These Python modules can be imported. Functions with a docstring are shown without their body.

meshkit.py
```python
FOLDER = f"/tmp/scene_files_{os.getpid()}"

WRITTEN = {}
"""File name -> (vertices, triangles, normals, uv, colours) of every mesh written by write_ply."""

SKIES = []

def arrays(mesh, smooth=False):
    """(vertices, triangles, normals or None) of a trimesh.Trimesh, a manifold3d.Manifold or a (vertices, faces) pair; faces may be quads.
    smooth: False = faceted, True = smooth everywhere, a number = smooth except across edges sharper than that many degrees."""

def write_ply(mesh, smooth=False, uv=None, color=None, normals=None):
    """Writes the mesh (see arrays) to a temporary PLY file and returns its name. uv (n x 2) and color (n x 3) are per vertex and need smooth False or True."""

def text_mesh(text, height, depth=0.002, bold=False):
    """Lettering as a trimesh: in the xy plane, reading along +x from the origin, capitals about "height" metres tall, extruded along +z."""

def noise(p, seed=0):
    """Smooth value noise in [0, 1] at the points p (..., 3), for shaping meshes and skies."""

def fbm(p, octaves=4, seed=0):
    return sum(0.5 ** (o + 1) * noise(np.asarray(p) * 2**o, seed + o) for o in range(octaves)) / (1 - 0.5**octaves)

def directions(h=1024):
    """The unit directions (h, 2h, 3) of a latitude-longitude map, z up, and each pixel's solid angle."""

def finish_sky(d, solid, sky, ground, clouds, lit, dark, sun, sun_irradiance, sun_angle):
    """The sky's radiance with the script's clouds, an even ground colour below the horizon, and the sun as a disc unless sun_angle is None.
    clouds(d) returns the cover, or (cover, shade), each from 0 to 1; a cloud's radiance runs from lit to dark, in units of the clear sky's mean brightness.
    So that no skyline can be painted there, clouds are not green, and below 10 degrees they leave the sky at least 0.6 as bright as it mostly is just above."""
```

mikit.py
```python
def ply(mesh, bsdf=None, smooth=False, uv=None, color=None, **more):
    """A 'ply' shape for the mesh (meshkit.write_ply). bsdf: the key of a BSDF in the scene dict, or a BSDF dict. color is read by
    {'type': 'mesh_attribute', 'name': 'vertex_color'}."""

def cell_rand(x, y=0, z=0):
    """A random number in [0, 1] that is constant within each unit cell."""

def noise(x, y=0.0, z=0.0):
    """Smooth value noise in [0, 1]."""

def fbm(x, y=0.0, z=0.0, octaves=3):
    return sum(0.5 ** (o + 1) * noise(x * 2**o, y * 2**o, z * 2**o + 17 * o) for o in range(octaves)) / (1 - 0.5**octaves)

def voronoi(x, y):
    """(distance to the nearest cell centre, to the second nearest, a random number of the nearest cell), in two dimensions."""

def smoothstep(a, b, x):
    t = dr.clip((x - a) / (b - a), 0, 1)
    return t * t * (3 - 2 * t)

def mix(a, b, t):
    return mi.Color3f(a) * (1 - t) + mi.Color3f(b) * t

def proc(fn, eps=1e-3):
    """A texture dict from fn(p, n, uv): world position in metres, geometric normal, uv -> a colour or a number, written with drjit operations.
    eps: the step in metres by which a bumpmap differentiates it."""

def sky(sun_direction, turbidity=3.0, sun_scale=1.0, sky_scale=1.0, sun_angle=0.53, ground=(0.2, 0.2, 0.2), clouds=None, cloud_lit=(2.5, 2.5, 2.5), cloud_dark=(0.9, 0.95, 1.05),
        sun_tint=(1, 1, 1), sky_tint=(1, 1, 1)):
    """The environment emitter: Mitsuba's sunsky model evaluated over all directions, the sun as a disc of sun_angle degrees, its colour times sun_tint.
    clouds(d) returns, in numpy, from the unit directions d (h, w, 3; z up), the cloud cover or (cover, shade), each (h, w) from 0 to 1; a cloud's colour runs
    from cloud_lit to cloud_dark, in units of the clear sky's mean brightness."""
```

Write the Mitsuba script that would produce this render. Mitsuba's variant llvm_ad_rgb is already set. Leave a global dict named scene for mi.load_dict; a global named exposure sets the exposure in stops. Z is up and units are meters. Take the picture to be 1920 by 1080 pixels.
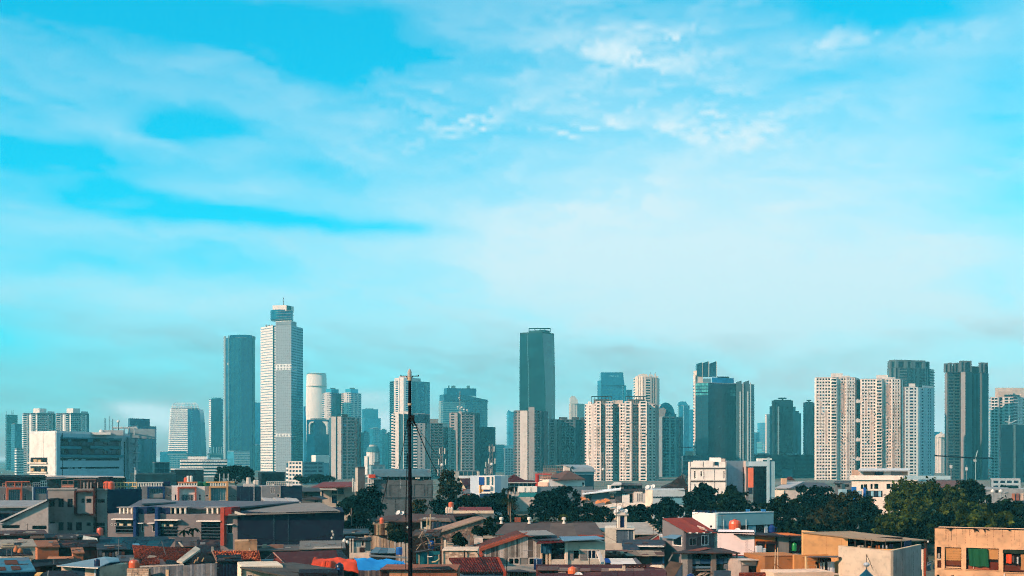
import math,random,zlib
import numpy as np
import drjit as dr
import mitsuba as mi
import mikit,meshkit
from mikit import noise,fbm,cell_rand,smoothstep,mix

T = mi.ScalarTransform4f
random.seed(11)
RNG = np.random.default_rng(11)
scene,labels = {},{}

# ------------------------------------------------------------------ camera, sky, haze, exposure
F,HZ,H = 2318.0,865.0,19.0          # focal length and horizon row in pixels of a 1920 x 1080 frame, eye height in metres
scene['camera'] = {'type': 'perspective','fov': 2 * math.degrees(math.atan(960 / F)),'fov_axis': 'x','near_clip': 0.5,'far_clip': 30000.0,
                   'principal_point_offset_y': (540 - HZ) / 1080,
                   'to_world': T().look_at([0,0,H],[0,100,H],[0,0,1]),'medium': {'type': 'ref','id': 'air'}}
exposure = 1.3

def ang(px,py):
    return math.atan((px - 960) / F),math.atan((HZ - py) / F)

CLEAR = [(120,45,320,60,.40),(620,95,170,55,.55),(335,275,90,28,.50),(40,345,150,22,.50),(190,388,110,20,.50),(330,425,120,20,.45),(480,430,120,18,.45),(700,425,170,14,.45),
         (1720,30,230,50,.45),(1640,150,110,30,.22),(1900,200,90,80,.2),(1900,430,90,120,.25),(560,340,90,20,.2),(480,520,300,26,.2),(-20,640,120,50,.3)]
CLOUD = [(1250,440,520,150,.30),(1020,420,210,70,.18),(1450,580,520,130,.24),(1350,330,300,90,.12),(180,300,220,26,.2),(330,375,300,14,.14),(300,570,260,26,.2),(150,455,200,22,.15),(560,520,160,30,.15),(1350,520,500,60,.12)]
TUFT = [(1000,190,300,90,.35),(850,245,110,40,.8),(1160,95,110,45,1.0),(1290,130,70,60,.6),(1380,240,190,50,.7),(1120,385,110,30,.8),(1040,245,120,14,.7),(1620,95,110,26,.7),(1330,275,160,24,.6),(1400,10,60,22,.8),(1850,90,80,24,.6)]
GREY = [(1130,690,230,40,.38),(1080,655,120,22,.2),(1780,352,110,13,.34),(1500,488,150,9,.30),(1420,290,110,12,.25),(300,665,170,10,.35),(1700,660,260,26,.34),(900,660,250,40,.16),(1560,668,60,14,.3),(1000,350,180,40,.12)]
PALE = [(310,785,80,26,1.0),(250,770,50,14,.7),(720,790,75,30,1.0),(940,800,45,30,.9),(1060,790,50,26,.8),(700,745,60,12,.6),(1765,800,30,50,.9),(1890,720,60,20,.4)]

def sky_clouds(d):
    az,el = np.arctan2(d[...,0],d[...,1]),np.arcsin(np.clip(d[...,2],-1,1))
    def fb(sx,sy,tilt,o,seed,w=0):
        return meshkit.fbm(np.stack([az * sx + w,el * sy + az * tilt + w,az * 0],-1),o,seed) - .5
    warp = fb(9,26,0,3,5)
    def blobs(items,w=1.0):
        t = 0
        for px,py,rx,ry,a in items:
            a0,e0 = ang(px,py)
            t = t + a * np.exp(-((az + w * warp * .05 - a0) / (rx / F)) ** 2 - ((el + w * warp * .03 - e0) / (ry / F)) ** 2)
        return t
    streak = fb(7,46,9,4,3,warp * 2)                       # long veils, slightly tilted
    wisp = fb(24,80,10,6,21,streak * 5)
    tuft = fb(60,120,8,6,33,wisp * 5)
    deg = np.degrees(el)
    base = np.interp(deg,[0,3,6,8.5,12,16,21,40,90],[.8,.75,.62,.52,.40,.30,.24,.25,.22]) + .13 * np.clip(az / .36,-1,1)
    low = np.clip(1 - el / (.10 + .05 * streak + .05 * wisp),0,1) ** .8
    c = base + streak * .34 + wisp * .30 + tuft * .07 - blobs(CLEAR) + blobs(CLOUD) + blobs(TUFT) * np.clip(tuft * 1.3 + wisp * .8 + .10,0,1)
    cover = np.clip(c,0,1)
    cover = np.clip(np.maximum(cover ** 1.1 * .94,.95 * low),0,1)
    shade = np.clip((.10 + wisp * .5 + streak * .4) * np.clip(1.2 - deg / 12,0,1) + .78 * low * (.92 - .62 * np.clip(az / .3,-.75,1)) + .65 * blobs(GREY) * (.8 + 1.2 * wisp) - .55 * blobs(CLOUD),0,1)
    pale = np.clip(blobs(PALE,.6) * (1.05 + 1.2 * wisp),0,1)
    cover,shade = cover + (1 - cover) * pale,shade * (1 - pale) * np.clip(el * 200,0,1)
    return cover,shade

SUN = (-0.72,-0.55,0.40)
scene['sky'] = mikit.sky(SUN,turbidity=3,sun_tint=(2.3,1.8,2.05),sky_tint=(.0,3.0,3.12),clouds=sky_clouds,cloud_lit=(1.95,2.28,2.42),cloud_dark=(1.04,.84,.86),
                         ground=(.10,.12,.13),sky_scale=1.0,sun_scale=1.0)
scene['air'] = {'type': 'homogeneous','albedo': {'type': 'rgb','value': [.14,.84,.96]},'sigma_t': .00014}
scene['haze'] = {'type': 'cube','to_world': T().translate([0,1750,165]).scale([4200,2250,166]),'bsdf': {'type': 'null'},'interior': {'type': 'ref','id': 'air'}}
labels['haze'] = {'kind': 'stuff','label': 'thin bluish haze in the air over the whole city','category': 'haze'}

# ------------------------------------------------------------------ materials: colour packed per vertex in uv.x (sRGB bytes), wear class in uv.y
def unpack(uv):
    v = mi.Float(uv.x) + .5
    r = dr.floor(v / 65536)
    g = dr.floor((v - r * 65536) / 256)
    b = v - r * 65536 - g * 256
    def lin(x):
        return dr.power(dr.maximum(x,0) / 255,2.85) * .80
    c = mi.Color3f(lin(r),lin(g),lin(b))
    return mix(c,mi.Color3f(mi.luminance(c)),.05)

def paint_fn(p,n,uv):
    c,s = unpack(uv),mi.Float(uv.y)
    up = dr.abs(n.z)
    blot = fbm(p.x * .45,p.y * .45,p.z * .45,4)
    fine = fbm(p.x * 2.3,p.y * 2.3,p.z * 2.3,3)
    drip = fbm((p.x + p.y * .7) * 1.6,p.z * .13,0,3)
    wear = dr.select(up > .5,blot,.7 * blot + .3 * drip)
    k = 1 - s * .55 * smoothstep(.42,.72,wear) - s * .35 * smoothstep(.45,.8,fine) + s * .10
    dirt = mi.Color3f(.11,.095,.08)
    return mix(c * k,dirt,s * .5 * smoothstep(.55,.85,.5 * wear + .5 * fine))

def sheet_fn(p,n,uv):                       # corrugated and flat sheet metal: streaks down the slope, rust patches
    c,s = unpack(uv),mi.Float(uv.y)
    a = fbm(p.x * 1.1,p.y * 1.1,p.z * .8,4)
    ridge = .5 + .5 * dr.sin((p.x * .97 + p.y * .26) * 16.0)
    seam = cell_rand(dr.floor(p.x * .97 + p.y * .26),dr.floor((p.y * .97 - p.x * .26) * .42),3)
    k = .8 * (1 - .14 * s * ridge) * (1 - .30 * s * seam) * (1 - .4 * s * smoothstep(.45,.75,a))
    rust = mi.Color3f(.17,.062,.03)
    return mix(c * k,rust,s * .55 * smoothstep(.56,.74,fbm(p.x * .7 + 9,p.y * .7,p.z * .7,4)))

def glass_fn(p,n,uv):                       # curtain wall: every pane a slightly different tone
    c,s = unpack(uv),mi.Float(uv.y)
    u = p.x * .8 + p.y * .6
    c = mi.Color3f(c.x * .34,c.y * 1.22,c.z * 1.6)
    r = cell_rand(dr.floor(u / 1.7),dr.floor(p.z / 3.4),1)
    q = fbm(u * .02,p.z * .014,3,3)
    return c * (.60 + .62 * r * s + .7 * (q - .35))

def leaf_fn(p,n,uv):
    c,s = unpack(uv),mi.Float(uv.y)
    q = fbm(p.x * .35,p.y * .35,p.z * .35,3)
    r = noise(p.x * 2.1,p.y * 2.1,p.z * 2.1)
    return c * (.36 + .45 * q + .45 * r)

def ground_fn(p,n,uv):
    a,b = fbm(p.x * .05,p.y * .05,0,4),fbm(p.x * .8,p.y * .8,0,3)
    return mix(mi.Color3f(.10,.095,.085),mi.Color3f(.045,.06,.045),smoothstep(.4,.6,a)) * (.6 + .8 * b)

def principled(fn,rough,spec=.4,metal=0.0,**k):
    return {'type': 'twosided','b': {'type': 'principled','base_color': mikit.proc(fn),'roughness': rough,'specular': spec,'metallic': metal,**k}}

scene['m_paint'] = principled(paint_fn,.85,.25)
scene['m_sheet'] = principled(sheet_fn,.7,.15)
scene['m_gloss'] = principled(paint_fn,.32,.5)
scene['m_glass'] = principled(glass_fn,.13,.6,.5)
scene['m_leaf'] = {'type': 'principledthin','base_color': mikit.proc(leaf_fn),'roughness': .7,'diff_trans': .5,'spec_trans': 0.0,'eta': 1.3}
scene['m_black'] = {'type': 'twosided','b': {'type': 'diffuse','reflectance': {'type': 'rgb','value': [.006,.007,.010]}}}
scene['m_ground'] = principled(ground_fn,.95,.2)

# ------------------------------------------------------------------ mesh building
def pack(c):
    r,g,b = (int(min(250,max(5,round(x)))) for x in c)
    return float(r * 65536 + g * 256 + b)

BOXF = np.array([[0,2,3,1],[4,5,7,6],[0,1,5,4],[2,6,7,3],[0,4,6,2],[1,3,7,5]])
BOXV = np.array([[x,y,z] for z in (0,1) for y in (0,1) for x in (0,1)],float)

class MB:
    """Collects boxes, prisms and tubes, each with its own colour and wear."""
    def __init__(s,col=(200,200,200),wear=0.0):
        s.v,s.f,s.c,s.n,s.col,s.wear = [],[],[],0,col,wear
    def add(s,v,f,col=None,wear=None):
        v,f = np.asarray(v,float),np.asarray(f,int)
        if f.shape[1] == 4:
            f = np.vstack([f[:,[0,1,2]],f[:,[0,2,3]]])
        s.v.append(v); s.f.append(f + s.n); s.n += len(v)
        s.c.append(np.tile([[pack(col if col is not None else s.col),s.wear if wear is None else wear]],(len(v),1)))
        return s
    def par(s,o,a,b,c,col=None,wear=None):
        """A box from corner o along the vectors a, b, c."""
        o,m = np.asarray(o,float),np.stack([a,b,c]).astype(float)
        f = BOXF if np.linalg.det(m) > 0 else BOXF[:,::-1]
        return s.add(o + BOXV @ m,f,col,wear)
    def prism(s,pts,vec,col=None,wear=None):
        """A planar polygon (ordered points, may be concave) swept along vec."""
        from trimesh.creation import triangulate_polygon
        from shapely.geometry import Polygon
        p,vec = np.asarray(pts,float),np.asarray(vec,float)
        n = len(p)
        q = np.vstack([p,p + vec])
        nrm = sum(np.cross(p[i] - p[0],p[(i + 1) % n] - p[0]) for i in range(1,n))
        if nrm @ vec > 0:
            side = [[i,(i + 1) % n,(i + 1) % n + n,i + n] for i in range(n)]
        else:
            side = [[(i + 1) % n,i,i + n,(i + 1) % n + n] for i in range(n)]
        k = np.argmax(np.abs(nrm)); ax = [i for i in range(3) if i != k]
        tris = earcut(p[:,ax])
        a = np.cross(p[tris[0][1]] - p[tris[0][0]],p[tris[0][2]] - p[tris[0][0]])
        if (a @ vec) > 0:
            tris = tris[:,::-1]
        f = np.vstack([np.array(side)[:,[0,1,2]],np.array(side)[:,[0,2,3]],tris,tris[:,::-1] + n])
        return s.add(q,f,col,wear)
    def tube(s,pts,r,sides=6,col=None,wear=None):
        import sys
        p = np.asarray(pts,float)
        if len(p) == 2:
            p = np.vstack([p[0],(p[0] + p[1]) / 2,p[1]])
            r = r if np.isscalar(r) else [r[0],(r[0] + r[1]) / 2,r[1]]
        v,f = tube_mesh(p,r,sides)
        return s.add(v,f,col,wear)
    def lathe(s,c,prof,sides=14,col=None,wear=None):
        """Revolved about the vertical through c; prof = [(radius, z), ...] from bottom to top."""
        c = np.asarray(c,float); a = np.arange(sides) * 2 * np.pi / sides
        v = np.vstack([np.stack([c[0] + r * np.cos(a),c[1] + r * np.sin(a),np.full(sides,c[2] + z)],1) for r,z in prof])
        f = [[k * sides + i,k * sides + (i + 1) % sides,(k + 1) * sides + (i + 1) % sides,(k + 1) * sides + i] for k in range(len(prof) - 1) for i in range(sides)]
        m = len(v)
        v = np.vstack([v,[c + [0,0,prof[0][1]]],[c + [0,0,prof[-1][1]]]])
        tr = [[m,(i + 1) % sides,i,i] for i in range(sides)] + [[m + 1,m - sides + i,m - sides + (i + 1) % sides,m - sides + (i + 1) % sides] for i in range(sides)]
        f = np.array(f + tr)
        t = np.vstack([f[:,[0,1,2]],f[:,[0,2,3]]])
        t = t[(t[:,0] != t[:,1]) & (t[:,1] != t[:,2]) & (t[:,0] != t[:,2])]
        return s.add(v,t,col,wear)

def earcut(p2):
    import mapbox_earcut as me
    p2 = np.asarray(p2,np.float64)
    return np.asarray(me.triangulate_float64(p2,np.array([len(p2)],np.uint32))).reshape(-1,3).astype(int)

def tube_mesh(p,r,sides):
    t = np.gradient(p,axis=0)
    t /= np.linalg.norm(t,axis=1,keepdims=True) + 1e-12
    a = np.cross(t,np.where(np.abs(t[:,2:]) < 0.9,[0,0,1.0],[1.0,0,0]))
    a /= np.linalg.norm(a,axis=1,keepdims=True) + 1e-12
    b,an = np.cross(t,a),np.arange(sides) * 2 * np.pi / sides
    v = (p[:,None] + np.broadcast_to(r,(len(p),))[:,None,None] * (np.cos(an)[None,:,None] * a[:,None] + np.sin(an)[None,:,None] * b[:,None])).reshape(-1,3)
    n = len(p)
    f = [[i * sides + j,i * sides + (j + 1) % sides,(i + 1) * sides + (j + 1) % sides,(i + 1) * sides + j] for i in range(n - 1) for j in range(sides)]
    f = np.array(f)
    caps = [[0,j + 1,j] for j in range(1,sides - 1)] + [[(n - 1) * sides,(n - 1) * sides + j,(n - 1) * sides + j + 1] for j in range(1,sides - 1)]
    return v,np.vstack([f[:,[0,1,2]],f[:,[0,2,3]],caps])

USED,THINGS = {},[]
def numbered(k):
    n = USED.get(k,0); USED[k] = n + 1
    return k if n == 0 else f'{k}_{n:03d}'

class Thing:
    def __init__(s,name,label,cat,group=None,kind=None):
        s.key = numbered(name)
        labels[s.key] = {'label': label,'category': cat}
        if group: labels[s.key]['group'] = group
        if kind: labels[s.key]['kind'] = kind
        s.parts,s.count = [],{}
        THINGS.append(s)
    def part(s,name,col=(200,200,200),wear=0.0,mat='m_paint',kind=None,label=None,smooth=False):
        n = s.count.get(name,0); s.count[name] = n + 1
        key = f'{s.key}__{name}' + (f'_{n:03d}' if n else '')
        m = MB(col,wear); m.key,m.mat,m.smooth = key,mat,smooth
        if kind or label:
            labels[key] = {a: b for a,b in (('kind',kind),('label',label)) if b}
        s.parts.append(m)
        return m
    def sub(s,parent,name,**k):
        return s.part(parent.key[len(s.key) + 2:] + '__' + name,**k)
    def own(s,col=(200,200,200),wear=0.0,mat='m_paint',smooth=False):
        m = MB(col,wear); m.key,m.mat,m.smooth = s.key,mat,smooth
        s.parts.append(m)
        return m

def finish():
    for t in THINGS:
        for m in t.parts:
            if not m.n:
                continue
            if m.smooth:                      # split at sharp edges first; such a part has one colour
                v,f,_ = meshkit.arrays((np.vstack(m.v),np.vstack(m.f)),m.smooth)
                scene[m.key] = mikit.ply((v,f),m.mat,smooth=True,uv=np.tile(m.c[0][:1],(len(v),1)))
            else:
                scene[m.key] = mikit.ply((np.vstack(m.v),np.vstack(m.f)),m.mat,uv=np.vstack(m.c))

def structure(name,mb,mat):
    scene[name] = mikit.ply((np.vstack(mb.v),np.vstack(mb.f)),mat,uv=np.vstack(mb.c))
    labels[name] = {'kind': 'structure'}

def P(px,py,Y):
    return np.array([(px - 960) * Y / F,Y,H - (py - HZ) * Y / F])
def XX(px,Y): return (px - 960) * Y / F
def ZZ(py,Y): return H - (py - HZ) * Y / F

g = MB()
xs = np.linspace(-9000,9000,19); ys = np.linspace(-1500,12000,15)
g.add([[x,y,0] for y in ys for x in xs],[[j * 19 + i,j * 19 + i + 1,(j + 1) * 19 + i + 1,(j + 1) * 19 + i] for j in range(14) for i in range(18)])
structure('ground',g,'m_ground')
# ------------------------------------------------------------------ walls, facades, roofs
UP = np.array([0,0,1.0])

class Face:
    """A vertical wall plane from p0 to p1 (left to right as seen from outside). Boxes on it are given in metres or in rows and columns of the photograph."""
    def __init__(s,p0,p1):
        s.o,q = np.array([p0[0],p0[1],0.0]),np.array([p1[0] - p0[0],p1[1] - p0[1],0.0])
        s.W = np.linalg.norm(q); s.u = q / s.W; s.n = np.array([s.u[1],-s.u[0],0.0])
    def box(s,mb,u0,u1,z0,z1,d0,d1,col=None,wear=None):
        mb.par(s.o + s.u * u0 + s.n * d0 + UP * z0,s.u * (u1 - u0),s.n * (d1 - d0),UP * (z1 - z0),col,wear)
    def U(s,px):
        t = (px - 960) / F
        return (t * s.o[1] - s.o[0]) / (s.u[0] - t * s.u[1])
    def Z(s,py,u):
        return H - (py - HZ) * (s.o[1] + u * s.u[1]) / F
    def rect(s,x0,x1,y0,y1):
        a,b = s.U(x0),s.U(x1); m = (a + b) / 2
        return a,b,s.Z(y1,m),s.Z(y0,m)
    def pbox(s,mb,x0,x1,y0,y1,d0,d1,col=None,wear=None):
        s.box(mb,*s.rect(x0,x1,y0,y1),d0,d1,col,wear)
    def pt(s,u,z,d=0.0):
        return s.o + s.u * u + s.n * d + UP * z

def XY(px,Y): return np.array([(px - 960) * Y / F,Y])

def chain(pts,Y):
    """Footprint corners seen from the camera, left to right: (column, metres behind Y)."""
    return [XY(px,Y + d) for px,d in pts]

def core(mb,c,depth,z0,z1,col=None,wear=None,inset=0.0):
    a,b = c[0],c[-1]
    back = [b + b * depth / b[1],a + a * depth / a[1]]
    p = [np.array([q[0],q[1],z0]) for q in list(c) + back]
    mb.prism(p,[0,0,z1 - z0],col,wear)

def faces(c): return [Face(c[i],c[i + 1]) for i in range(len(c) - 1)]

def parse(pattern):
    out = []
    for tok in pattern.split():
        body,_,ci = tok.partition(':')
        out.append((body[0],float(body[1:] or 1),int(ci or 0)))
    return out

def facade(f,z0,z1,fh,pattern,wall,slab=None,win=None,cols=((215,205,195),),proud=.4,sp=.45,rnd=.3,panes=((40,60,75),(120,140,150),(25,35,45)),u0=0.0,u1=None):
    """Columns of a facade, repeated on every floor: p pier, P deep pier, w windows in a wall, h small windows, b balconies, g glass grid, B bands, s dark slot."""
    tk = parse(pattern); tot = sum(t[1] for t in tk); W = (f.W if u1 is None else u1) - u0
    n = max(1,int(round((z1 - z0) / fh))); fh = (z1 - z0) / n
    slab,win,u = slab or wall,win,u0
    for kind,w,ci in tk:
        a,b = u,u + w / tot * W; u = b; col = cols[ci]
        if kind == 'p': f.box(wall,a,b,z0,z1,0,proud,col)
        elif kind == 'P': f.box(wall,a,b,z0,z1,0,proud + 1.3,col)
        elif kind in 'wh':
            s_ = sp if kind == 'w' else .46
            for k in range(n + 1):
                f.box(wall,a,b,z0 + k * fh - (0 if k == 0 else s_ * fh * .5),min(z1,z0 + k * fh + s_ * fh * .5),0,proud - .04,col)
        elif kind == 'b':
            for k in range(n + 1):
                f.box(slab,a + .05,b - .05,z0 + k * fh - (0 if k == 0 else .12 * fh),min(z1,z0 + k * fh + .26 * fh),0,proud + .75,col)
        elif kind == 'B':
            for k in range(n + 1):
                f.box(slab,a,b,z0 + k * fh,min(z1 + .01,z0 + k * fh + sp * fh),0,proud,col)
        elif kind == 'g':
            for k in range(n + 1):
                f.box(wall,a,b,z0 + k * fh,min(z1 + .01,z0 + k * fh + .2 * fh),0,.12,col)
            m = max(1,int((b - a) / 3.2))
            for j in range(1,m):
                x = a + (b - a) * j / m
                f.box(wall,x - .13,x + .13,z0,z1,0,.2,col)
        if win is not None and kind in 'whbg':
            for k in range(n):
                if RNG.random() < rnd:
                    q = sorted(RNG.uniform(a,b,2))
                    if kind in 'wh': q = [a + .05,b - .05]
                    f.box(win,q[0],q[1],z0 + (k + .24) * fh,z0 + (k + .76) * fh,0,.06,panes[int(RNG.integers(len(panes)))])

def wall_open(mb,f,z0,z1,opens,thick=.22,u0=0.0,u1=None,col=None,wear=None):
    """A wall of one thickness in front of the face, butted together round its openings (u0, u1, za, zb)."""
    u1 = f.W if u1 is None else u1
    zs = sorted({z0,z1,*[min(max(z,z0),z1) for o in opens for z in o[2:]]})
    for za,zb in zip(zs,zs[1:]):
        cut = sorted((max(o[0],u0),min(o[1],u1)) for o in opens if o[2] < zb - 1e-6 and o[3] > za + 1e-6)
        x = u0
        for a,b in cut + [(u1,u1)]:
            if a - x > .01: f.box(mb,x,a,za,zb,0,thick,col,wear)
            x = max(x,b)

def slab4(mb,pts,th=.12,col=None,wear=None):
    """A sheet with the four corners (column, row, distance), or points, and a thickness."""
    p = np.array([P(*q) if np.ndim(q) == 1 and len(q) == 3 and q[2] > 40 else q for q in pts],float)
    v = np.vstack([p,p - [0,0,th]])
    n = np.cross(p[1] - p[0],p[2] - p[0])
    f = [[0,1,2,3],[7,6,5,4]] + [[(i + 1) % 4,i,i + 4,(i + 1) % 4 + 4] for i in range(4)]
    f = np.array(f)
    if n[2] < 0: f = f[:,::-1]
    return mb.add(v,f,col,wear)

def strip(t,name,p,q,n,gap,mat='m_sheet',cols=((150,150,150),),wear=.5,th=.06,sub=None,kind=None):
    """Panels side by side from edge p = (p0, p1) to edge q = (q0, q1): each its own part, a little uneven."""
    p0,p1,q0,q1 = (np.asarray(x,float) for x in (*p,*q))
    for k in range(n):
        a,b = k / n + gap / 2 / n,(k + 1) / n - gap / 2 / n
        j = RNG.uniform(-.03,.03)
        m = t.part(name,cols[int(RNG.integers(len(cols)))],wear,mat) if sub is None else t.sub(sub,name,col=cols[int(RNG.integers(len(cols)))],wear=wear,mat=mat)
        slab4(m,[p0 + (p1 - p0) * a + [0,0,j],p0 + (p1 - p0) * b + [0,0,j],q0 + (q1 - q0) * b + [0,0,j],q0 + (q1 - q0) * a + [0,0,j]],th)

def window(t,f,x0,x1,y0,y1,d=.0,col=(35,50,62),frame=(215,210,205),name='window',bars=1,fw=.07,recess=.14,thick=.22):
    """A window in an opening of wall_open: frame and pane."""
    a,b,za,zb = f.rect(x0,x1,y0,y1)
    m = t.part(name,frame,.15)
    f.box(m,a,a + fw,za,zb,thick - recess,thick + .03); f.box(m,b - fw,b,za,zb,thick - recess,thick + .03)
    f.box(m,a + fw,b - fw,za,za + fw,thick - recess,thick + .03); f.box(m,a + fw,b - fw,zb - fw,zb,thick - recess,thick + .03)
    for k in range(1,bars):
        x = a + (b - a) * k / bars
        f.box(m,x - fw * .4,x + fw * .4,za + fw,zb - fw,thick - recess,thick)
    q = t.sub(m,'pane',col=col,wear=.3,mat='m_glass')
    f.box(q,a + fw * .6,b - fw * .6,za + fw * .6,zb - fw * .6,.02,thick - recess + .03)
    return m

def house(t,x0,x1,ytop,Y,depth,dy=0.0,col=(190,185,180),wear=.5,opens=(),zb=0.0,thick=.22,mat='m_paint',inner=(28,30,34)):
    """A body with a front wall whose openings are cut; returns the front face. opens: (x0, x1, y0, y1) in the photograph."""
    xm = (x0 + x1) / 2 - 960
    if dy == 0 and abs(xm) > 200:          # such houses stand square to the line of sight
        dy = -xm / F * (x1 - x0) * Y / F
    f = Face(XY(x0,Y),XY(x1,Y + dy))
    z1 = f.Z(ytop,0.0)
    w = t.part('wall',col,wear,mat)
    rects = [f.rect(*o[:4]) for o in opens]
    wall_open(w,f,zb,z1,rects,thick)
    a,b = f.pt(0,zb),f.pt(f.W,zb)
    w.par(a + f.n * -.02,f.u * f.W,-f.n * (depth - .02),UP * (z1 - zb))
    if rects:
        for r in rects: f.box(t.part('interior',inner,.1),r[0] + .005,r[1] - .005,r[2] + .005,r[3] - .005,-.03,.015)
    f.z1 = z1; f.depth = depth; f.wall = w
    return f

def parapet(t,f,h=.5,th=.2,col=(180,178,175),wear=.5,over=.06):
    m = t.part('parapet',col,wear)
    z = f.z1
    f.box(m,-over,f.W + over,z,z + h,.22 - th,.22 + over)
    f.box(m,-over,th,z,z + h,-f.depth,.22 - th); f.box(m,f.W - th,f.W + over,z,z + h,-f.depth,.22 - th)
    f.box(m,th,f.W - th,z,z + h,-f.depth,-f.depth + th)
    return m

def tank(px,py,Y,r,h,col,label,group=None,name='water_tank',ribs=True,cat='water tank',z=None,z0=None):
    """A plastic water tank; (px, py) is the middle of its foot in the photograph."""
    t = Thing(name,label,cat,group)
    c = P(px,py,Y)
    m = t.part('body',col,.25,'m_gloss',smooth=False)
    prof = [(r * .96,0)]
    n = 4 if ribs else 1
    for k in range(n):
        a,b = h * .82 * k / n,h * .82 * (k + 1) / n
        prof += [(r,a + .06 * h / n),(r,b - .14 * h / n),(r * .955,b - .04 * h / n)]
    prof += [(r * .9,h * .86),(r * .62,h * .94),(r * .3,h * .96)]
    m.lathe(c,prof,16)
    l = t.part('lid',tuple(x * .8 for x in col),.2,'m_gloss')
    l.lathe(c + [0,0,h * .955],[(r * .3,0),(r * .31,.06 * h),(r * .1,.08 * h)],12)
    return t

def dish(px,py,Y,r,label,col=(225,225,222),az=-.5,group='satellite dishes on the roofs'):
    t = Thing('satellite_dish',label,'satellite dish',group)
    c = P(px,py,Y)
    d = np.array([math.sin(az),-math.cos(az) * .8,.6]); d /= np.linalg.norm(d)
    a = np.cross(d,UP); a /= np.linalg.norm(a); b = np.cross(a,d)
    m = t.part('reflector',col,.2)
    n,rings = 14,4
    v = [c - d * .25 * r]
    for k in range(1,rings + 1):
        q = r * k / rings
        v += [c + a * q * math.cos(x) + b * q * math.sin(x) + d * (.25 * r * ((k / rings) ** 2 - 1)) for x in np.arange(n) * 2 * math.pi / n]
    v = np.array(v); w = v - d * .03
    f = [[0,1 + i,1 + (i + 1) % n] for i in range(n)]
    for k in range(rings - 1):
        for i in range(n):
            p,q = 1 + k * n + i,1 + k * n + (i + 1) % n
            f += [[p,p + n,q + n],[p,q + n,q]]
    f = np.array(f)
    m.add(np.vstack([v,w]),np.vstack([f,f[:,::-1] + len(v)]))
    k = t.part('arm',(90,90,92),.2)
    k.tube([c - b * r * .9,c + d * r * .8],.03,5)
    e = t.part('mast',(110,110,112),.3)
    e.tube([c - d * .3 * r,c - d * .45 * r - UP * r * 1.3],.05,6)
    return t

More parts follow.
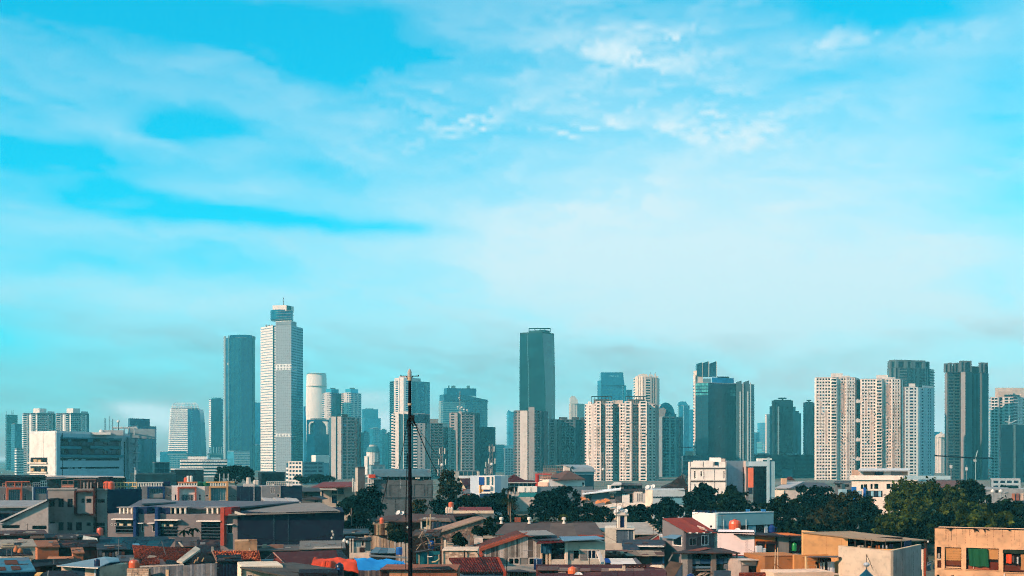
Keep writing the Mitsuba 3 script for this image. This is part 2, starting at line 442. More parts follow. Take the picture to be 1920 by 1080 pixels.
def antenna(px,py0,py1,Y,label,group='television antennas on poles',n=6,w=1.3):
    t = Thing('antenna',label,'antenna',group)
    a,b = P(px,py1,Y),P(px,py0,Y)
    t.part('mast',(95,92,90),.4).tube([a,b],.045,5)
    m = t.part('element',(150,150,150),.2)
    d = np.array([.75,.3,0]) * w
    m.tube([b - d * .6,b + d * .6],.03,4)
    for k in range(n):
        c = b - d * .6 + d * 1.2 * k / (n - 1)
        q = np.array([-.35,.7,0]) * w * (.45 - .05 * k)
        m.tube([c - q,c + q],.022,4)
    return t

def wire(pts,label,sag=.6,r=.03,col=(18,18,20),n=14,name='cable'):
    t = Thing(name,label,'cable','overhead wires')
    a,b = (np.asarray(x,float) for x in pts)
    s = np.linspace(0,1,n)[:,None]
    p = a + (b - a) * s; p[:,2] -= sag * 4 * s[:,0] * (1 - s[:,0])
    t.own(col,0).tube(p,r,4)
    return t
# ------------------------------------------------------------------ the skyline
WHT,CRM,GRY,DGR = (228,224,218),(232,221,211),(172,169,168),(98,104,108)
TEAL,DTEAL,LTEAL,PALE_ = (14,100,120),(8,68,86),(72,150,166),(144,180,190)
BLU,NAVY = (38,62,84),(20,34,48)

def tower(name,label,pts,Y,ytop,depth,glass=DTEAL,group=None,mat='m_glass',wear=.6,roof=GRY,part='glazing',cat='tower',zb=0.0):
    t = Thing(name,label,cat,group)
    c = chain(pts,Y); z1 = ZZ(ytop,Y)
    core(t.part(part,glass,wear,mat),c,depth,zb,z1)
    m = t.part('roof',roof,.3)
    core(m,c,depth,z1,z1 + .5)
    return t,faces(c),z1

def block(t,part,pts,Y,yt,yb,depth,col,wear=.3,mat='m_paint',lift=0.0,**k):
    m = t.part(part,col,wear,mat,**k)
    c = chain(pts,Y); core(m,c,depth,ZZ(yb,Y) + lift,ZZ(yt,Y) + lift)
    return m,faces(c)

def fins(t,f,z0,z1,xs,w,d,col,name='fin'):
    for x in xs:
        m = t.part(name,col,.2)
        f.box(m,x - w / 2,x + w / 2,z0,z1,0,d)

def mast(t,px,y0,y1,Y,r=.35,col=(120,120,122),name='spire'):
    t.part(name,col,.2).tube([P(px,y1,Y),P(px,y0,Y)],[r,r * .8,r * .4],6)

def clutter(t,fs,z,n):
    """Air conditioners, washing and screens on the facades of a far apartment tower."""
    m = t.part('facade_clutter',(200,200,196),.3,kind='stuff')
    for k in range(n):
        fa = fs[int(RNG.integers(len(fs)))]; u,h = RNG.uniform(.3,fa.W - 1.2),RNG.uniform(4,z - 4)
        c_ = [(214,212,206),(120,112,108),(176,150,132),(90,110,128),(196,176,160)][int(RNG.integers(5))]
        fa.box(m,u,u + RNG.uniform(.5,1.3),h,h + RNG.uniform(.5,1.5),.36,.36 + RNG.uniform(.15,.6),c_)
    q = t.part('facade_stain',(190,172,160),.6,kind='stuff')
    for k in range(n // 4):
        fa = fs[int(RNG.integers(len(fs)))]; u,h = RNG.uniform(.1,fa.W - .9),RNG.uniform(z * .3,z - 3)
        fa.box(q,u,u + RNG.uniform(.3,.8),h - RNG.uniform(4,22),h,.30,.352,[(196,178,164),(180,164,152),(206,186,170)][k % 3])

# far left
t,f,z = tower('office_tower','dark grey slab tower at the edge of the city with thin rooftop antennas',[(10,12),(12,0),(33,14)],2600,778,40,(52,66,74),roof=DGR)
facade(f[1],0,ZZ(812,2600),4.5,'B1',t.part('spandrel',LTEAL,.2,kind='stuff'),cols=[(130,168,174)],sp=.35)
for px,y in ((12,771),(21,770),(23,772),(25,769)): mast(t,px,y,778,2600,.4,name='antenna')
t,f,z = tower('office_tower','plain teal glass block in front of the dark grey slab tower',[(21,16),(28,0),(41,12)],2350,795,40,TEAL)
m = t.part('spandrel',LTEAL,.2,kind='stuff'); facade(f[0],0,z,4.2,'B1',m,cols=[LTEAL],sp=.3)
t,f,z = tower('office_block','low white office block striped with dark window bands, below the teal block',[(28,12),(31,0),(44,9)],1750,841,30,BLU)
m = t.part('spandrel',WHT,.3,kind='stuff')
for q in f: facade(q,0,z,3.6,'B1',m,cols=[WHT],sp=.5)

for k,(x,lab) in enumerate(((42,'white apartment tower of the far twin pair, beside the teal block'),(105,'white apartment tower of the far twin pair, behind the white office building'))):
    t,f,z = tower('apartment_tower',lab,[(x,14),(x + 2,0),(x + 14,4),(x + 16,-6),(x + 27,-2),(x + 28,-14),(x + 46,0),(x + 47,6),(x + 62,18)],2000,775,40,DTEAL,'far white twin apartment towers')
    m,s = t.part('wall',WHT,.3),t.part('balcony',WHT,.3,kind='stuff')
    for i,pat in enumerate(('w1','b3 p1 s1 p1','p1','p2 b3 s1 p2','p1','g3 g2','s1','p1 b2 p1 s2')):
        facade(f[i],0,z - 2,3.4,pat,m,s,cols=[WHT],sp=.5)
    block(t,'crown',[(x + 20,0),(x + 32,-10),(x + 45,4)],2000,766,775,20,WHT)
    block(t,'crown',[(x + 47,10),(x + 49,2),(x + 60,14)],2000,771,775,20,(190,200,202))

t,f,z = tower('office_block','dark teal stepped office block rising behind the white office building',[(240,12),(258,0),(293,30)],1500,799,40,TEAL,roof=DGR)
block(t,'upper_storey',[(240,14),(243,3),(281,30)],1500,784,799,30,TEAL,.5,'m_glass')
for k in (266,286): block(t,'fin',[(k,12),(k + 1,11)],1500,806,890,2,(20,70,84))

# curved tower with the lattice crown
t = Thing('curved_tower','white striped tower with curved sides and an open rounded crown','tower')
Y = 2400; c0 = chain([(318,22),(320,8),(352,0),(359,2),(376,26)],Y)
prof = [(890,1.13),(860,1.10),(820,1.045),(790,1.0),(772,.95),(766,.92)]
ctr = np.mean(c0,0) + [0,14]
gl,bn = t.part('glazing',TEAL,.5,'m_glass'),t.part('spandrel',WHT,.2,kind='stuff')
for (ya,sa),(yb,sb) in zip(prof,prof[1:]):
    za,zb = (max(0,ZZ(q,Y)) for q in (ya,yb))
    A = [ctr + (p - ctr) * sa for p in c0 + [c0[-1] + [0,34],c0[0] + [0,34]]]; B = [ctr + (p - ctr) * sb for p in c0 + [c0[-1] + [0,34],c0[0] + [0,34]]]
    n = len(A)
    gl.add([[*p,za] for p in A] + [[*p,zb] for p in B],[[i,(i + 1) % n,(i + 1) % n + n,i + n] for i in range(n)])
    k = max(1,int(round((zb - za) / 3.9)))
    for j in range(k):
        s,zz = sa + (sb - sa) * j / k,za + (zb - za) * j / k
        p = [ctr + (q - ctr) * s for q in c0]
        for i in (0,1): Face(p[i],p[i + 1]).box(bn,0,Face(p[i],p[i + 1]).W,zz,zz + 2.3,0,.5,WHT)
        Face(p[3],p[4]).box(bn,0,3,zz,zz + 1.3,0,.3,LTEAL)
cap = t.part('roof',GRY,.3); core(cap,[ctr + (q - ctr) * .92 for q in c0],34,ZZ(766,Y),ZZ(764,Y))
for r,(ya,yb) in enumerate(((756,764),)):
    for k in range(9):
        s = k / 8
        m = t.part('crown_rib',(222,214,208),.2)
        x = 322 + 50 * s
        m.tube([P(x,768,Y + 4),P(x + (346 - x) * .08,759,Y + 8),P(x + (346 - x) * .28,755,Y + 18),P(x + (346 - x) * .28,755.5,Y + 40)],.55,5)
for y,x0,x1 in ((762,321,373),(757.5,325,368)):
    t.part('crown_ring',(222,214,208),.2).tube([P(x0,y,Y + 16),P((x0 + x1) / 2,y,Y + 3),P(x1,y,Y + 16)],.6,5)
t,f,z = tower('podium_building','low glass podium at the foot of the striped curved tower',[(314,30),(318,0),(352,-6),(376,10)],2330,852,40,(84,124,132))
facade(f[1],0,z,4,'g1',t.part('spandrel',PALE_,.2,kind='stuff'),cols=[PALE_])
t,f,z = tower('office_block','long low white office block with horizontal stripes near the curved tower',[(338,8),(340,0),(380,-4),(426,4)],1500,862,40,BLU)
m = t.part('spandrel',WHT,.2,kind='stuff')
for q in f: facade(q,0,z + 1.5,3.6,'B1',m,cols=[WHT],sp=.45)
block(t,'penthouse',[(352,4),(388,4)],1500,856,862,14,WHT)
block(t,'penthouse',[(395,8),(414,8)],1500,858,862,14,PALE_)

t,f,z = tower('office_tower','slim teal tower with a pale lit edge and flared foot beside the ribbed slab',[(392,18),(396,0),(418,14)],2600,748,30,TEAL,roof=LTEAL)
facade(f[0],ZZ(838,2600),z,4,'B1',t.part('spandrel',WHT,.2,kind='stuff'),cols=[WHT],sp=.6)
block(t,'penthouse',[(397,8),(403,2),(415,10)],2600,745.5,748,14,LTEAL)
block(t,'podium',[(390,14),(393,-8),(419,-2)],2600,852,890,40,(48,96,108),.4,'m_glass')
for k in range(5): block(t,'column',[(395 + k * 5,-2),(396.2 + k * 5,-2)],2590,838,852,2,PALE_)
block(t,'canopy',[(389,-8),(419,-8)],2590,850,853,24,(60,108,118))

# tall ribbed slab
t,f,z = tower('slab_tower','tall teal slab tower with vertical ribs and a gently curved top',[(420,22),(427,4),(430,0),(452,-4),(473,0),(477,8)],2100,633,44,TEAL)
Y = 2100
fins(t,f[0],0,ZZ(628.5,Y),[f[0].W * .3],f[0].W * .45,1.2,(150,168,172),'edge_pier')
fins(t,f[1],0,ZZ(629,Y),[f[1].W * .8],1.4,1.2,(128,164,170),'edge_pier')
fins(t,f[4],0,ZZ(630,Y),[f[4].W * .35,f[4].W * .8],1.2,1.5,(128,164,170),'edge_pier')
for i in (2,3): fins(t,f[i],0,ZZ(632,Y),[f[i].W * (k + .5) / 9 for k in range(9)],.55,.5,(62,124,134))
pts = [(430.5,634),(430.5,628.6),(440,627.9),(452,627.6),(464,627.9),(472.5,628.6),(472.5,634)]
t.part('crown',TEAL,.4,'m_glass').prism([P(a,b,Y - 2) for a,b in pts],[0,30,0])
t.part('panel',(205,210,205),.1); f[1].box(t.parts[-1],.3,2.5,ZZ(684,Y),ZZ(680,Y),0,.5)
t,f,z = tower('office_tower','narrow teal tower seen in the gap behind the tall white tower',[(474,10),(478,0),(490,10)],2900,755,30,LTEAL)
mast(t,480,750,755,2900)

# the tallest tower
Y = 1900
t,f,z = tower('white_skyscraper','tallest tower of the skyline, white and grey, topped by a round drum',[(489,34),(512,6),(513,10),(517,6),(546,0),(556,22),(557,24),(568,46)],Y,610,40,(120,138,146))
w,g_ = t.part('spandrel',(236,228,220),.2,kind='stuff'),t.part('mullion',(190,196,198),.1,kind='stuff')
facade(f[0],0,z + 1.5,4.1,'B1',w,cols=[(236,228,220)],sp=.74,proud=.5)
facade(f[2],0,z,4.1,'B1',w,cols=[(236,228,220)],sp=.6)
f[3].box(t.part('panel_face',(168,178,184),.15),0,f[3].W,0,z,.0,.08)
for k in range(0,62):
    f[3].box(g_,0,f[3].W,k * 4.1,k * 4.1 + .6,.08,.14,(146,158,166))
for k in range(1,8): f[3].box(g_,f[3].W * k / 8 - .15,f[3].W * k / 8 + .15,0,z,.08,.18,(136,150,158))
c = chain([(517,7),(546,1),(556,23)],Y)
core(t.part('upper_storey',(160,170,176),.2),c,34,z + .5,ZZ(602,Y))
core(t.part('cornice',(236,228,220),.1),c,34,ZZ(602,Y),ZZ(601,Y))
for i,yy in ((4,0),(6,0)): facade(f[i],0,z,4.1,'B1',t.part('spandrel',TEAL,.2,kind='stuff'),cols=[(14,104,124)],sp=.5,proud=.12)
for y,n in ((682.5,2),(813,1)):
    for r in range(n):
        for k in range(5):
            a = f[3].W * (k + .12) / 5
            m = t.part('sky_lobby_bay',(240,236,230),.1)
            z0,z1 = ZZ(y + 5.2 + r * 5.5,Y),ZZ(y + r * 5.5,Y)
            f[3].box(m,a,a + f[3].W * .09,z0,z1,.16,.8); f[3].box(m,a + f[3].W * .09,a + f[3].W * .2,z1 - 1.3,z1,.16,.8)
        m = t.part('sky_lobby_band',(240,236,230),.1)
        f[3].box(m,0,f[3].W,ZZ(y + 5.9 + r * 5.5,Y),ZZ(y + 5.0 + r * 5.5,Y),.16,.9); f[4].box(m,0,f[4].W * .9,ZZ(y + 5.9 + r * 5.5,Y),ZZ(y + 5.0 + r * 5.5,Y),.1,.6)
C = P(528.5,602,Y + 24)
dr_ = t.part('drum',(70,120,130),.4,'m_glass',smooth=35); R = 21.5 * Y / F
dr_.lathe(C,[(R * .93,0),(R,1.5),(R,15.5),(R * .97,16)],32)
t.part('penthouse',(238,226,216),.1).par(P(511,583,Y + 12),[27 * Y / F,-4,0],[8,20,0],[0,0,10.5 * Y / F])
t.part('penthouse',(50,120,130),.1).par(P(538.4,583,Y + 8),[6 * Y / F,8,0],[-4,12,0],[0,0,10 * Y / F])
for k in (498,503,508): block(t,'roof_plant',[(k,18),(k + 3.4,18)],Y,606.5,610,6,(150,158,160))
mast(t,531.5,558,573,Y + 24,.7)

# round white tower and its neighbours
t = Thing('round_tower','smooth cream round tower with tapering sides and a slanted top','tower')
Y = 2750; C = P(593.5,HZ,Y + 20); C[2] = 0; R = 20 * Y / F
m = t.part('shaft',(238,228,218),.15,smooth=40); n = 40
rows = [(0,.86),(ZZ(830,Y),.93),(ZZ(770,Y),1.0),(ZZ(740,Y),.985),(ZZ(715,Y),.95),(ZZ(699,Y),.92)]
v,fc = [],[]
for zz,s in rows:
    for i in range(n):
        a = i * 2 * math.pi / n
        zt = zz - (2.5 if zz > 190 else 0) * (math.cos(a) < -.75)
        v.append(C + [R * s * math.cos(a),R * s * .85 * math.sin(a),zt])
for k in range(len(rows) - 1):
    fc += [[k * n + i,k * n + (i + 1) % n,(k + 1) * n + (i + 1) % n,(k + 1) * n + i] for i in range(n)]
m.add(v,fc)
t.part('roof',(60,130,140),.2).lathe(C + [0,0,ZZ(700.5,Y)],[(R * .9,0),(R * .9,.8)],40)
t.part('joint',(200,186,170),.1).lathe(C + [0,0,ZZ(724,Y)],[(R * .963,0),(R * .966,1.0)],40)
t,f,z = tower('slab_tower','pale blue slab half hidden behind the tallest tower and the cream round tower',[(566,20),(570,0),(580,8)],2950,762,30,LTEAL)

for x0,lab in ((604,'white apartment tower of the stepped pair, next to the cream round tower'),(640.5,'white apartment tower of the stepped pair, farther from the cream round tower')):
    Y = 2300
    t,f,z = tower('apartment_tower',lab,[(x0,12),(x0 + 4.5,6),(x0 + 5.2,2),(x0 + 17,0),(x0 + 36.5,22)],Y,737,30,(46,110,124),'stepped white apartment pair')
    m,s = t.part('wall',WHT,.2),t.part('balcony',WHT,.2,kind='stuff')
    facade(f[0],0,z,3.5,'b1',m,s,cols=[WHT]); facade(f[1],0,z,3.5,'p1',m,s,cols=[WHT])
    facade(f[2],0,z + 1,3.5,'p3 w1 p1 w2',m,s,cols=[WHT])
    if x0 > 620: facade(f[3],0,z,3.5,'b2 p1 b2 p1 b2',m,s,cols=[WHT])
    block(t,'crown',[(x0 + 7,8),(x0 + 17,2),(x0 + 31,16)],Y,729,737,16,(150,186,190),.2,'m_glass')
    block(t,'roof_plant',[(x0 + 15,8),(x0 + 25,10)],Y,727,729,8,(96,130,136),lift=.2)

t,f,z = tower('office_tower','dark teal office tower with a white curved trim at its top corner',[(575,14),(590,0),(617,14)],1900,787,36,TEAL)
Y = 1900
for pts in ([(579,814),(579,795),(582,790.5),(588,790),(588,792),(583.5,793),(581,797),(581,814)],[(604,790),(614,790.5),(614,814),(612,814),(611.5,800),(609,795)]):
    t.part('trim',(226,222,214),.1).prism([P(a,b,Y - 1) for a,b in pts],[0,14,0])
block(t,'penthouse',[(582,10),(612,10)],Y,784,786.5,20,(90,120,128))

# hazy group
for pts,Y,yt,col,lab in (([(678,10),(681,0),(709,8)],3300,767,LTEAL,'hazy stepped tower behind the stepped white pair, upper shaft'),):
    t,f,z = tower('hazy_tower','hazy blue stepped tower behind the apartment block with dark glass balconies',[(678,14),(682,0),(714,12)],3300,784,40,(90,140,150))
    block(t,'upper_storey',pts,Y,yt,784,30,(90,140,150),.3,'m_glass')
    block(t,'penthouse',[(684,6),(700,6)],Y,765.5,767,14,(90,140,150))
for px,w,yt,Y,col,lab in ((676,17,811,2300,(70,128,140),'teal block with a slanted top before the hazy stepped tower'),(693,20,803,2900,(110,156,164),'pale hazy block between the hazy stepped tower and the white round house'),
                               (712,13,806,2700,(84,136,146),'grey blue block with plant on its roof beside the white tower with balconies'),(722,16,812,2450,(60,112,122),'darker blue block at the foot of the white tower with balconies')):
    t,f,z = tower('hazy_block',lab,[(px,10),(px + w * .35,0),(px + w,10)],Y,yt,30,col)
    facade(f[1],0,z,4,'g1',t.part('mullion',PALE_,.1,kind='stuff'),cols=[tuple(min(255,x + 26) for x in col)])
    block(t,'roof_plant',[(px + w * .3,8),(px + w * .8,8)],Y,yt - 2.2,yt,10,col)
t = Thing('round_house','small white round block under a teal conical hood','building'); Y = 1500
C = P(699,HZ,Y + 8); C[2] = 0; R = 12 * Y / F
m = t.part('shaft',WHT,.2); m.lathe(C,[(R,0),(R,ZZ(847,Y))],16)
k = t.part('mullion',(150,165,170),.1,kind='stuff')
for i in range(16):
    a = i * math.pi / 8; k.par(C + [R * math.cos(a) * 1.0,R * math.sin(a) * 1.0,0],[.6,0,0],[0,.6,0],[0,0,ZZ(847,Y)])
t.part('roof',(80,140,150),.3).lathe(C,[(R * 1.15,ZZ(847,Y)),(R * .8,ZZ(838,Y)),(R * .7,ZZ(837,Y))],16)
t.part('roof_band',(214,208,200),.2).lathe(C,[(R * .6,ZZ(837,Y)),(R * .6,ZZ(834,Y))],16)
block(t,'annexe',[(683,4),(689,0)],Y,855,890,10,WHT)

# slender apartment block with dark glass balconies
Y = 1300
t,f,z = tower('apartment_tower','slender grey apartment block with two pale piers and dark glass balconies',[(617,14),(621,2),(641,0),(666,6),(677,26)],Y,783,26,(24,48,62),roof=DGR)
m,s = t.part('wall',(196,190,186),.3),t.part('balcony',(120,136,142),.3,kind='stuff')
w = t.part('window',BLU,.3,'m_glass',kind='stuff')
facade(f[1],0,z + 1,3.2,'p9 s3 p7 s1',m,s,cols=[(206,198,192)])
facade(f[2],0,z,3.2,'p1 g4 p1 b3 p1 b3 p1',m,s,w,cols=[(120,134,140)],rnd=.5)
facade(f[3],0,z,3.2,'s2 p1 s2',m,s,cols=[(96,130,138)])
block(t,'roof_plant',[(641,8),(653,8)],Y,776,783,8,(40,60,70)); block(t,'roof_plant',[(630,8),(640,8)],Y,779.5,783,8,(70,84,90))

# white tower with balconies behind the pole, and the one before it
Y = 2000
t,f,z = tower('white_tower','tall white tower with stacked balconies along one edge, behind the black pole',[(731,26),(738,16),(740,10),(757,0),(772,8),(773,16),(790,24),(791,30),(806,40)],Y,714,40,(72,128,142))
m,s = t.part('wall',(232,226,220),.2),t.part('balcony',(226,222,218),.2,kind='stuff')
facade(f[0],0,z,3.5,'b1',m,s,cols=[(232,226,220)]); facade(f[1],0,z,3.5,'p1',m)
facade(f[2],0,z + 4,3.5,'p1 w3 P1 p4',m,s,cols=[(232,226,220)],sp=.4)
facade(f[3],0,z + 4,3.5,'p2 w3 w3',m,s,cols=[(226,226,224)],sp=.35)
for i in (5,7): facade(f[i],0,z,3.5,'g1 p1 g1',m,s,cols=[(120,166,176)])
block(t,'crown',[(740,16),(757,4),(771,10),(789,26)],Y,707.5,714,26,(214,216,216)); block(t,'crown',[(748,14),(766,14)],Y,704.5,707.5,16,(232,220,214))
Y = 1300
t,f,z = tower('apartment_tower','cream apartment tower standing before the tall white tower behind the pole',[(734,10),(738,2),(748,0),(749,5),(757,3),(758,10),(782,10),(783,4),(797,6),(799,18),(806,20)],Y,776,26,(30,56,76))
m,s = t.part('wall',CRM,.3),t.part('balcony',(224,218,214),.3,kind='stuff')
facade(f[0],0,z,3.1,'h1',m,cols=[CRM]); facade(f[1],0,z + 2,3.1,'h1 p2',m,cols=[CRM]); facade(f[3],0,z + 2,3.1,'p1',m,cols=[CRM])
facade(f[5],0,ZZ(794,Y),3.1,'b3 s1 p2 s1 b3',m,s,cols=[(222,220,218)]); facade(f[7],0,ZZ(793,Y),3.1,'p3 h2 p3',m,cols=[GRY]); facade(f[9],0,ZZ(793,Y),3.1,'p1',m,cols=[GRY])
block(t,'roof_plant',[(752,6),(766,6)],Y,771,776,9,CRM)
t,f,z = tower('apartment_block','grey apartment block with a dark glass grid beside the cream apartment tower',[(800,12),(806,0),(807,2),(831,6),(841,26)],1420,794,26,(22,50,66),roof=DGR)
m,s = t.part('wall',GRY,.3),t.part('balcony',(110,126,134),.3,kind='stuff')
facade(f[0],0,z,3.1,'p1',m,cols=[GRY]); facade(f[1],0,z,3.1,'p1',m,cols=[GRY])
facade(f[2],0,z,3.1,'p1 b2 p1 b3 p1 b3 p1',m,s,t.part('window',BLU,.3,'m_glass',kind='stuff'),cols=[(116,126,132)],rnd=.5)
block(t,'roof_plant',[(801,8),(822,8)],1420,785,794,10,(140,138,136))

# wide teal office with a crown band
Y = 2200
t,f,z = tower('office_tower','wide teal office tower with a sloping crown band and a set back penthouse',[(823,24),(831,0),(872,4),(914,26)],Y,752,44,(56,112,122))
m = t.part('spandrel',LTEAL,.2,kind='stuff')
facade(f[0],0,z,4,'p1 g1',m,cols=[(140,176,182)]); facade(f[1],0,z,4,'B1',m,cols=[(100,156,166)],sp=.5); facade(f[2],0,z,4,'g1',m,cols=[(84,134,142)])
c = chain([(824,22),(832,-2),(873,2),(914.5,25)],Y)
k = t.part('crown_band',(46,104,116),.4,'m_glass')
za,zt = ZZ(752,Y) + .6,[ZZ(739.5,Y),ZZ(739.5,Y),ZZ(741,Y),ZZ(748.5,Y)]
pts = c + [c[-1] + [0,40],c[0] + [0,40]]; zt += [zt[3],zt[0]]
k.add([[*p,za] for p in pts] + [[*p,q] for p,q in zip(pts,zt)],[[i,(i + 1) % 6,(i + 1) % 6 + 6,i + 6] for i in range(6)] + [[6,7,8,9],[6,9,10,11]])
block(t,'penthouse',[(832,24),(838,8),(893,22)],Y,727,741,26,(60,128,140),.4,'m_glass')
for x,w in ((840,3),(846,8),(875,6)): block(t,'roof_plant',[(x,10),(x + w,10)],Y,722.5,727,12,(90,140,148))

# mid grey apartment with the telecom mast
Y = 1330
t,f,z = tower('apartment_tower','grey apartment tower with rooftop dishes and a mast, before the teal office',[(842,16),(843,2),(858,0),(859,5),(866,2),(889,6),(899,22)],Y,774,24,(30,46,60),roof=DGR)
m,s = t.part('wall',GRY,.3),t.part('balcony',(150,156,160),.3,kind='stuff'); w = t.part('window',BLU,.3,'m_glass',kind='stuff')
facade(f[1],0,z,3.0,'p1 h2 p2',m,cols=[(176,170,168)]); facade(f[2],0,z,3,'s1',m); facade(f[3],0,z + 1.5,3.0,'s1 p4',m,cols=[(186,180,176)])
facade(f[4],0,z,3.0,'b2 p1 b2 p1 b2 P1',m,s,w,cols=[(150,156,160)],rnd=.4); facade(f[5],0,z,3.0,'p1',m,cols=[(30,84,98)])
mast(t,862.5,733,774,Y,.35,(170,150,135),'mast')
for px,y,r in ((858.5,763,1.1),(861,746,1.0),(866,764,1.3),(870,768,1.2),(876,769,1.1),(863,766,.9)):
    q = t.part('dish',(220,214,208),.2); c = P(px,y,Y - 1); q.lathe(c,[(r * .3,-r * .7),(r,-r * .3),(r,r * .3),(r * .5,r * .8)],10)
    q.par(c + [-.2,.6,-r * 2.2],[.3,0,0],[0,.3,0],[0,0,r * 2.2])
t,f,z = tower('office_block','dark teal plain block wedged behind the grey tower with rooftop dishes',[(895,12),(900,0),(929,14)],1500,801,30,(14,74,90),roof=(30,90,104))
facade(f[1],0,z,3.6,'g1',t.part('mullion',TEAL,.1,kind='stuff'),cols=[(20,84,98)])
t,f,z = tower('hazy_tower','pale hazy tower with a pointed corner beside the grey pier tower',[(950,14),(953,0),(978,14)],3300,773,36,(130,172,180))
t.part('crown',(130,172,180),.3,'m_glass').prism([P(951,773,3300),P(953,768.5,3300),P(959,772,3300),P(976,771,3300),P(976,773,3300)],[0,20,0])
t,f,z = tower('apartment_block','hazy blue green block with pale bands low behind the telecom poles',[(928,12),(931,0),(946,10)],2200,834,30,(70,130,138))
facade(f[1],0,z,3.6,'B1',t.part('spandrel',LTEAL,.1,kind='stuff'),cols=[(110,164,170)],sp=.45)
t,f,z = tower('apartment_block','low white gridded block beside the hazy block with pale bands',[(944,10),(946,0),(963,10)],1700,841,26,(44,84,100))
facade(f[1],0,z,3.3,'p1 w2 p1 w2 p1 w2 p1',t.part('wall',PALE_,.2),cols=[(196,206,208)],sp=.4)

# the dark bulging tower
t = Thing('bulging_tower','tall dark glass tower with gently bulging sides and a railed flat top','tower'); Y = 1800
rows = [(890,976,1021,1039),(800,974.4,1022.5,1040.5),(740,974,1023,1041),(690,974.2,1021,1040.6),(650,974.7,1018.5,1039.6),(624,975.2,1017,1038.8)]
gl = t.part('glazing',(58,74,78),.1,'m_glass'); v,fc = [],[]
for y,a,b,c_ in rows:
    zz = max(0,ZZ(y,Y))
    for px,d in ((a,22),(b,0),(c_,34),(c_,62),(a,62)):
        v.append([XX(px,Y + (d if d < 40 else 22)),Y + d,zz])
n = 5
for k in range(len(rows) - 1): fc += [[k * n + i,k * n + (i + 1) % n,(k + 1) * n + (i + 1) % n,(k + 1) * n + i] for i in range(n)]
gl.add(v,fc)
top = [np.array(q) for q in v[-5:]]
t.part('parapet',(50,82,86),.2).prism([q + [0,0,.01] for q in top],[0,0,2.2])
sm = t.part('seam',(120,150,152),.1)
sm.tube([P(988.5 + dx,y,Y + 14) for dx,y in ((0,624),(.6,650),(2.2,690),(3.5,740),(2.6,780),(1.6,800))],.45,4)
block(t,'penthouse',[(991,16),(1020,2),(1031,16)],Y,618.5,622.5,22,(60,112,118),lift=.4)
k = t.part('roof_rail',(54,96,102),.1)
for a,b in (((992,20),(1013,0)),((1013,0),(1032,20))): k.tube([P(a[0],616,Y + a[1]),P(b[0],616,Y + b[1])],.8,4)
for a,d in ((992,20),(1003,10),(1013,0),(1022,10),(1032,20)): k.tube([P(a,623,Y + d),P(a,616,Y + d)],.5,4)
for y in (758,783,798): t.part('light',(220,220,214),.1).par(P(1034,y,Y + 22),[1.6,2,0],[0,.8,0],[0,0,1])

# grey apartments with tall piers
Y = 1260
t,f,z = tower('apartment_tower','grey apartment tower with a pale pier and a higher central pier, below the bulging tower',[(963,16),(966,4),(967,4),(975,2),(989,0),(990,6),(991,1),(1002,0),(1013,6),(1019,18),(1027,24)],Y,770,22,(32,46,60),roof=DGR)
m,s = t.part('wall',GRY,.3),t.part('balcony',(140,146,150),.3,kind='stuff'); w = t.part('window',BLU,.3,'m_glass',kind='stuff')
facade(f[0],0,z - 6,3,'h1',m,cols=[(110,110,112)]); facade(f[2],0,z,3,'h1 p1 h1',m,cols=[(170,162,158)]); facade(f[3],0,z,3,'p1',m,cols=[(216,206,198)])
facade(f[6],0,ZZ(763,Y),3,'p1',m,cols=[(168,162,160)]); facade(f[7],0,z,3,'b2 p1 b2 P1',m,s,w,cols=[(136,140,144)],rnd=.4); facade(f[8],0,z - 1,3,'p1',m,cols=[(40,86,98)]); facade(f[9],0,z,3,'p1',m,cols=[(130,134,136)])
Y = 1310
t,f,z = tower('apartment_tower','grey apartment tower with a blue glass grid, next to the broad beige tower',[(1027,12),(1029,2),(1045,0),(1046,5),(1053,2),(1078,6),(1088,22),(1098,26)],Y,787,22,(26,50,66),roof=DGR)
m,s = t.part('wall',GRY,.3),t.part('balcony',(140,146,150),.3,kind='stuff'); w = t.part('window',BLU,.3,'m_glass',kind='stuff')
facade(f[1],0,z,3,'p1 h2 p2',m,cols=[(172,166,164)]); facade(f[3],0,z + 1,3,'s1 p4',m,cols=[(170,164,162)])
facade(f[4],0,z,3,'b2 p1 b2 p1 b2 P1',m,s,w,cols=[(126,138,144)],rnd=.4); facade(f[5],0,z,3,'p1',m,cols=[(26,90,104)]); facade(f[6],0,z + 1.5,3,'h1 p2',m,cols=[(138,128,124)])
for x,w_ in ((1048,16),(1072,14),(1088,8)): block(t,'roof_plant',[(x,8),(x + w_,9)],Y,781.5,787,8,(92,98,102))
t,f,z = tower('cream_tower','small pale tower with an angled top beside the broad beige tower',[(1067,12),(1070,0),(1082,4),(1096,20)],2500,757,30,(190,186,178),mat='m_paint')
facade(f[1],0,z,4,'p1 s1 p2 s1 p1',t.part('wall',CRM,.2),cols=[(226,212,200)])
t.part('crown',(200,200,194),.2).prism([P(1069,757,2500),P(1069,746,2500),P(1072,742,2500),P(1078,743,2500),P(1083,750,2500),P(1084,757,2500)],[0,20,0])

